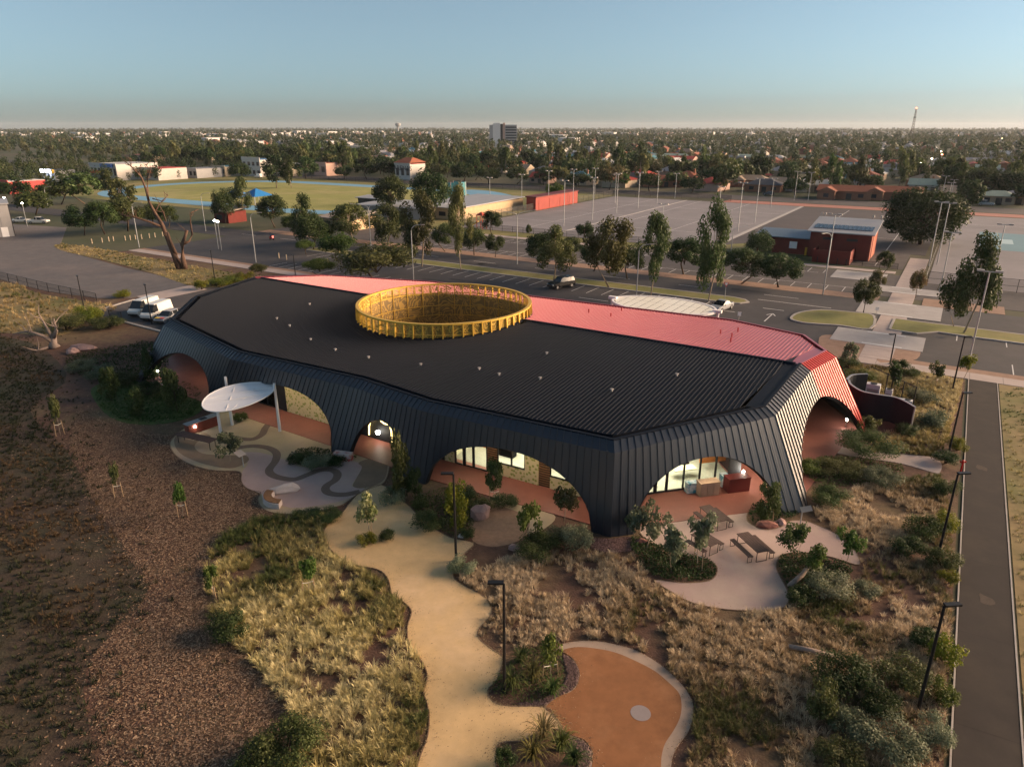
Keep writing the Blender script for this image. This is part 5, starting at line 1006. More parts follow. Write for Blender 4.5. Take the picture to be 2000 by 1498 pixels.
# ------------------------------------------------------------------ vehicles
M_TYRE = mat('tyre', (.012, .012, .013), .85); M_RIMM = mat('wheel_rim', (.35, .35, .37), .35, metal=.8); M_CARGLASS = mat('car_glass', (.015, .018, .022), .08, spec=.6); M_HEADL = mat('headlight', (.75, .75, .72), .15); M_TAILL = mat('tail_light', (.35, .01, .01), .25); M_BUMP = mat('bumper_plastic', (.02, .02, .021), .6)
def paint(n, c): return mat('car_paint_' + n, c, .25, metal=.2, spec=.6)
def car(kind, x, y, ang, m, label, group=None, name=None):
    L, Wd, H, hood, hz, ws, rear, tail = dict(suv=(4.8, 1.9, 1.8, 1.35, 1.08, .75, .25, 0), sedan=(4.7, 1.82, 1.45, 1.25, .92, .95, .75, .85), van=(5.0, 1.9, 2.15, .55, 1.15, .75, .12, 0), hatch=(4.1, 1.75, 1.5, 1.0, .95, .8, .45, 0), ute=(5.2, 1.88, 1.78, 1.3, 1.05, .7, .2, 1.7))[kind]
    t = thing(name or {'suv': 'parked_car', 'sedan': 'parked_car', 'van': 'parked_van', 'hatch': 'parked_car', 'ute': 'utility_truck'}[kind], label, {'van': 'van', 'ute': 'ute'}.get(kind, 'car'), (x, y, .045), ang, group)
    hw = Wd / 2; f = L / 2; zb = .28; belt = hz
    st = [(f, .72, zb + .12, hz * .72), (f - .12, .90, zb, hz * .86), (f - .5, .98, zb, hz * .93), (f - hood, 1.0, zb, belt), (-f + .6, 1.0, zb, belt), (-f + .1, .97, zb, belt - .02), (-f, .88, zb + .1, belt - .12)]
    mb = MB(); S = []
    for sx, wf, z0, z1 in st: w = hw * wf; S.append([(sx, -w * .93, z0), (sx, -w, z0 + .25), (sx, -w * .97, z1 - .08), (sx, -w * .88, z1), (sx, w * .88, z1), (sx, w * .97, z1 - .08), (sx, w, z0 + .25), (sx, w * .93, z0)])
    for A, B in zip(S[:-1], S[1:]):
        i = len(mb.v); mb.v += A + B
        for k in range(8): mb.f.append((i + k, i + (k + 1) % 8, i + 8 + (k + 1) % 8, i + 8 + k))
    mb.poly(S[0]); mb.poly(S[-1][::-1]); body = mb.build('body', m, t)
    x0, x1 = f - hood, -f + .12 + tail; q0, q1 = hw * .88, hw * .74; xr0, xr1 = x0 - ws, x1 + rear
    lo = [(x0, -q0, belt), (x1, -q0, belt), (x1, q0, belt), (x0, q0, belt)]; hi = [(xr0, -q1, H - .05), (xr1, -q1, H - .05), (xr1, q1, H - .05), (xr0, q1, H - .05)]
    mb = MB(); mb.hexa(lo, hi); mb.build('windows', M_CARGLASS, t)
    mb = MB(); e = .03; mb.hexa([(xr0 + e, -q1 - e, H - .08), (xr1 - e, -q1 - e, H - .08), (xr1 - e, q1 + e, H - .08), (xr0 + e, q1 + e, H - .08)], [(xr0 - .12, -q1 + .08, H), (xr1 + .08, -q1 + .08, H), (xr1 + .08, q1 - .08, H), (xr0 - .12, q1 - .08, H)]); mb.build('roof', m, t)
    for px_ in ((x0 * .3 + x1 * .7,) if kind == 'ute' else (x0 * .62 + x1 * .38, x0 * .25 + x1 * .75)):
        for s in (-1, 1):
            mb = MB(); mb.hexa([(px_ - .05, s * (q0 - .01), belt), (px_ + .05, s * (q0 - .01), belt), (px_ + .05, s * (q0 + .02), belt), (px_ - .05, s * (q0 + .02), belt)], [(px_ - .05, s * (q1 - .01), H - .06), (px_ + .05, s * (q1 - .01), H - .06), (px_ + .05, s * (q1 + .02), H - .06), (px_ - .05, s * (q1 + .02), H - .06)]); mb.build('pillar', m, t)
    if kind == 'van':
        for s in (-1, 1): mb = MB(); mb.hexa([(x1, s * (q0 - .005), belt), (x0 * .35, s * (q0 - .005), belt), (x0 * .35, s * (q0 + .03), belt), (x1, s * (q0 + .03), belt)], [(xr1, s * (q1 - .005), H - .06), (x0 * .35, s * (q1 - .005), H - .06), (x0 * .35, s * (q1 + .03), H - .06), (xr1, s * (q1 + .03), H - .06)]); mb.build('side_panel', m, t)
    r = .34 if kind != 'hatch' else .3
    for wx in (f - .85, -f + .9):
        for s in (-1, 1):
            mb = MB(); mb.tube([(wx, s * (hw - .2), r), (wx, s * (hw + .02), r)], r, 16); w = mb.build('wheel', M_TYRE, t); mb = MB(); mb.tube([(wx, s * (hw + .015), r), (wx, s * (hw + .035), r)], r * .62, 12); mb.build('rim', M_RIMM, w)
    for s in (-1, 1):
        mb = MB(); mb.box((f - .1, s * hw * .66, hz * .70), (.16, .36, .16)); mb.build('headlight', M_HEADL, t); mb = MB(); mb.box((-f + .05, s * hw * .76, hz * .78), (.12, .2, .3)); mb.build('tail_light', M_TAILL, t)
        mb = MB(); mb.box((x0 - .25, s * (hw + .08), belt + .08), (.1, .18, .14)); mb.build('mirror', M_BUMP, t)
    mb = MB(); mb.box((f - .02, 0, .42), (.14, hw * 1.55, .22)); mb.build('front_bumper', M_BUMP, t); mb = MB(); mb.box((-f + .02, 0, .42), (.12, hw * 1.6, .2)); mb.build('rear_bumper', M_BUMP, t)
    return t
p = G(1096, 562); car('suv', p[0], p[1], ROAD_ANG - 1.95, paint('black', (.012, .013, .016)), 'black four wheel drive parked in a bay beyond the gold lantern')
p = G(1408, 606); car('sedan', p[0], p[1], ROAD_ANG - 1.75, paint('silver', (.32, .33, .35)), 'silver sedan parked beside the kerbed island')
VG = 'vans and cars parked left of the building'
p = (-52.2, 97.2); car('van', p[0], p[1], -1.76, paint('white', (.74, .72, .68)), 'white minibus, leftmost of the parked vans', VG)
p = (-49.4, 95.0); car('van', p[0], p[1], -1.76, paint('white', (.74, .72, .68)), 'white minibus, second of the parked vans', VG)
p = (-46.9, 93.0); t_ = car('hatch', p[0], p[1], -1.76, paint('grey', (.34, .34, .36)), 'grey car with red and yellow marks beside the white minibuses', VG)
for nm, c, dx in (('red_marking', (.55, .05, .03), .35), ('yellow_marking', (.7, .5, .05), -.35)): mb = MB(); mb.box((1.75, dx, .90), (.5, .55, .02)); mb.build(nm, mat(nm, c, .5), t_)
p = (-44.4, 91.4); car('sedan', p[0], p[1], -1.76, paint('dark', (.05, .05, .06)), 'dark car half hidden by the black skirt', VG)
p = G(77, 437); car('ute', p[0], p[1], .05, paint('white', (.74, .72, .68)), 'white utility with dark doors beside the grey shed')
p = G(42, 435); car('sedan', p[0], p[1], .1, paint('white', (.74, .72, .68)), 'white car behind the grey shed corner')
for i, (px, py, kind, c) in enumerate(((505, 348, 'van', 'white'), (632, 340, 'suv', 'silver'), (395, 340, 'sedan', 'silver'), (1660, 388, 'sedan', 'dark'), (1862, 402, 'sedan', 'white'), (1925, 402, 'suv', 'silver'), (1500, 382, 'hatch', 'dark'))):
    p = G(px, py); car(kind, p[0], p[1], ROAD_ANG + (.05 if i % 2 else 3.1), MATS.get('car_paint_' + c) or paint(c, (.3, .3, .32)), ('white van on the far road beyond the oval', 'silver four wheel drive on the far road right of the white van', 'silver car on the far left road', 'dark car in front of the terracotta houses', 'white car parked before the red brick house at far right', 'silver four wheel drive parked at far right', 'dark hatchback on the far road behind the courts')[i])
# ------------------------------------------------------------------ furniture on the plaza and terrace
M_DECK = mat('deck_timber', (.085, .052, .046), .75, noise=(5, .3)); M_BRONZE = mat('bronze_frame', (.055, .045, .035), .5, metal=.4)
def picnic(c0, c1, label):
    a, b = Vector(G(*c0, .75)), Vector(G(*c1, .75)); mid = (a + b) / 2; ang = math.atan2((b - a).y, (b - a).x); L = (b - a).length
    t = thing('picnic_table', label, 'picnic table', (mid.x, mid.y, .05), ang, 'picnic tables on the pink terrace')
    for k in range(5): mb = MB(); mb.box((0, -.34 + k * .17, .72), (L, .155, .05)); mb.build('table_slat', M_DECK, t)
    for s in (-1, 1):
        mb = MB(); mb.tube([(s * L * .46, -.36, .0), (s * L * .46, -.36, .68), (s * L * .46, .36, .68), (s * L * .46, .36, 0), (s * L * .46, -.36, 0)], .032, 4); mb.build('leg_frame', M_BRONZE, t)
        for q in range(2): mb = MB(); mb.box((0, s * (.68 + q * .17), .44), (L * .94, .155, .045)); mb.build('bench_slat', M_DECK, t)
        for e in (-1, 1): mb = MB(); mb.tube([(e * L * .42, s * .62, 0), (e * L * .42, s * .62, .41), (e * L * .42, s * .92, .41), (e * L * .42, s * .92, 0), (e * L * .42, s * .62, 0)], .026, 4); mb.build('bench_frame', M_BRONZE, t)
picnic((1376, 988), (1413, 1018), 'timber picnic table nearest the lit front arch'); picnic((1358, 1040), (1397, 1064), 'timber picnic table half hidden by the grey gum saplings'); picnic((1450, 1041), (1491, 1078), 'timber picnic table at the right of the terrace')
M_STONE = mat('pale_stone', (.50, .43, .40), .8, noise=(2, .15), bump=(8, .4, .03)); M_PINKST = mat('pink_stone', (.40, .25, .22), .85, noise=(1.5, .3), bump=(4, .8, .08)); M_REDST = mat('red_stone', (.20, .085, .07), .85, noise=(1.5, .3), bump=(4, .8, .08)); M_TANST = mat('tan_stone', (.34, .23, .17), .85, noise=(1.5, .3), bump=(4, .8, .08))
def arc_seat():
    c = Vector(G(560, 973)); t = thing('curved_seat', 'curved pale concrete seat with brown timber top on the plaza edge', 'seat', c); ang = [RAD(165 + k * 8) for k in range(14)]
    mb = MB(); P_ = lambda r, a, z: (r * math.cos(a), r * math.sin(a), z)
    for z0, z1, r0, r1, nm, m in ((.04, .44, .95, 1.62, 'base', M_STONE),):
        mb.quadstrip([P_(r1, a, z0) for a in ang], [P_(r1, a, z1) for a in ang]); mb.quadstrip([P_(r1, a, z1) for a in ang], [P_(r0, a, z1) for a in ang]); mb.quadstrip([P_(r0, a, z1) for a in ang], [P_(r0, a, z0) for a in ang])
        for a in (ang[0], ang[-1]): mb.poly([P_(r0, a, z0), P_(r1, a, z0), P_(r1, a, z1), P_(r0, a, z1)])
    mb.build('base', M_STONE, t)
    for k in range(13):
        a0, a1 = ang[k] + .01, ang[k + 1] - .01; mb = MB(); mb.hexa([P_(1.0, a0, .445), P_(1.54, a0, .445), P_(1.54, a1, .445), P_(1.0, a1, .445)], [P_(1.0, a0, .5), P_(1.54, a0, .5), P_(1.54, a1, .5), P_(1.0, a1, .5)]); mb.build('timber_slat', M_SLAT, t)
arc_seat()
def rock_data(R, sx, sy, sz, m):
    bm = bmesh.new(); bmesh.ops.create_icosphere(bm, subdivisions=2, radius=1); k = R.random(3) * 10
    for v in bm.verts:
        n = math.sin(v.co.x * 3 + k[0]) * .13 + math.sin(v.co.y * 4 + k[1]) * .12 + math.sin(v.co.z * 5 + k[2]) * .1 + R.normal() * .05
        v.co = v.co * (1 + n); v.co = Vector((v.co.x * sx, v.co.y * sy, max(v.co.z, -.35) * sz))
    me = bpy.data.meshes.new('rock'); bm.to_mesh(me); bm.free(); me.materials.append(m); return me
def boulder(px, py, s, m, label, rz=0.0, name='boulder'):
    x, y, _ = G(px, py); return tag(obj(name, rock_data(R4, *s, m), None, (x, y, s[2] * .3), rz), label, 'rock')
boulder(938, 1012, (.62, .45, .85), M_PINKST, 'upright pink boulder beside the red mulch circle', .3); boulder(975, 985, (.75, .4, .22), M_TANST, 'flat tan rock below the dark hedge shrub'); boulder(1005, 1072, (.35, .3, .25), M_PINKST, 'small pink rock left of the large dark mound'); boulder(902, 1048, (.3, .22, .2), M_STONE, 'small grey rock at the sand path edge')
boulder(1723, 1308, (.28, .85, .2), M_TANST, 'long tan flat stone in the lower right garden', .2); boulder(1782, 1293, (.5, .2, .16), M_PINKST, 'upper small pink stone in the lower right garden', -.4); boulder(1775, 1322, (.5, .24, .16), M_PINKST, 'lower small pink stone in the lower right garden', -.5)
boulder(1497, 1028, (.85, .42, .3), M_REDST, 'flat dark red boulder at the terrace bed edge'); boulder(1524, 1022, (.4, .3, .22), M_PINKST, 'small pink boulder beside the dark red boulder'); boulder(1255, 1062, (.4, .35, .35), M_REDST, 'red brown boulder behind the grey gum saplings')
boulder(163, 683, (1.3, .7, .55), M_PINKST, 'larger pale pink boulder beside the fallen dead tree'); boulder(142, 690, (.8, .6, .5), M_PINKST, 'smaller pink boulder beside the fallen dead tree'); boulder(285, 690, (.8, .5, .4), M_PINKST, 'pink boulder behind the left garden path')
x_, y_, _ = G(556, 962); tag(obj('stone_block', rock_data(R4, .95, .45, .48, M_STONE), None, (x_, y_, .2), .35), 'pale angular stone block seat next to the curved timber seat', 'seat')
mb = MB(); mb.box((0, 0, .3), (1.5, .55, .62)); o = mb.build('painted_block', mat('mural_paint', (.58, .46, .42), .7, noise2=(2.2, (.42, .07, .06), .55)), None, False, tuple(G(671, 898)[:2]) + (.05,)); o.rotation_euler = (0, 0, -.25); tag(o, 'pink and red painted block seat below the black foot', 'seat')
def bbq():
    a, b = Vector(G(366, 850)), Vector(G(428, 828)); mid = (a + b) / 2; ang = math.atan2((b - a).y, (b - a).x); L = (b - a).length
    t = thing('barbecue_bench', 'long red brick barbecue bench with grey metal top beside the shade sail', 'barbecue', (mid.x, mid.y, .04), ang)
    mb = MB(); mb.box((0, 0, .45), (L, .62, .9)); mb.build('base', mat('red_brick_base', (.19, .045, .03), .7, noise=(3, .25)), t); mb = MB(); mb.box((0, 0, .94), (L + .1, .74, .06)); mb.build('top', M_GALV, t); mb = MB(); mb.box((.1, 0, .985), (.6, .45, .03)); mb.build('hotplate', M_BLKM, t); mb = MB(); mb.cyl(-L * .3, -.34, .6, .7, .09, .09, 10); mb.build('lamp', M_GLOW2, t)
bbq()
def long_table():
    a, b = Vector(G(352, 862)), Vector(G(420, 878)); mid = (a + b) / 2; ang = math.atan2((b - a).y, (b - a).x); L = (b - a).length
    t = thing('timber_table', 'weathered timber table on thin legs at the plaza edge', 'table', (mid.x, mid.y, .05), ang)
    for k in range(5): mb = MB(); mb.box((0, -.36 + k * .18, .74), (L, .165, .05)); mb.build('table_slat', M_DECK, t)
    for sx in (-.45, .45):
        for sy in (-.3, .3): mb = MB(); mb.tube([(sx * L, sy, 0), (sx * L, sy, .72)], .035, 5); mb.build('leg', M_BRONZE, t)
long_table()
def sign(px, py, label, ang, h=1.0, name='sign_board'):
    x, y, _ = G(px, py); t = thing(name, label, 'sign', (x, y, .04), ang); mb = MB(); mb.tube([(0, 0, 0), (0, 0, h)], .045, 6); mb.build('post', M_GALV, t); mb = MB(); mb.hexa([(-.1, -.35, h), (-.1, .35, h), (.55, .35, h + .22), (.55, -.35, h + .22)], [(-.1, -.35, h + .03), (-.1, .35, h + .03), (.55, .35, h + .25), (.55, -.35, h + .25)]); mb.build('panel', M_VENT, t)
sign(1563, 1023, 'grey tilted reading sign at the back of the terrace', -.2); sign(476, 913, 'white tilted reading sign below the young plaza tree', 2.6)
mb = MB(); lg = [Vector(G(1541, 1150)), Vector(G(1565, 1132)), Vector(G(1582, 1118))]; mb.tube([(lg[0].x, lg[0].y, .2), (lg[1].x, lg[1].y, .35), (lg[2].x, lg[2].y, .75)], [.17, .15, .10], 8); tag(mb.build('fallen_log', M_GREYWOOD, None, True), 'grey fallen log leaning in the right terrace bed', 'log')
mb = MB(); lg = [Vector(G(1630, 1288)), Vector(G(1580, 1276)), Vector(G(1540, 1268))]; mb.tube([(v.x, v.y, .2) for v in lg], [.13, .15, .12], 8); tag(mb.build('fallen_log', M_GREYWOOD, None, True), 'grey log lying beside the very dark lower right bush', 'log')
# hydrant, garden light, valve lids
x, y, _ = G(1876, 922); t = thing('fire_hydrant', 'red fire hydrant standpipe beside the asphalt path', 'hydrant', (x, y, .03)); M_HYD = mat('hydrant_red', (.52, .025, .02), .4)
mb = MB(); mb.tube([(0, 0, 0), (0, 0, .75), (0, 0, .95), (0, 0, 1.0)], [.07, .07, .09, .05], 10); mb.build('standpipe', M_HYD, t)
for s in (-1, 1): mb = MB(); mb.tube([(0, 0, .78), (s * .16, 0, .80), (s * .22, 0, .90)], [.05, .05, .06], 8); mb.build('outlet', M_HYD, t)
for px, py, h, lab in ((311, 742, .9, 'small lit bollard light beside the left arch'), (1651, 836, .7, 'small bright bollard light in the right arch'), (1449, 945, .9, 'small bright light beside the dark red counter')):
    x, y, _ = G(px, py); t = thing('bollard_light', lab, 'light', (x, y, .05)); mb = MB(); mb.tube([(0, 0, 0), (0, 0, h)], .04, 8); mb.build('post', M_GALV, t); mb = MB(); mb.cyl(0, 0, h, h + .14, .10, .08, 10); mb.build('lamp_head', M_GLOW2, t); lamp('POINT', (x, y - .05, h + .4), 14, (1, .9, .75), .08, name='bollard_glow')
mb = MB(); mb.box((0, 0, .03), (.5, .35, .06)); o = mb.build('valve_lid', M_GALV, None, False, (*G(1655, 978)[:2], 0)); tag(o, 'left grey valve lid in the mulch right of the corner', 'lid'); mb = MB(); mb.box((0, 0, .03), (.5, .35, .06)); o = mb.build('valve_lid', M_GALV, None, False, (*G(1672, 977)[:2], 0)); tag(o, 'right grey valve lid in the mulch right of the corner', 'lid')
# things under the front arch
def wbox(name, px, py, d, m, label, cat, ang=ROAD_ANG + .79, lid=None):
    x, y, _ = G(px, py); t = thing(name, label, cat, (x, y, .08), ang); mb = MB(); mb.box((0, 0, d[2] / 2), d); mb.build('body', m, t); mb = MB(); mb.box((0, 0, d[2] + .03), (d[0] + .06, d[1] + .06, .06)); mb.build('top', lid or m, t); return t
t = wbox('timber_cabinet', 1381, 966, (1.5, .7, 1.0), mat('pale_ply', (.42, .30, .22), .7, noise=(2, .15)), 'pale timber cabinet with lid in front of the lit office', 'cabinet')
for k in range(3): mb = MB(); mb.box((-.5 + k * .5, -.365, .5), (.44, .03, .85)); mb.build('door', MATS['pale_ply'], t)
M_PRINT = mat('blue_white_print', (.62, .68, .72), .5, noise2=(2.5, (.05, .28, .42), .52))
wbox('printed_crate', 1350, 962, (.9, .5, .75), M_PRINT, 'left blue and white printed crate beside the cabinet', 'crate'); wbox('printed_crate', 1412, 950, (.5, .5, .9), M_PRINT, 'right blue and white printed crate behind the cabinet', 'crate')
wbox('red_counter', 1437, 958, (1.7, .8, 1.05), mat('dark_red_paint', (.12, .02, .02), .5), 'dark red counter under the right of the front arch', 'counter')
# dark curved service yard wall with air conditioners
M_YWALL = mat('dark_render', (.008, .011, .018), .75, noise=(.6, .25)); M_AC = mat('unit_white', (.62, .62, .62), .5)
def yard():
    o = Vector(G(1720, 800)); t = thing('service_yard_wall', 'dark curved service yard wall beside the red corner', 'wall', o); inv = Matrix.Translation(-o); H_ = 2.4
    def run(L, h0, nm):
        pts = smooth_poly([G(px, py, h0) for px, py in L], 4, False); A = [(x, y, 0) for x, y in pts]; B = [(x, y, h0) for x, y in pts]
        c = np.array(pts); d = np.gradient(c, axis=0); nn = np.stack([-d[:, 1], d[:, 0]], 1); nn /= np.linalg.norm(nn, axis=1)[:, None]; A2 = [(*(p + n_ * .2), 0) for p, n_ in zip(c, nn)]; B2 = [(*(p + n_ * .2), h0) for p, n_ in zip(c, nn)]
        mb = MB(); mb.quadstrip(A, B); mb.quadstrip(B, B2); mb.quadstrip(B2, A2); mb.poly([A[0], B[0], B2[0], A2[0]]); mb.poly([A[-1], A2[-1], B2[-1], B[-1]]); w = mb.build(nm, M_YWALL, t); w.matrix_parent_inverse = inv
        mb = MB(); mb.quadstrip([(x, y, h0 + .03) for x, y, _ in B], [(x, y, h0 + .03) for x, y, _ in B2]); mb.quadstrip([(x, y, h0) for x, y, _ in B], [(x, y, h0 + .03) for x, y, _ in B]); mb.build('wall_cap', M_GALV, w).matrix_parent_inverse = Matrix.Identity(4)
    run([(1661, 752), (1681, 764), (1713, 771), (1746, 776), (1766, 784), (1785, 795)], H_, 'front_wall'); run([(1656, 742), (1667, 733), (1696, 731)], H_, 'back_wall'); run([(1656, 742), (1657, 747), (1661, 752)], H_, 'side_wall')
    e = Vector(G(1785, 795, H_)); mb = MB(); mb.tube([(e.x + .1, e.y, 0), (e.x + .1, e.y, H_ + .02)], .07, 8); mb.build('downpipe', M_VENT, t).matrix_parent_inverse = inv
    for px, py in ((1727, 772), (1737, 778), (1758, 790), (1781, 800)): q = Vector(G(px, py)); mb = MB(); mb.tube([(q.x, q.y, 0), (q.x, q.y, 2.3)], .06, 6); mb.build('post', M_BLKM, t).matrix_parent_inverse = inv
    q0, q1 = Vector(G(1700, 760)), Vector(G(1781, 800)); mb = MB(); mb.tube([(q0.x, q0.y, 2.25), (q1.x, q1.y, 2.25)], .04, 5); mb.build('top_rail', M_BLKM, t).matrix_parent_inverse = inv
yard()
for px, py, d, lab in ((1700, 787, (1.2, .7, 1.9), 'tall white air conditioner at the back of the service yard'), (1731, 792, (.6, .6, 1.6), 'slim white air conditioner in the middle of the service yard'), (1747, 797, (1.5, .8, .9), 'low wide white unit in the service yard'), (1768, 806, (.8, .6, 1.2), 'small white unit at the right of the service yard')):
    x, y, _ = G(px, py); t = thing('air_conditioner', lab, 'air conditioner', (x, y, .02), ROAD_ANG); mb = MB(); mb.box((0, 0, d[2] / 2 + .05), d); mb.build('cabinet', M_AC, t); mb = MB(); mb.cyl(0, 0, d[2] + .05, d[2] + .09, min(d[:2]) * .42, min(d[:2]) * .42, 14); mb.build('fan_grille', M_BUMP, t); mb = MB(); mb.box((0, -d[1] / 2 - .01, d[2] * .5), (d[0] * .8, .02, d[2] * .6)); mb.build('louvre', M_VENT, t)
# dead trees
def dead_tree(name, label, loc, arms, m):
    t = thing(name, label, 'tree', loc); first = None
    for k, (pts, rad) in enumerate(arms): mb = MB(); mb.tube(pts, [r_ * .72 for r_ in rad], 8); o = mb.build('trunk' if k == 0 else 'limb', m, t, True)
    RT = random.Random(len(label))
    for pts, rad in arms[1:]:
        for _ in range(3):
            f = RT.uniform(.4, .98); i = min(int(f * (len(pts) - 1)), len(pts) - 2); a, b = Vector(pts[i]), Vector(pts[i + 1]); s = a.lerp(b, RT.random()); L = RT.uniform(.6, 2.0); d = Vector((RT.uniform(-1, 1), RT.uniform(-1, 1), RT.uniform(.1, 1))).normalized(); k2 = Vector((RT.uniform(-.4, .4), RT.uniform(-.4, .4), .25))
            mb = MB(); mb.tube([tuple(s), tuple(s + d * L * .5), tuple(s + (d + k2) * L)], [.07, .045, .015], 5); mb.build('twig', m, t)
x, y, _ = G(357, 526); S_ = depth_at(x, y) / 1370.0
def dt(px, py, dy=0.0): return ((px - 357) * S_, dy, (526 - py) * S_ * 1.06)
dead_tree('dead_tree', 'big bare dead tree with broken limbs beside the gravel yard', (x, y, 0), [
    ([dt(352, 528), dt(345, 500), dt(336, 470, .3), dt(329, 445, .4), dt(322, 430, .3)], [.95, .72, .6, .5, .42]), ([dt(362, 528), dt(362, 505, -.3), dt(366, 480, -.5), dt(380, 455, -.6)], [.8, .6, .5, .34]), ([dt(348, 500, .1), dt(345, 478, -.5), dt(343, 458, -.8)], [.5, .42, .3]),
    ([dt(366, 480, -.5), dt(378, 475), dt(385, 463, .2), dt(384, 440, .4), dt(388, 425, .6), dt(402, 419, .7)], [.34, .28, .24, .2, .15, .08]), ([dt(329, 445, .4), dt(318, 425, .6), dt(311, 405, .5), dt(308, 385, .8), dt(303, 365, .9), dt(288, 345, .7), dt(272, 330, .4)], [.45, .38, .32, .28, .22, .16, .08]),
    ([dt(311, 405, .5), dt(316, 385, -.2), dt(320, 365, -.4), dt(330, 350, -.6), dt(331, 335, -.6)], [.28, .24, .2, .14, .07]), ([dt(330, 450, .4), dt(312, 440, -.6), dt(292, 432, -1.2), dt(275, 428, -1.5), dt(262, 425, -1.6)], [.32, .26, .2, .14, .06]), ([dt(303, 365, .9), dt(296, 355, 1.6), dt(280, 350, 2)], [.18, .12, .05]),
    ([dt(338, 440, .2), dt(340, 425, -.4), dt(337, 412, -.8)], [.2, .14, .06]), ([dt(318, 425, .6), dt(324, 412, 1.3), dt(328, 408, 1.6)], [.22, .15, .08]), ([dt(320, 400, .2), dt(335, 405, .8), dt(346, 395, 1.2)], [.14, .1, .05]), ([dt(292, 432, -1.2), dt(290, 420, -1.4)], [.12, .05]), ([dt(330, 350, -.6), dt(322, 340, -.9)], [.1, .04]), ([dt(288, 345, .7), dt(290, 330, .9)], [.1, .04])], M_DEADWOOD)
x, y, _ = G(108, 680); S_ = depth_at(x, y) / 1370.0
def dt2(px, py, dy=0.0): return ((px - 108) * S_, dy, max(.05, (680 - py) * S_ * 1.05))
dead_tree('fallen_dead_tree', 'small pale dead tree stump with spread branches on the dark grass', (x, y, 0), [([dt2(108, 690), dt2(106, 672), dt2(108, 655, .2)], [.9, .6, .42]), ([dt2(106, 668), dt2(95, 655, -.4), dt2(80, 648, -.6), dt2(68, 645, -.6), dt2(40, 650, -.7)], [.4, .3, .2, .15, .06]), ([dt2(106, 660), dt2(98, 640, .2), dt2(90, 625, .4)], [.3, .2, .08]), ([dt2(109, 658), dt2(115, 642, .3), dt2(112, 625, .6)], [.32, .2, .07]), ([dt2(110, 660), dt2(122, 645, -.3), dt2(120, 635, -.4)], [.28, .2, .1]), ([dt2(104, 676), dt2(90, 678, -1), dt2(85, 690, -1.4)], [.3, .2, .1])], M_GREYWOOD)
# rider on a red scooter on the road
x, y, _ = G(531, 469); t = thing('motor_scooter', 'red motor scooter on the road behind the left of the roof', 'scooter', (x, y, .04), ROAD_ANG); M_SC = paint('red', (.5, .02, .03))
mb = MB(); mb.hexa([(-.6, -.15, .3), (.1, -.15, .3), (.1, .15, .3), (-.6, .15, .3)], [(-.7, -.12, .72), (-.05, -.12, .7), (-.05, .12, .7), (-.7, .12, .72)]); mb.box((.22, 0, .28), (.5, .3, .06)); mb.hexa([(.4, -.2, .3), (.5, -.2, .3), (.5, .2, .3), (.4, .2, .3)], [(.28, -.22, .95), (.4, -.22, .95), (.4, .22, .95), (.28, .22, .95)]); mb.build('body', M_SC, t)
for wx in (-.55, .58): mb = MB(); mb.tube([(wx, -.06, .24), (wx, .06, .24)], .24, 14); mb.build('wheel', M_TYRE, t)
mb = MB(); mb.tube([(.32, -.3, 1.0), (.34, 0, .98), (.32, .3, 1.0)], .025, 6); mb.build('handlebar', M_BUMP, t)
def person(label, loc, rz, J, rad, E, m_cloth, m_skin):
    """one skinned figure: joints J, radii rad, edges E"""
    me = bpy.data.meshes.new('person'); me.from_pydata(J, E, []); o = bpy.data.objects.new('person', me); col.objects.link(o); o.location = loc; o.rotation_euler = (0, 0, rz)
    sk = o.modifiers.new('skin', 'SKIN')
    for v, r in zip(me.skin_vertices[0].data, rad): v.radius = (r, r)
    me.skin_vertices[0].data[0].use_root = True; su = o.modifiers.new('subdivision', 'SUBSURF'); su.levels = 1; su.render_levels = 2; me.materials.append(m_cloth); tag(o, label, 'person')
    mb = MB(); bm = bmesh.new(); bmesh.ops.create_uvsphere(bm, u_segments=14, v_segments=10, radius=.115); h = bpy.data.meshes.new('helmet'); bm.to_mesh(h); bm.free(); h.materials.append(M_BUMP); hh = obj('helmet', h, o, (J[3][0] + .02, 0, J[3][2] + .13)); return o
navy = mat('navy_clothes', (.012, .016, .045), .85); skin_ = mat('skin', (.35, .2, .14), .6)
person('person in dark navy clothes and helmet riding the red scooter', (x, y, .04), ROAD_ANG, [(-.3, 0, .78), (-.27, 0, 1.0), (-.2, 0, 1.3), (-.16, 0, 1.45), (-.2, .19, 1.28), (-.02, .27, 1.08), (.28, .28, 1.02), (-.2, -.19, 1.28), (-.02, -.27, 1.08), (.28, -.28, 1.02), (-.28, .1, .78), (.08, .17, .76), (.16, .14, .34), (.3, .14, .32), (-.28, -.1, .78), (.08, -.17, .76), (.16, -.14, .34), (.3, -.14, .32)],
       [.15, .13, .15, .07, .075, .055, .045, .075, .055, .045, .11, .085, .06, .05, .11, .085, .06, .05], [(0, 1), (1, 2), (2, 3), (2, 4), (4, 5), (5, 6), (2, 7), (7, 8), (8, 9), (0, 10), (10, 11), (11, 12), (12, 13), (0, 14), (14, 15), (15, 16), (16, 17)], navy, skin_)
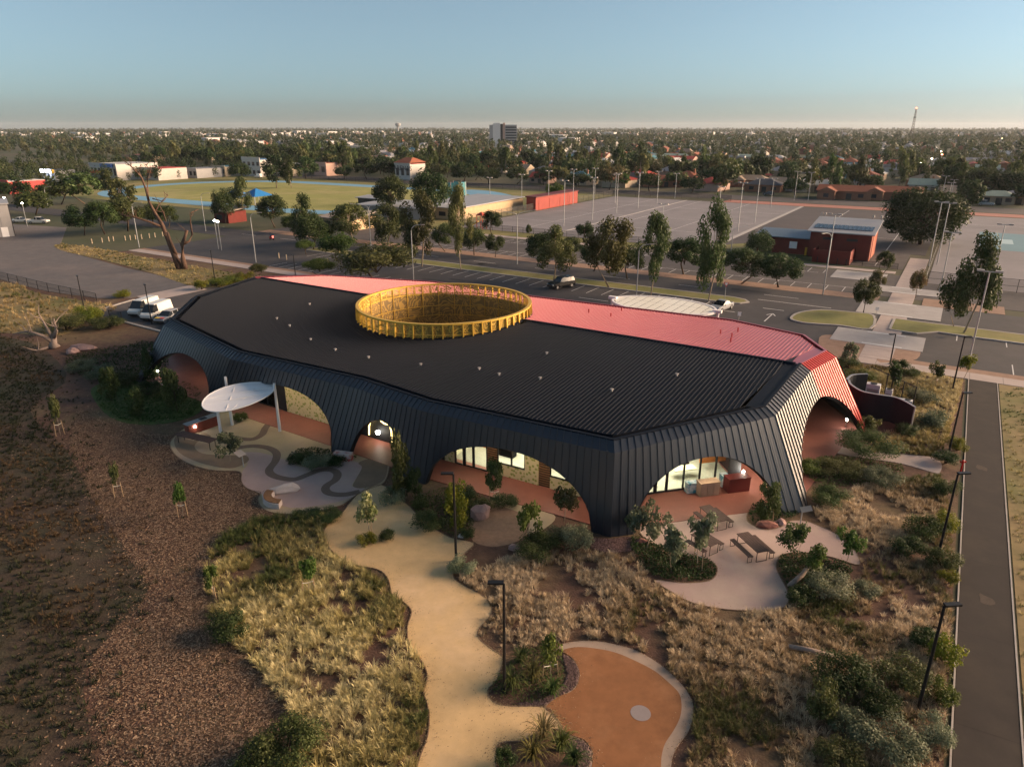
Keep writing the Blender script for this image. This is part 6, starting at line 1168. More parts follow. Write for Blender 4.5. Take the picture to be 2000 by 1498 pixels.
# give-way sign and small signs by the road
for px, py, top, lab in ((1414, 597, 552, 'red and white triangular give way sign at the median end'), (1441, 640, 610, 'small square white sign on a post beyond the red roof'), (1709, 625, 600, 'thin white sign post on the island beside the walkway')):
    x, y, _ = G(px, py); h = top_height(x, y, top); t = thing('road_sign', lab, 'sign', (x, y, .03), 0); mb = MB(); mb.tube([(0, 0, 0), (0, 0, h)], .035, 6); mb.build('post', M_GALV, t)
    if 'triang' in lab:
        mb = MB(); mb.poly([(-.4, -.06, h), (0, -.06, h - .7), (.4, -.06, h)]); mb.build('red_triangle', M_HYD, t); mb = MB(); mb.poly([(-.27, -.068, h - .07), (0, -.068, h - .53), (.27, -.068, h - .07)]); mb.build('white_triangle', M_WHITE, t)
    else: mb = MB(); mb.box((0, -.06, h - .25), (.45, .02, .5)); mb.build('plate', M_WHITE, t)
# ------------------------------------------------------------------ street and park trees beyond the building
ST = [  # kind, px, py, top, width px, palette, label
    ('gum', 900, 528, 370, 48, 'olive', 'very tall narrow gum tree behind the gold lantern'), ('gum', 824, 521, 388, 74, 'olive', 'tall gum tree with pale trunk left of the narrow gum'), ('gum', 1082, 548, 450, 82, 'olive', 'gum tree behind the black parked car'), ('gum', 1190, 563, 430, 98, 'olive', 'broad gum tree on the median left of the curved street light'), ('gum', 1271, 577, 426, 64, 'mid', 'slender gum tree on the median right of the curved street light'), ('gum', 1383, 590, 408, 70, 'mid', 'tall slender gum tree at the median end'),
    ('gum', 1882, 652, 472, 98, 'dark', 'tall dark gum tree on the right median'), ('gum', 1863, 640, 540, 50, 'dark', 'smaller dark gum beside the tall right median gum'), ('round', 1686, 612, 546, 46, 'olive', 'small yellowing street tree on the kerbed island'), ('round', 1725, 534, 492, 32, 'mid', 'small conical tree before the clubhouse fence'), ('round', 1711, 571, 530, 30, 'rust', 'small rusty tree beside the walkway'), ('round', 1788, 582, 528, 28, 'rust', 'small red tinged tree right of the walkway'),
    ('round', 1520, 562, 494, 80, 'dark', 'dark street tree in front of the clubhouse'), ('round', 1448, 555, 488, 78, 'dark', 'dark street tree right of the tall median gum'), ('round', 1335, 537, 468, 70, 'dark', 'dark street tree between the two slender gums'), ('round', 1480, 506, 452, 50, 'dark', 'dark tree on the clubhouse grass'), ('round', 1141, 472, 434, 34, 'dark', 'small dark tree on the court verge'), ('round', 1058, 524, 458, 66, 'dark', 'dark street tree left of the car park gum'), ('round', 1115, 506, 466, 44, 'dark', 'small dark street tree right of the car park gum'),
    ('round', 926, 499, 446, 46, 'dark', 'dark street tree right of the very tall narrow gum'), ('round', 967, 503, 458, 36, 'dark', 'small round street tree above the lantern rim'), ('round', 960, 458, 414, 42, 'dark', 'round dark tree beside the playground'), ('round', 1033, 462, 440, 12, 'mid', 'tiny tree beside the court fence'), ('round', 1225, 545, 480, 60, 'dark', 'dark street tree behind the curved street light'), ('round', 1160, 530, 470, 54, 'dark', 'dark street tree left of the broad gum'),
    ('round', 767, 425, 347, 66, 'dark', 'large dark tree on the oval edge left of the lantern'), ('round', 843, 430, 338, 76, 'dark', 'largest dark tree on the oval edge above the lantern'), ('round', 440, 437, 372, 42, 'dark', 'dark tree left of the blue shade tent'), ('gum', 479, 432, 352, 46, 'olive', 'tall olive tree beside the blue shade tent'), ('round', 537, 445, 384, 58, 'dark', 'dark round tree right of the blue shade tent'), ('gum', 598, 478, 386, 52, 'olive', 'pale trunked gum left of the pavilion'), ('round', 612, 489, 420, 60, 'mid', 'dense tree at the foot of the pale trunked gum'),
    ('gum', 690, 474, 402, 80, 'olive', 'wide olive tree in front of the pavilion'), ('gum', 756, 482, 404, 72, 'olive', 'olive roadside tree right of the pavilion'), ('round', 790, 470, 420, 40, 'dark', 'dark tree between the olive trees'), ('round', 645, 472, 432, 50, 'dark', 'low dark tree before the pavilion'), ('round', 573, 455, 420, 44, 'dark', 'low dark tree left of the pale trunked gum'), ('round', 870, 492, 440, 50, 'mid', 'round tree behind the tall gums left of the lantern'),
    ('spread', 736, 552, 468, 150, 'olive', 'big bushy tree just behind the red roof'), ('spread', 662, 512, 448, 70, 'fresh', 'leaning light green tree left of the big bushy tree'), ('spread', 598, 498, 464, 36, 'fresh', 'small light green tree beside the car park'), ('spread', 625, 540, 500, 60, 'fresh', 'low green tree at the edge of the red roof'), ('spread', 505, 538, 512, 34, 'olive', 'low olive bush beside the footpath'),
    ('dome', 1797, 478, 368, 128, 'dark', 'huge dark domed evergreen behind the clubhouse'),
    ('round', 165, 460, 402, 60, 'dark', 'dark tree behind the gravel yard, leftmost of the row'), ('round', 205, 458, 396, 66, 'mid', 'dark tree behind the gravel yard, second of the row'), ('round', 250, 452, 390, 70, 'mid', 'dark tree behind the gravel yard, third of the row'), ('gum', 240, 420, 350, 56, 'olive', 'taller olive tree behind the yard row'), ('round', 120, 400, 348, 70, 'dark', 'dark tree at the far left corner of the oval'), ('round', 165, 398, 340, 64, 'mid', 'tree beside the dark far left corner tree'), ('gum', 215, 385, 336, 50, 'olive', 'olive tree at the left end of the oval'), ('round', 70, 420, 372, 60, 'dark', 'dark tree left of the parked ute'), ('round', 30, 395, 350, 60, 'dark', 'dark tree behind the grey shed'), ('round', 330, 445, 404, 44, 'mid', 'tree behind the dead tree trunk'), ('round', 300, 440, 400, 50, 'dark', 'dark tree left of the dead tree'),
    ('round', 470, 352, 318, 40, 'dark', 'dark tree at the far oval edge, leftmost'), ('gum', 540, 368, 308, 52, 'dark', 'tall dark trunked tree on the far oval edge'), ('gum', 570, 368, 316, 34, 'dark', 'second dark trunked tree on the far oval edge'), ('round', 598, 350, 308, 46, 'dark', 'dense tree on the far road right of the trunked pair'), ('round', 672, 350, 325, 32, 'dark', 'dark tree on the far road before the red roofs'), ('round', 716, 350, 316, 44, 'dark', 'dark tree on the far road left of the white shop'), ('round', 760, 350, 314, 40, 'dark', 'dark tree on the far road touching the white shop'), ('round', 905, 358, 320, 46, 'dark', 'dark round tree on the far road above the lantern'), ('round', 955, 360, 328, 40, 'dark', 'dark tree on the far road left of the court poles'), ('round', 855, 352, 322, 46, 'mid', 'tree on the far road behind the largest oval tree'),
    ('round', 1010, 360, 328, 44, 'dark', 'dark tree on the far road, first behind the courts'), ('round', 1062, 362, 330, 40, 'dark', 'dark tree on the far road, second behind the courts'), ('round', 1130, 366, 338, 46, 'dark', 'dark tree on the far road, third behind the courts'), ('round', 1190, 372, 316, 50, 'rust', 'reddish brown tree on the far road behind the courts'), ('round', 1215, 368, 340, 30, 'fresh', 'light green tree beside the reddish brown tree'), ('round', 1268, 374, 340, 44, 'dark', 'clipped dark tree before the terracotta roofs'), ('round', 1350, 378, 345, 46, 'dark', 'dark tree right of the terracotta roofs'), ('round', 1405, 374, 346, 28, 'lime', 'bright lime tree on the far road'), ('gum', 1395, 356, 312, 36, 'rust', 'brown gum behind the bright lime tree'), ('round', 1552, 382, 350, 46, 'dark', 'round dark tree before the white gabled house'), ('round', 1647, 386, 358, 42, 'olive', 'round clipped tree before the orange tiled house'),
    ('round', 1088, 392, 358, 24, 'fresh', 'small fresh tree left of the red shed'), ('round', 1072, 390, 362, 16, 'fresh', 'smallest fresh tree at the red shed'), ('dome', 1885, 378, 332, 60, 'dark', 'dark rounded tree by the far right road'), ('dome', 1935, 385, 330, 80, 'dark', 'dark rounded tree right of the far right road tree'), ('dome', 1985, 388, 334, 70, 'dark', 'dark rounded tree at the right picture edge')]
for i, (kind, px, py, top, w, pal, label) in enumerate(ST): by_px(kind, px, py, top, w, label, pal, i % 4, lod=1.0 if py > 420 else .3)
# ------------------------------------------------------------------ buildings of the sports ground
M_REDB = mat('dark_red_brick', (.16, .028, .022), .8, noise=(1.2, .2)); M_ORB = mat('cream_brick', (.50, .36, .22), .85, noise=(.8, .15)); M_ZINC = mat('grey_roofing', (.34, .34, .36), .55, metal=.2, noise=(.3, .12)); M_BLUEROOF = mat('blue_grey_roofing', (.13, .17, .22), .5, metal=.2, noise=(.3, .15)); M_SOLAR = mat('solar_cell', (.012, .014, .022), .15, spec=.6); M_REDS = mat('red_shed_wall', (.27, .042, .032), .7, noise=(.5, .15)); M_TEAL = net_mat('teal_net', (.03, .28, .32), .7); M_TENT = mat('blue_canvas', (.02, .16, .42), .6); M_DOOR = mat('dark_door', (.03, .03, .034), .5); M_SHEDG = mat('grey_sheet', (.30, .29, .29), .6, noise=(.6, .12))
def ab_thing(name, label, cat, a, b): return thing(name, label, cat, W(a, b), ROAD_ANG)
def lbox(mb, x0, x1, y0, y1, z0, z1): return mb.hexa([(x0, y0, z0), (x1, y0, z0), (x1, y1, z0), (x0, y1, z0)], [(x0, y0, z1), (x1, y0, z1), (x1, y1, z1), (x0, y1, z1)])
t = ab_thing('red_clubhouse', 'dark red brick clubhouse with solar panels on a grey roof', 'building', -20.5, 154)
mb = MB(); mb.hexa([(-4.4, 0, 0), (6.8, 0, 0), (6.8, 11, 0), (-4.4, 11, 0)], [(-4.4, 0, 5.2), (6.8, 0, 5.2), (6.8, 11, 6.6), (-4.4, 11, 6.6)]); mb.build('wall', M_REDB, t)
mb = MB(); mb.hexa([(-5.0, -.9, 5.15), (7.4, -.9, 5.15), (7.4, 11.6, 6.75), (-5.0, 11.6, 6.75)], [(-5.0, -.9, 5.35), (7.4, -.9, 5.35), (7.4, 11.6, 6.95), (-5.0, 11.6, 6.95)]); rf = mb.build('roof', M_ZINC, t)
for k in range(14): x0 = -4.2 + k * .78; mb = MB(); z = lambda y: 5.35 + (y + .9) * .128 + .06; mb.hexa([(x0, 1.6, z(1.6)), (x0 + .7, 1.6, z(1.6)), (x0 + .7, 4.8, z(4.8)), (x0, 4.8, z(4.8))], [(x0, 1.6, z(1.6) + .05), (x0 + .7, 1.6, z(1.6) + .05), (x0 + .7, 4.8, z(4.8) + .05), (x0, 4.8, z(4.8) + .05)]); mb.build('solar_panel', M_SOLAR, rf)
for x in (-4.5, -3.8, 5.5, 7): mb = MB(); mb.cyl(x, 11, 6.9, 7.5, .05, .05, 6); mb.cyl(x, 11, 7.4, 7.8, .22, .22, 8); mb.build('roof_light', M_VENT, rf)
mb = MB(); lbox(mb, -15, -4.45, 1.5, 9, 0, 3.3); mb.build('wing_wall', M_REDB, t); mb = MB(); mb.hexa([(-15.8, .8, 3.32), (-4.5, .8, 3.32), (-4.5, 9.8, 3.9), (-15.8, 9.8, 3.9)], [(-15.8, .8, 3.5), (-4.5, .8, 3.5), (-4.5, 9.8, 4.1), (-15.8, 9.8, 4.1)]); mb.build('wing_roof', M_BLUEROOF, t)
for x in (-2.0, 2.4): mb = MB(); lbox(mb, x, x + 2.0, -.05, .0, 3.7, 4.2); mb.build('window', M_DOOR, t)
mb = MB(); lbox(mb, -8.5, -7, 1.42, 1.5, 1.2, 2.6); mb.build('notice_board', M_WHITE, t); mb = MB(); lbox(mb, -14.5, -12, 1.42, 1.5, 0, 2.5); mb.build('door', M_DOOR, t); mb = MB(); lbox(mb, -5.2, -4.8, .6, 1.0, 0, 1.7); mb.build('yellow_post', mat('safety_yellow', (.6, .3, .03), .6), t)
mb = MB(); lbox(mb, 6.8, 6.88, .3, 1.2, 0, 5.2); lbox(mb, 6.8, 6.88, 3, 9, .2, 5.0); mb.build('painted_sun_side', mat('painted_sun_orange', (.30, .07, .03), .6, noise=(2, .2)), t)  # orange slabs paint the low sun's glow onto the red right wall
mb = MB()
for x0, x1, y0, y1 in ((-2.6, 4.2, -6, -5.85), (-2.6, -2.45, -5.84, -.05), (4.05, 4.2, -5.84, -.05)): lbox(mb, x0, x1, y0, y1, 0, 2.5)
mb.build('court_wall', M_REDB, t)
for x in (-1.6, .2, 2.0, 3.6): mb = MB(); lbox(mb, x, x + .12, -6.2, -6.05, 0, 1.2); mb.build('rail_post', M_BLKM, t)
t = ab_thing('red_storage_shed', 'long bright red storage shed at the edge of the netball courts', 'shed', -114, 196.5); mb = MB(); lbox(mb, -3.4, 0, 0, 29, 0, 4.0); mb.build('wall', M_REDS, t); mb = MB(); mb.hexa([(-3.7, -.3, 4.0), (.3, -.3, 4.0), (.3, 29.3, 4.0), (-3.7, 29.3, 4.0)], [(-3.7, -.3, 4.4), (.3, -.3, 4.2), (.3, 29.3, 4.2), (-3.7, 29.3, 4.4)]); mb.build('roof', mat('dark_red_roofing', (.12, .02, .02), .6), t)
for k in range(4): mb = MB(); lbox(mb, .01, .06, 2 + k * 7, 6.5 + k * 7, .05, 3.2); mb.build('roller_door', M_REDS, t)
def low_building(px, py, wa, db, h, wallm, roofm, label, rise=.4):
    x, y, _ = G(px, py); t = thing('pavilion', label, 'building', (x, y, 0), ROAD_ANG); mb = MB(); lbox(mb, 0, wa, 0, db, 0, h); mb.build('wall', wallm, t); mb = MB(); mb.hexa([(-.6, -.8, h), (wa + .6, -.8, h), (wa + .6, db + .6, h + rise), (-.6, db + .6, h + rise)], [(-.6, -.8, h + .2), (wa + .6, -.8, h + .2), (wa + .6, db + .6, h + rise + .2), (-.6, db + .6, h + rise + .2)]); mb.build('roof', roofm, t)
    for k in range(int(wa / 5)): mb = MB(); lbox(mb, 1 + k * 5, 3.4 + k * 5, -.06, -.01, .9, 2.1); mb.build('window', M_DOOR, t)
    return t
low_building(800, 423, 17.5, 36, 3.2, M_ORB, M_ZINC, 'cream brick track pavilion with wide flat grey roof'); low_building(628, 446, 11, 9, 2.8, M_ORB, mat('tan_roofing', (.36, .29, .24), .6), 'cream brick pavilion with tan hip roof behind the left trees', 1.2); low_building(700, 420, 24, 14, 3.0, M_SHEDG, M_ZINC, 'grey roofed stand beside the running track'); low_building(420, 434, 6, 6, 3.0, M_REDB, mat('tan_roofing', (.36, .29, .24), .6), 'small dark red toilet block right of the dead tree', .8)
low_building(700, 402, 9, 5, 2.6, M_DOOR, M_ZINC, 'small dark equipment container by the track')
for px, py, lab in ((464, 402, 'left blue pyramid shade tent by the oval'), (503, 400, 'right blue pyramid shade tent by the oval')):
    x, y, _ = G(px, py); t = thing('shade_tent', lab, 'tent', (x, y, 0), ROAD_ANG); q = [(-4, -4, 3.0), (4, -4, 3.0), (4, 4, 3.0), (-4, 4, 3.0)]; mb = MB()
    for k in range(4): mb.poly([q[k], q[(k + 1) % 4], (0, 0, 5.4)])
    mb.build('canopy', M_TENT, t)
    for a_, b_, _ in q: mb = MB(); mb.tube([(a_, b_, 0), (a_, b_, 3.0)], .08, 6); mb.build('post', M_GALV, t)
x, y, _ = G(888, 396); t = thing('throwing_cage', 'teal netted throwing cage beside the running track', 'cage', (x, y, 0), ROAD_ANG); cp = [(4.2 * math.cos(RAD(a)), 4.2 * math.sin(RAD(a))) for a in (-150, -110, -70, -30, 10, 50, 90, 130)]
for k, (a_, b_) in enumerate(cp):
    mb = MB(); mb.tube([(a_, b_, 0), (a_, b_, 7.2)], .09, 6); mb.build('post', M_VENT, t)
    if k < len(cp) - 1: mb = MB(); c_ = cp[k + 1]; mb.poly([(a_, b_, .1), (c_[0], c_[1], .1), (c_[0], c_[1], 7), (a_, b_, 7)]); mb.build('net', M_TEAL, t)
x, y, _ = G(932, 447); t = thing('playground_slide', 'small playground tower with yellow slide before the court fence', 'playground', (x, y, 0), ROAD_ANG); M_YEL = mat('slide_yellow', (.66, .42, .06), .4); M_RPOST = mat('play_red', (.45, .08, .05), .5)
for a_ in (-.9, .9):
    for b_ in (-.9, .9): mb = MB(); mb.tube([(a_ + 1.4, b_, 0), (a_ + 1.4, b_, 3.6)], .09, 6); mb.build('post', M_RPOST, t)
mb = MB(); lbox(mb, .4, 2.4, -1, 1, 1.7, 1.85); mb.build('deck', M_DOOR, t); mb = MB(); mb.hexa([(-2.6, -.45, .25), (.4, -.45, 1.7), (.4, .45, 1.7), (-2.6, .45, .25)], [(-2.6, -.45, .45), (.4, -.45, 1.95), (.4, .45, 1.95), (-2.6, .45, .45)]); mb.build('slide', M_YEL, t); mb = MB(); mb.poly([(.2, -1.2, 3.5), (2.6, -1.2, 3.5), (1.4, 0, 4.4)]); mb.poly([(2.6, -1.2, 3.5), (2.6, 1.2, 3.5), (1.4, 0, 4.4)]); mb.poly([(2.6, 1.2, 3.5), (.2, 1.2, 3.5), (1.4, 0, 4.4)]); mb.poly([(.2, 1.2, 3.5), (.2, -1.2, 3.5), (1.4, 0, 4.4)]); mb.build('roof', M_RPOST, t)
x, y, _ = G(29, 462); t = thing('grey_shed', 'grey corrugated shed at the left picture edge beside the gravel yard', 'shed', (x, y, 0), .62); hs_ = top_height(x, y, 399); mb = MB(); lbox(mb, -22, 0, 0, 14, 0, hs_); mb.build('wall', M_SHEDG, t); mb = MB(); lbox(mb, -22.3, .3, -.3, 14.3, hs_ + .01, hs_ + .25); mb.build('roof', M_ZINC, t); mb = MB(); lbox(mb, .01, .2, .1, 13.5, 0, hs_ - .1); mb.build('dark_side', M_DOOR, t); mb = MB(); lbox(mb, -2.4, -1.0, -.06, -.01, 0, 2.3); mb.build('door', M_WHITE, t)
for k in range(14): mb = MB(); lbox(mb, -21.5 + k * 1.5, -21.42 + k * 1.5, -.05, -.005, .1, hs_ - .1); mb.build('sheet_rib', M_SHEDG, t)
# ------------------------------------------------------------------ houses and shops of the town
ROOFC = dict(terra=(.26, .085, .045), red=(.34, .045, .035), grey=(.22, .22, .24), white=(.46, .45, .44), tan=(.30, .22, .16), teal=(.06, .17, .22), dark=(.07, .07, .085), green=(.30, .36, .30), blue=(.10, .20, .34))
WALLC = dict(cream=(.44, .36, .27), brick=(.26, .12, .075), white=(.50, .47, .44), tan=(.40, .30, .22), grey=(.34, .34, .35), pink=(.50, .33, .27))
def rmat(k): return mat('roof_' + k, ROOFC[k], .7, noise=(.5, .15))
def wmat(k): return mat('house_wall_' + k, WALLC[k], .8, noise=(.6, .1))
M_HWIN = mat('house_window', (.03, .035, .045), .15, spec=.5); M_HLIT = mat('lit_house_window', (1, .8, .5), emit=((1.0, .70, .35), 4.0))
HM = {}
def house_mesh(shape, rk, wk):
    key = (shape, rk, wk)
    if key in HM: return HM[key]
    w, d, h, rise, hip, el = [(14, 10, 2.9, 2.2, .5, 0), (11, 9, 2.9, 2.4, 0, 0), (16, 9, 2.9, 2.0, .45, 1), (12, 11, 3.0, 2.6, .5, 0), (18, 10, 3.0, 1.8, 0, 1), (10, 8, 2.8, 1.6, .4, 0)][shape]
    wl_ = MB(); lbox(wl_, -w / 2, w / 2, -d / 2, d / 2, 0, h); o = .55; rf_ = MB()
    def gable(x0, x1, y0, y1, zb, rs, hp, ax):
        if ax == 0: r0, r1 = (x0 + (y1 - y0) * hp, (y0 + y1) / 2), (x1 - (y1 - y0) * hp, (y0 + y1) / 2)
        else: r0, r1 = ((x0 + x1) / 2, y0 + (x1 - x0) * hp), ((x0 + x1) / 2, y1 - (x1 - x0) * hp)
        A, B, C_, D = (x0, y0, zb), (x1, y0, zb), (x1, y1, zb), (x0, y1, zb); E, F_ = (*r0, zb + rs), (*r1, zb + rs)
        if ax == 0: rf_.poly([A, B, F_, E]); rf_.poly([C_, D, E, F_]); (rf_ if hp else wl_).poly([D, A, E]); (rf_ if hp else wl_).poly([B, C_, F_])
        else: rf_.poly([B, C_, F_, E]); rf_.poly([D, A, E, F_]); (rf_ if hp else wl_).poly([A, B, E]); (rf_ if hp else wl_).poly([C_, D, F_])
        rf_.poly([D, C_, B, A])
    gable(-w / 2 - o, w / 2 + o, -d / 2 - o, d / 2 + o, h, rise, hip, 0)
    if el: lbox(wl_, -w / 2 + 1, -w / 2 + 6.5, -d / 2 - 3.4, -d / 2 - .01, 0, h); gable(-w / 2 + .5, -w / 2 + 7, -d / 2 - 4, d / 4, h + .02, rise * .8, 0 if not hip else .45, 1)
    wn_ = []; dy = -d / 2 - (3.42 if el else .03)
    xs = (-w * .3, w * .05, w * .32) if not el else (-w * .3, w * .1, w * .32)
    for k, x0 in enumerate(xs):
        yy = -d / 2 - .03 if (not el or k) else dy
        m_ = MB(); lbox(m_, x0 - .9, x0 + .9, yy - .04, yy, .9 if k != 1 else .05, 2.2); wn_.append((('door' if k == 1 else 'window'), m_.data('window', M_DOOR if k == 1 else M_HWIN)))
    ch = MB(); lbox(ch, w * .2, w * .2 + .8, .6, 1.4, h + .4, h + rise + .9)
    HM[key] = (wl_.data('house_wall', wmat(wk)), rf_.data('house_roof', rmat(rk)), wn_, ch.data('chimney', wmat('brick')) if shape in (1, 3) else None); return HM[key]
PLACED = []
def house(x, y, ang, shape, rk, wk, label, group='houses of the town beyond the far road', sc=1.0):
    wl_, rf_, wn_, ch = house_mesh(shape, rk, wk); t = thing('house', label, 'house', (x, y, 0), ang, group); t.scale = (sc, sc, sc); obj('wall', wl_, t); r = obj('roof', rf_, t)
    for nm, me in wn_: obj(nm, me, t)
    if ch: obj('chimney', ch, r)
    PLACED.append((x, y)); return t
SHW = [14, 11, 16, 12, 18, 10]
HAND = [(1018, 340, 1, 'tan', 'cream', 'tan roofed cream house at the left end of the court side row'), (1062, 346, 3, 'grey', 'cream', 'grey roofed cream gabled house behind the first court poles'), (1142, 350, 1, 'green', 'cream', 'pale green roofed gabled house behind the red shed'), (1228, 358, 2, 'dark', 'grey', 'dark roofed house left of the terracotta pair'), (1300, 364, 4, 'terra', 'brick', 'long terracotta tiled house behind the clipped dark tree'), (1342, 358, 3, 'terra', 'tan', 'terracotta hip roofed house right of the long one'), (1466, 364, 2, 'tan', 'brick', 'brown tiled house with wide veranda behind the court corner'), (1492, 374, 0, 'dark', 'brick', 'dark roofed red brick house beside the far road'),
        (1530, 372, 1, 'tan', 'white', 'white gabled house with tan roof by the far road'), (1590, 374, 2, 'white', 'cream', 'white roofed L shaped house right of the gabled house'), (1604, 358, 3, 'teal', 'white', 'house with a steep teal roof'), (1650, 388, 4, 'terra', 'brick', 'orange tiled long house on the far road'), (1678, 366, 1, 'teal', 'grey', 'house with a pale teal roof behind the orange tiled one'), (1742, 390, 4, 'terra', 'brick', 'terracotta hip roofed house left of the domed evergreen'), (1868, 392, 1, 'tan', 'brick', 'red gabled house with tan roof at far right'), (1945, 398, 5, 'green', 'tan', 'pale green roofed house at far right'), (1985, 398, 5, 'grey', 'tan', 'grey roofed house at the right picture edge'),
        (1230, 322, 0, 'red', 'cream', 'bright red roofed house in the middle distance behind the courts'), (1258, 328, 1, 'terra', 'white', 'small tile roofed house right of the bright red roof'), (1310, 338, 0, 'white', 'white', 'white roofed house above the terracotta pair'), (1105, 332, 0, 'red', 'cream', 'red roofed house left of the reddish brown tree'), (940, 336, 3, 'red', 'cream', 'red hip roofed house above the largest oval tree'), (885, 325, 1, 'dark', 'white', 'white gabled house left of the red hip roof'), (972, 336, 0, 'teal', 'white', 'teal roofed house above the track pavilion'), (1705, 318, 1, 'red', 'white', 'small red roofed house in the right middle distance'), (1560, 338, 0, 'grey', 'white', 'grey roofed house above the teal roof'), (1525, 345, 3, 'grey', 'tan', 'grey hip roofed house at the right of the courts'), (1850, 342, 1, 'white', 'white', 'white gabled house far right above the light poles')]
for px, py, sh, rk, wk, lab in HAND:
    x, y, _ = G(px, py); house(x, y, ROAD_ANG + random.choice((0, 0, .05, -.05)), sh, rk, wk, lab)
# shops along the far road on the left
def block(px, py, wpx, h, d, wallm, roofm, label, bands=(), floors=1, name='shop_building', parapet=.6, ang=ROAD_ANG):
    x, y, _ = G(px, py); w = width_m(wpx, x, y); t = thing(name, label, 'building', (x, y, 0), ang); mb = MB(); lbox(mb, -w / 2, w / 2, 0, d, 0, h); mb.build('wall', wallm, t)
    mb = MB(); lbox(mb, -w / 2 - .2, w / 2 + .2, -.2, .1, h - .2, h + parapet); mb.build('parapet', wallm, t); mb = MB(); lbox(mb, -w / 2 + .2, w / 2 - .2, .12, d - .1, h + .01, h + .2); mb.build('roof', roofm, t)
    for f in range(floors):
        n = max(2, int(w / 3.2)); zh = h / floors
        for k in range(n): x0 = -w / 2 + (k + .25) * w / n; mb = MB(); lbox(mb, x0, x0 + w / n * .55, -.06, -.005, f * zh + zh * .3, f * zh + zh * .75); mb.build('window', M_HWIN, t)
    for (f0, f1, z0, z1, m) in bands: mb = MB(); lbox(mb, -w / 2 + f0 * w, -w / 2 + f1 * w, -1.2, -.22, z0, z1); mb.build('fascia', m, t)
    PLACED.append((x, y)); return t
M_SBLUE = mat('shop_blue', (.05, .14, .42), .5); M_SOR = mat('shop_orange', (.60, .12, .03), .5); M_SYEL = mat('shop_yellow', (.70, .45, .04), .5); M_SLIT = mat('lit_sign', (1, 1, 1), emit=((.85, .9, 1.0), 7.0))
block(205, 352, 92, 7.5, 22, wmat('white'), rmat('white'), 'large white shop with blue fascia and orange canopy on the far left road', ((.5, .92, 6.2, 7.9, M_SBLUE), (.08, .42, 3.2, 4.6, M_SOR), (.36, .5, 3.6, 4.4, M_SYEL)))
block(97, 352, 46, 4.6, 10, wmat('grey'), rmat('dark'), 'fuel stop with glowing white sign on the far left road', ((.05, .95, 3.6, 5.0, M_SLIT), (.95, 1.06, 3.4, 5.2, M_SYEL))); block(292, 352, 62, 5.5, 16, wmat('white'), rmat('red'), 'white shop with red roof right of the blue fascia shop', ((.55, .8, 3.4, 5.0, M_SOR),)); block(10, 378, 40, 4.5, 14, mat('shop_red_wall', (.42, .04, .04), .6), rmat('white'), 'low red shop at the far left picture edge')
block(493, 345, 52, 8.5, 14, wmat('white'), rmat('blue'), 'white two storey shop with blue roof beyond the oval', floors=2, parapet=1.4); block(428, 345, 40, 5, 14, wmat('cream'), rmat('teal'), 'cream shop with teal roof left of the white two storey shop'); block(558, 344, 40, 6, 12, wmat('cream'), rmat('white'), 'cream house front right of the white two storey shop', floors=2); block(626, 344, 34, 6.5, 12, wmat('pink'), rmat('terra'), 'pink gabled shop on the far road'); block(370, 348, 50, 4.5, 16, wmat('grey'), rmat('grey'), 'low grey shop row beyond the oval')
sb = block(787, 352, 38, 7.5, 12, wmat('white'), rmat('red'), 'white shop with red tiled roof and dark wall lettering on the far road', floors=1)
x, y, _ = G(787, 352); w_ = width_m(38, x, y)
cu = bpy.data.curves.new('wall_lettering', 'FONT'); cu.body = 'ARENAS'; cu.size = 3.2; cu.align_x = 'CENTER'; cu.extrude = .02; cu.materials.append(M_DOOR); _c = bpy.data.objects.new('lettering_curve', cu); tx = obj('wall_lettering', bpy.data.meshes.new_from_object(_c), sb); bpy.data.objects.remove(_c); tx.location = (.4, -.28, 4.6); tx.rotation_euler = (RAD(90), 0, 0)
mb = MB(); mb.hexa([(-w_ / 2 - .5, -.6, 8.15), (w_ / 2 + .5, -.6, 8.15), (w_ / 2 + .5, 12.5, 8.15), (-w_ / 2 - .5, 12.5, 8.15)], [(-w_ / 4, 5, 10.4), (w_ / 4, 5, 10.4), (w_ / 4, 7, 10.4), (-w_ / 4, 7, 10.4)]); mb.build('tiled_roof', rmat('terra'), sb)
block(612, 300, 60, 5, 25, wmat('white'), rmat('white'), 'long white roofed hall in the middle distance, left of the pair', ang=0); block(692, 298, 70, 6, 30, wmat('white'), rmat('white'), 'long white roofed hall in the middle distance, right of the pair', ang=0); block(735, 318, 36, 4.5, 12, wmat('pink'), rmat('red'), 'red roofed hall behind the white halls', ang=0); block(270, 318, 60, 5, 20, wmat('tan'), rmat('red'), 'long red roofed sheds behind the shops', ang=0)
# landmark tower, mast and water tower on the skyline
def at_dist(px, D): return ((px - 1000) / 1370.0 * (D * CP + 25 * SP), D)
x, y = at_dist(982, 950); t = thing('hospital_tower', 'tall grey and white block on the skyline', 'building', (x, y, 0)); sc_ = 950 / 1370.0
for nm, x0, x1, h, m in (('wall_dark', -17, -12.5, 27, wmat('grey')), ('wall_white', -12.4, -3, 29, mat('tower_white', (.66, .64, .64), .7)), ('wall_pink', .2, 3, 29.5, wmat('pink')), ('wall_core', -2.9, .1, 28, M_DOOR), ('wall_right', 3.1, 18, 27, wmat('grey'))):
    mb = MB(); lbox(mb, x0, x1, 0, 18, 0, h); w_o = mb.build(nm, m, t)
    if nm == 'wall_right':
        for f in range(7): mb = MB(); lbox(mb, x0 + .5, x1 - .5, -.3, -.02, 4 + f * 3.2, 5.6 + f * 3.2); mb.build('window', M_HWIN, w_o)
x, y = at_dist(1778, 1300); t = thing('lattice_mast', 'tall lattice radio mast with red lamp on the right skyline', 'mast', (x, y, 0)); H_ = 54
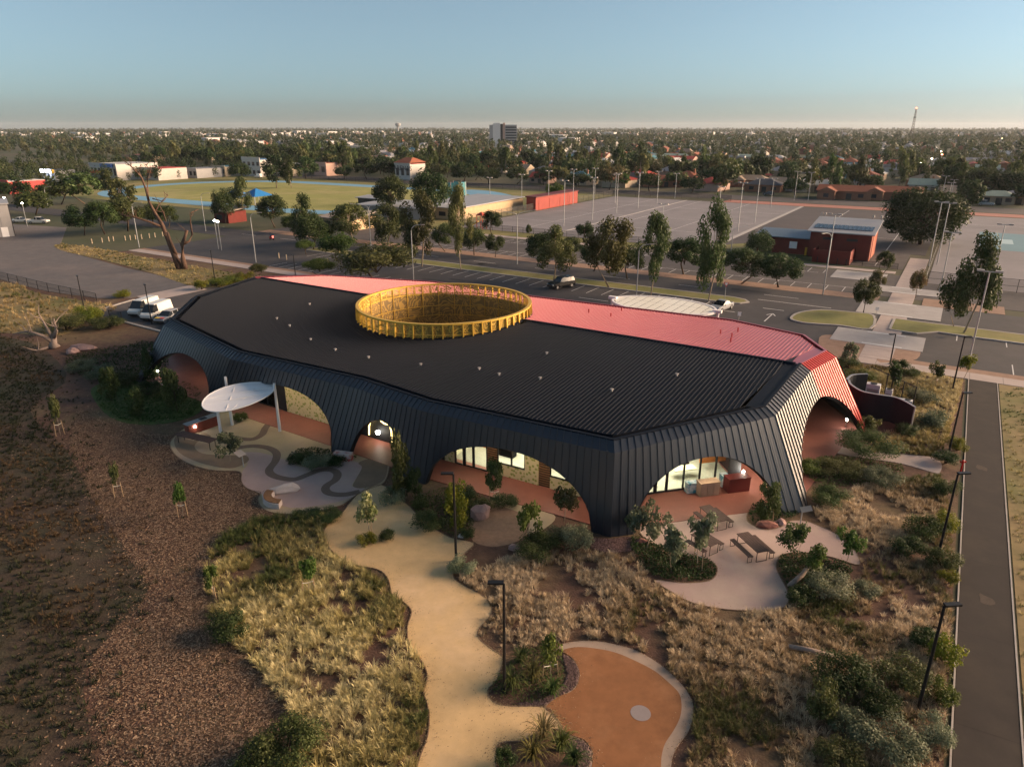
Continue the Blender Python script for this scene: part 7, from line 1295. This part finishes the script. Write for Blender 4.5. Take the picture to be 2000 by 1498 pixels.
for k in range(3):
    an = 2 * math.pi * k / 3; mb = MB(); mb.tube([(3.2 * math.cos(an), 3.2 * math.sin(an), 0), (1.0 * math.cos(an), 1.0 * math.sin(an), H_)], .32, 4); mb.build('leg', M_DOOR, t)
for j in range(14):
    z = j * H_ / 14; r = 3.2 - 2.2 * j / 14; r2 = 3.2 - 2.2 * (j + 1) / 14; mb = MB()
    for k in range(3): a0, a1 = 2 * math.pi * k / 3, 2 * math.pi * (k + 1) / 3; mb.tube([(r * math.cos(a0), r * math.sin(a0), z), (r2 * math.cos(a1), r2 * math.sin(a1), z + H_ / 14)], .2, 3)
    mb.build('bracing', M_DOOR, t)
mb = MB(); mb.cyl(0, 0, H_, H_ + 1.6, .9, .9, 8); mb.build('beacon', mat('red_beacon', (1, .1, .05), emit=((1, .12, .05), 6.0)), t); mb = MB(); mb.cyl(0, 0, H_ * .72, H_ * .75, 2.2, 2.2, 10); mb.build('antenna_ring', M_DOOR, t)
x, y = at_dist(778, 2600); t = thing('water_tower', 'small mushroom water tower on the skyline', 'tower', (x, y, 0)); mb = MB(); mb.tube([(0, 0, 0), (0, 0, 24)], 2.2, 10); mb.build('stem', wmat('grey'), t); mb = MB(); mb.tube([(0, 0, 24), (0, 0, 28), (0, 0, 35), (0, 0, 37)], [3, 9, 10, 4], 14); mb.build('tank', wmat('grey'), t)
# generated rows of houses
def proj(x, y, z=0): dz = z - 25; dep = y * CP - dz * SP; return 1000 + 1370 * x / dep, 749 - 1370 * (y * SP + dz * CP) / dep
RH = random.Random(21); rks = ['terra', 'terra', 'red', 'grey', 'white', 'tan', 'dark', 'grey', 'white', 'green', 'teal']; wks = ['cream', 'brick', 'white', 'tan', 'cream', 'pink']; nh = 0
CN = dict(terra='terracotta', red='red', grey='grey', white='white', tan='tan', dark='dark', green='pale green', teal='teal', blue='blue')
NUM = 'first second third fourth fifth sixth seventh eighth ninth tenth eleventh twelfth thirteenth fourteenth fifteenth sixteenth seventeenth eighteenth nineteenth'.split(); TENS = ['', '', 'twenty', 'thirty', 'forty', 'fifty', 'sixty', 'seventy', 'eighty', 'ninety']
def nth(i): return NUM[i] if i < 19 else (TENS[(i + 1) // 10][:-1] + 'ieth' if (i + 1) % 10 == 0 else TENS[(i + 1) // 10] + ' ' + NUM[(i + 1) % 10 - 1])
HL = []
for row in range(9):
    b = 300 + row * 36; a = -560.0
    while a < 420:
        a += RH.uniform(17, 27); bb = b + RH.uniform(-5, 5); x, y, _ = W(a, bb); px, py = proj(x, y)
        if not (-20 < px < 2020) or nh >= 235: continue
        if row < 2 and px < 1000: continue
        if any((x - q[0]) ** 2 + (y - q[1]) ** 2 < 15 ** 2 for q in PLACED): continue
        rk, wk = RH.choice(rks), RH.choice(wks); side = 'left' if px < 667 else ('centre' if px < 1333 else 'right')
        t = house(x, y, ROAD_ANG + RH.choice((0, math.pi / 2, 0, -math.pi / 2, math.pi)) + RH.uniform(-.06, .06), RH.randrange(6), rk, wk, 'x', 'houses of the town, ' + side, RH.uniform(.9, 1.15)); nh += 1; HL.append((row, rk, px, t))
for i, (row, rk, px, t) in enumerate(HL): t['label'] = f'{nth(sum(1 for r in HL if r[0] == row and r[1] == rk and r[2] < px))} {CN[rk]} roofed house from the left in the {nth(row)} town row'
# generated trees of the town: the nearest are things, the rest one mass
TP = [('round', 'dark'), ('round', 'mid'), ('gum', 'olive'), ('round', 'olive'), ('dome', 'dark'), ('gum', 'mid'), ('spread', 'olive'), ('spread', 'dark')]
KN = dict(round='round', gum='tall open', dome='dense domed', spread='spreading'); PN = dict(dark='dark', mid='green', olive='olive')
Q = np.array(PLACED); nt_ = 0; cand = []
while len(cand) < 640:
    a, b = RH.uniform(-520, 400), 287 + 150 * RH.random() ** .9; x, y, _ = W(a, b); px, py = proj(x, y)
    if not (-30 < px < 2030): continue
    if np.min((Q[:, 0] - x) ** 2 + (Q[:, 1] - y) ** 2) < 7.5 ** 2: continue
    if 284 < b < 292 and RH.random() < .6: continue
    cand.append((b, x, y, px))
cand.sort(); TL = []
for b, x, y, px in cand[::2][:300]:
    k, pal = RH.choice(TP); h = RH.uniform(6.5, 13) * (1.25 if k == 'gum' else 1.0); w = h * {'gum': .6, 'round': .95, 'dome': .95, 'spread': 1.3}[k]; side = 'left' if px < 667 else ('centre' if px < 1333 else 'right')
    t = plant(k, x, y, h, w, 'x', pal, RH.randrange(3), group='trees of the town, ' + side, name='town_tree', lod=.12); TL.append((k, pal, px, t))
for k, pal, px, t in TL: t['label'] = f'{nth(sum(1 for r in TL if r[0] == k and r[1] == pal and r[2] < px))} {PN[pal]} {KN[k]} tree from the left between the nearest town houses'
R6 = np.random.default_rng(66); VV, FF, CC = [], [], []; base = 0
def mass(n, d0, d1, nl, leaf, hmin, hmax, pw=1.0, belt=None):
    global base
    D = np.sqrt(d0 ** 2 + (d1 ** 2 - d0 ** 2) * R6.random(n) ** pw); ang = (R6.random(n) - .5) * 2 * RAD(39.5); P_ = np.stack([D * np.sin(ang), D * np.cos(ang)], 1)
    bq = P_[:, 0] * .53 + P_[:, 1] * .848; aq = P_[:, 0] * .848 - P_[:, 1] * .53; P_ = P_[(bq > 330) & ((aq > -330) | (bq > 300))] if belt is None else P_[(bq > belt[2]) & (bq < belt[3]) & (aq > belt[0]) & (aq < belt[1])]
    if d0 < 900: P_ = P_[np.array([np.min((Q[:, 0] - p[0]) ** 2 + (Q[:, 1] - p[1]) ** 2) > 81 for p in P_])]
    dens = vnoise(P_, 90, 4); P_ = P_[dens + .45 * R6.random(len(P_)) > (.34 if belt is None else .2)]; n = len(P_)
    h = hmin + (hmax - hmin) * R6.random(n) ** 1.6; w = h * (.35 + .3 * R6.random(n)); pal = np.array([(.032, .052, .018), (.043, .066, .022), (.060, .082, .028), (.080, .092, .036), (.10, .10, .044)]); tc = pal[np.clip((vnoise(P_, 60, 11) * 5 + R6.normal(size=n) * .9).astype(int), 0, 4)]
    d = R6.normal(size=(n, nl, 3)); d /= np.linalg.norm(d, axis=2)[..., None]; r = R6.random((n, nl)) ** .4; pos = d * r[..., None] * np.stack([w * .5, w * .5, h * .40], 1)[:, None, :]; pos[..., 2] += (h * .58)[:, None]
    lump = 1 + .25 * np.sin(d[..., 0] * 4 + P_[:, :1]) * np.cos(d[..., 1] * 5 + P_[:, 1:2]); pos[..., :2] *= lump[..., None]; pos[..., :2] += P_[:, None, :]
    N = n * nl; pos = pos.reshape(-1, 3); pos[:, 2] = np.maximum(pos[:, 2], .3); nr = d.reshape(-1, 3) + R6.normal(size=(N, 3)) * .5; nr /= np.linalg.norm(nr, axis=1)[:, None]; u = np.cross(nr, R6.normal(size=(N, 3))); u /= np.linalg.norm(u, axis=1)[:, None]; v = np.cross(nr, u); s = (leaf * (.6 + .8 * R6.random(N)) * np.repeat(w / 6, nl))[:, None]
    VV.append(np.stack([pos - u * s, pos + v * s * .7, pos + u * s, pos - v * s * .7], 1).reshape(-1, 3)); FF.append(np.arange(4 * N).reshape(N, 4) + base); base += 4 * N; CC.append(np.repeat(np.repeat(tc, nl, 0) * (.7 + .6 * R6.random((N, 1))), 4, 0))
mass(2500, 345, 750, 120, .70, 4, 11); mass(7000, 700, 1700, 46, 1.05, 5, 14); mass(2600, 200, 560, 130, .55, 5, 10, belt=(-620, -322, 120, 262)); mass(5000, 300, 700, 130, .6, 5, 9, belt=(-700, -300, 286, 300)); mass(10000, 1500, 5200, 18, 1.9, 7, 16, 1.0); mass(2500, 4500, 8500, 14, 2.6, 8, 20)
tag(obj('town_tree_canopy', np_mesh('town_tree_canopy', np.concatenate(VV), np.concatenate(FF), M_LEAF, np.concatenate(CC))), 'dense dark tree canopy of the town reaching to the horizon', 'trees', kind='stuff')
# far roofs: one mass
mb = MB(); cols = []; pal = [(.42, .40, .38), (.40, .35, .30), (.24, .09, .055), (.20, .20, .22), (.52, .50, .49), (.30, .22, .17), (.34, .33, .32)]
for k in range(1700):
    D = math.sqrt(560 ** 2 + (3300 ** 2 - 560 ** 2) * RH.random() ** 1.5); an = (RH.random() - .5) * 2 * RAD(38.5); x, y = D * math.sin(an), D * math.cos(an); a, b = ab_of(x, y)
    if b < 630: continue
    big = RH.random() < (.05 if an < .15 else .02); w, d, h, rs = (RH.uniform(18, 45), RH.uniform(14, 25), RH.uniform(6, 10), .8) if big else (RH.uniform(9, 15), RH.uniform(8, 11), RH.uniform(3.4, 4.4), 2.6); rz = ROAD_ANG + RH.choice((0, math.pi / 2)); co, si = math.cos(rz), math.sin(rz)
    T = lambda px, py, z: (x + px * co - py * si, y + px * si + py * co, z); i = len(mb.v); mb.v += [T(-w / 2, -d / 2, 0), T(w / 2, -d / 2, 0), T(w / 2, d / 2, 0), T(-w / 2, d / 2, 0), T(-w / 2, -d / 2, h), T(w / 2, -d / 2, h), T(w / 2, d / 2, h), T(-w / 2, d / 2, h), T(-w / 2 + 2, 0, h + rs), T(w / 2 - 2, 0, h + rs)]
    mb.f += [(i, i + 1, i + 5, i + 4), (i + 1, i + 2, i + 6, i + 5), (i + 2, i + 3, i + 7, i + 6), (i + 3, i, i + 4, i + 7), (i + 4, i + 5, i + 9, i + 8), (i + 6, i + 7, i + 8, i + 9), (i + 5, i + 6, i + 9), (i + 7, i + 4, i + 8)]
    c = pal[4] if big else RH.choice(pal); cols += [c] * 8 + [c] * 2
me = mb.data('far_town_roofs', mat('far_roofs', (.5, .5, .5), .7)); at_ = me.color_attributes.new('col', 'FLOAT_COLOR', 'POINT'); at_.data.foreach_set('color', np.concatenate([np.array(cols), np.ones((len(cols), 1))], 1).astype(np.float32).ravel())
fm = MATS['far_roofs']; an_ = fm.node_tree.nodes.new('ShaderNodeAttribute'); an_.attribute_name = 'col'; fm.node_tree.links.new(an_.outputs['Color'], fm.node_tree.nodes['Principled BSDF'].inputs['Base Color'])
tag(obj('far_town_roofs', me), 'countless pale and red roofs of the distant town', 'houses', kind='stuff')
# a few lights already on in the town
for px, py, cl, lab in ((1840, 303, (1, .25, .1), 'red tail light glow on the far right road'), (1838, 297, (1, .8, .5), 'warm street lamp above the red tail light on the far right road'), (1820, 311, (1, .8, .5), 'warm street lamp left of the red tail light'), (1799, 320, (1, .85, .6), 'lowest warm street lamp on the far right road'), (1957, 271, (1, .75, .4), 'warm lamp near the right skyline'), (1872, 266, (1, .45, .3), 'reddish lamp on the right skyline'), (8, 387, (1, .9, .7), 'warm lamp above the grey shed'), (43, 398, (1, .85, .5), 'warm lamp right of the grey shed roof'), (419, 432, (1, .95, .85), 'left bright path lamp behind the dead tree'), (425, 434, (1, .9, .65), 'right bright path lamp behind the dead tree')):
    h = 6.0 if py > 380 else 7.5; x, y, _ = G(px, py, h); t = thing('street_lamp', lab, 'street lamp', (x, y, 0)); mb = MB(); mb.tube([(0, 0, 0), (0, 0, h)], .08, 6); mb.build('pole', M_GALV, t); mb = MB(); r = .28 if py > 380 else .5; mb.cyl(0, 0, h, h + r, r, r * .7, 10); mb.build('lamp_head', mat('town_lamp_%d' % px, cl, emit=(cl, 9.0)), t)
# ------------------------------------------------------------------ evening haze
hz = MB(); hz.hexa([(-9100, -70, -1), (9100, -70, -1), (9100, 9100, -1), (-9100, 9100, -1)], [(-9100, -70, 64), (9100, -70, 64), (9100, 9100, 64), (-9100, 9100, 64)])
hm = bpy.data.materials.new('evening_haze'); hm.use_nodes = True; hn = hm.node_tree.nodes; hn.remove(hn['Principled BSDF'])
pv = hn.new('ShaderNodeVolumePrincipled'); pv.inputs['Color'].default_value = (.80, .86, .94, 1); pv.inputs['Density'].default_value = .00005; pv.inputs['Anisotropy'].default_value = .2
hm.node_tree.links.new(pv.outputs[0], hn['Material Output'].inputs['Volume'])
tag(hz.build('haze', hm), 'thin evening haze over the town', 'haze', kind='stuff')
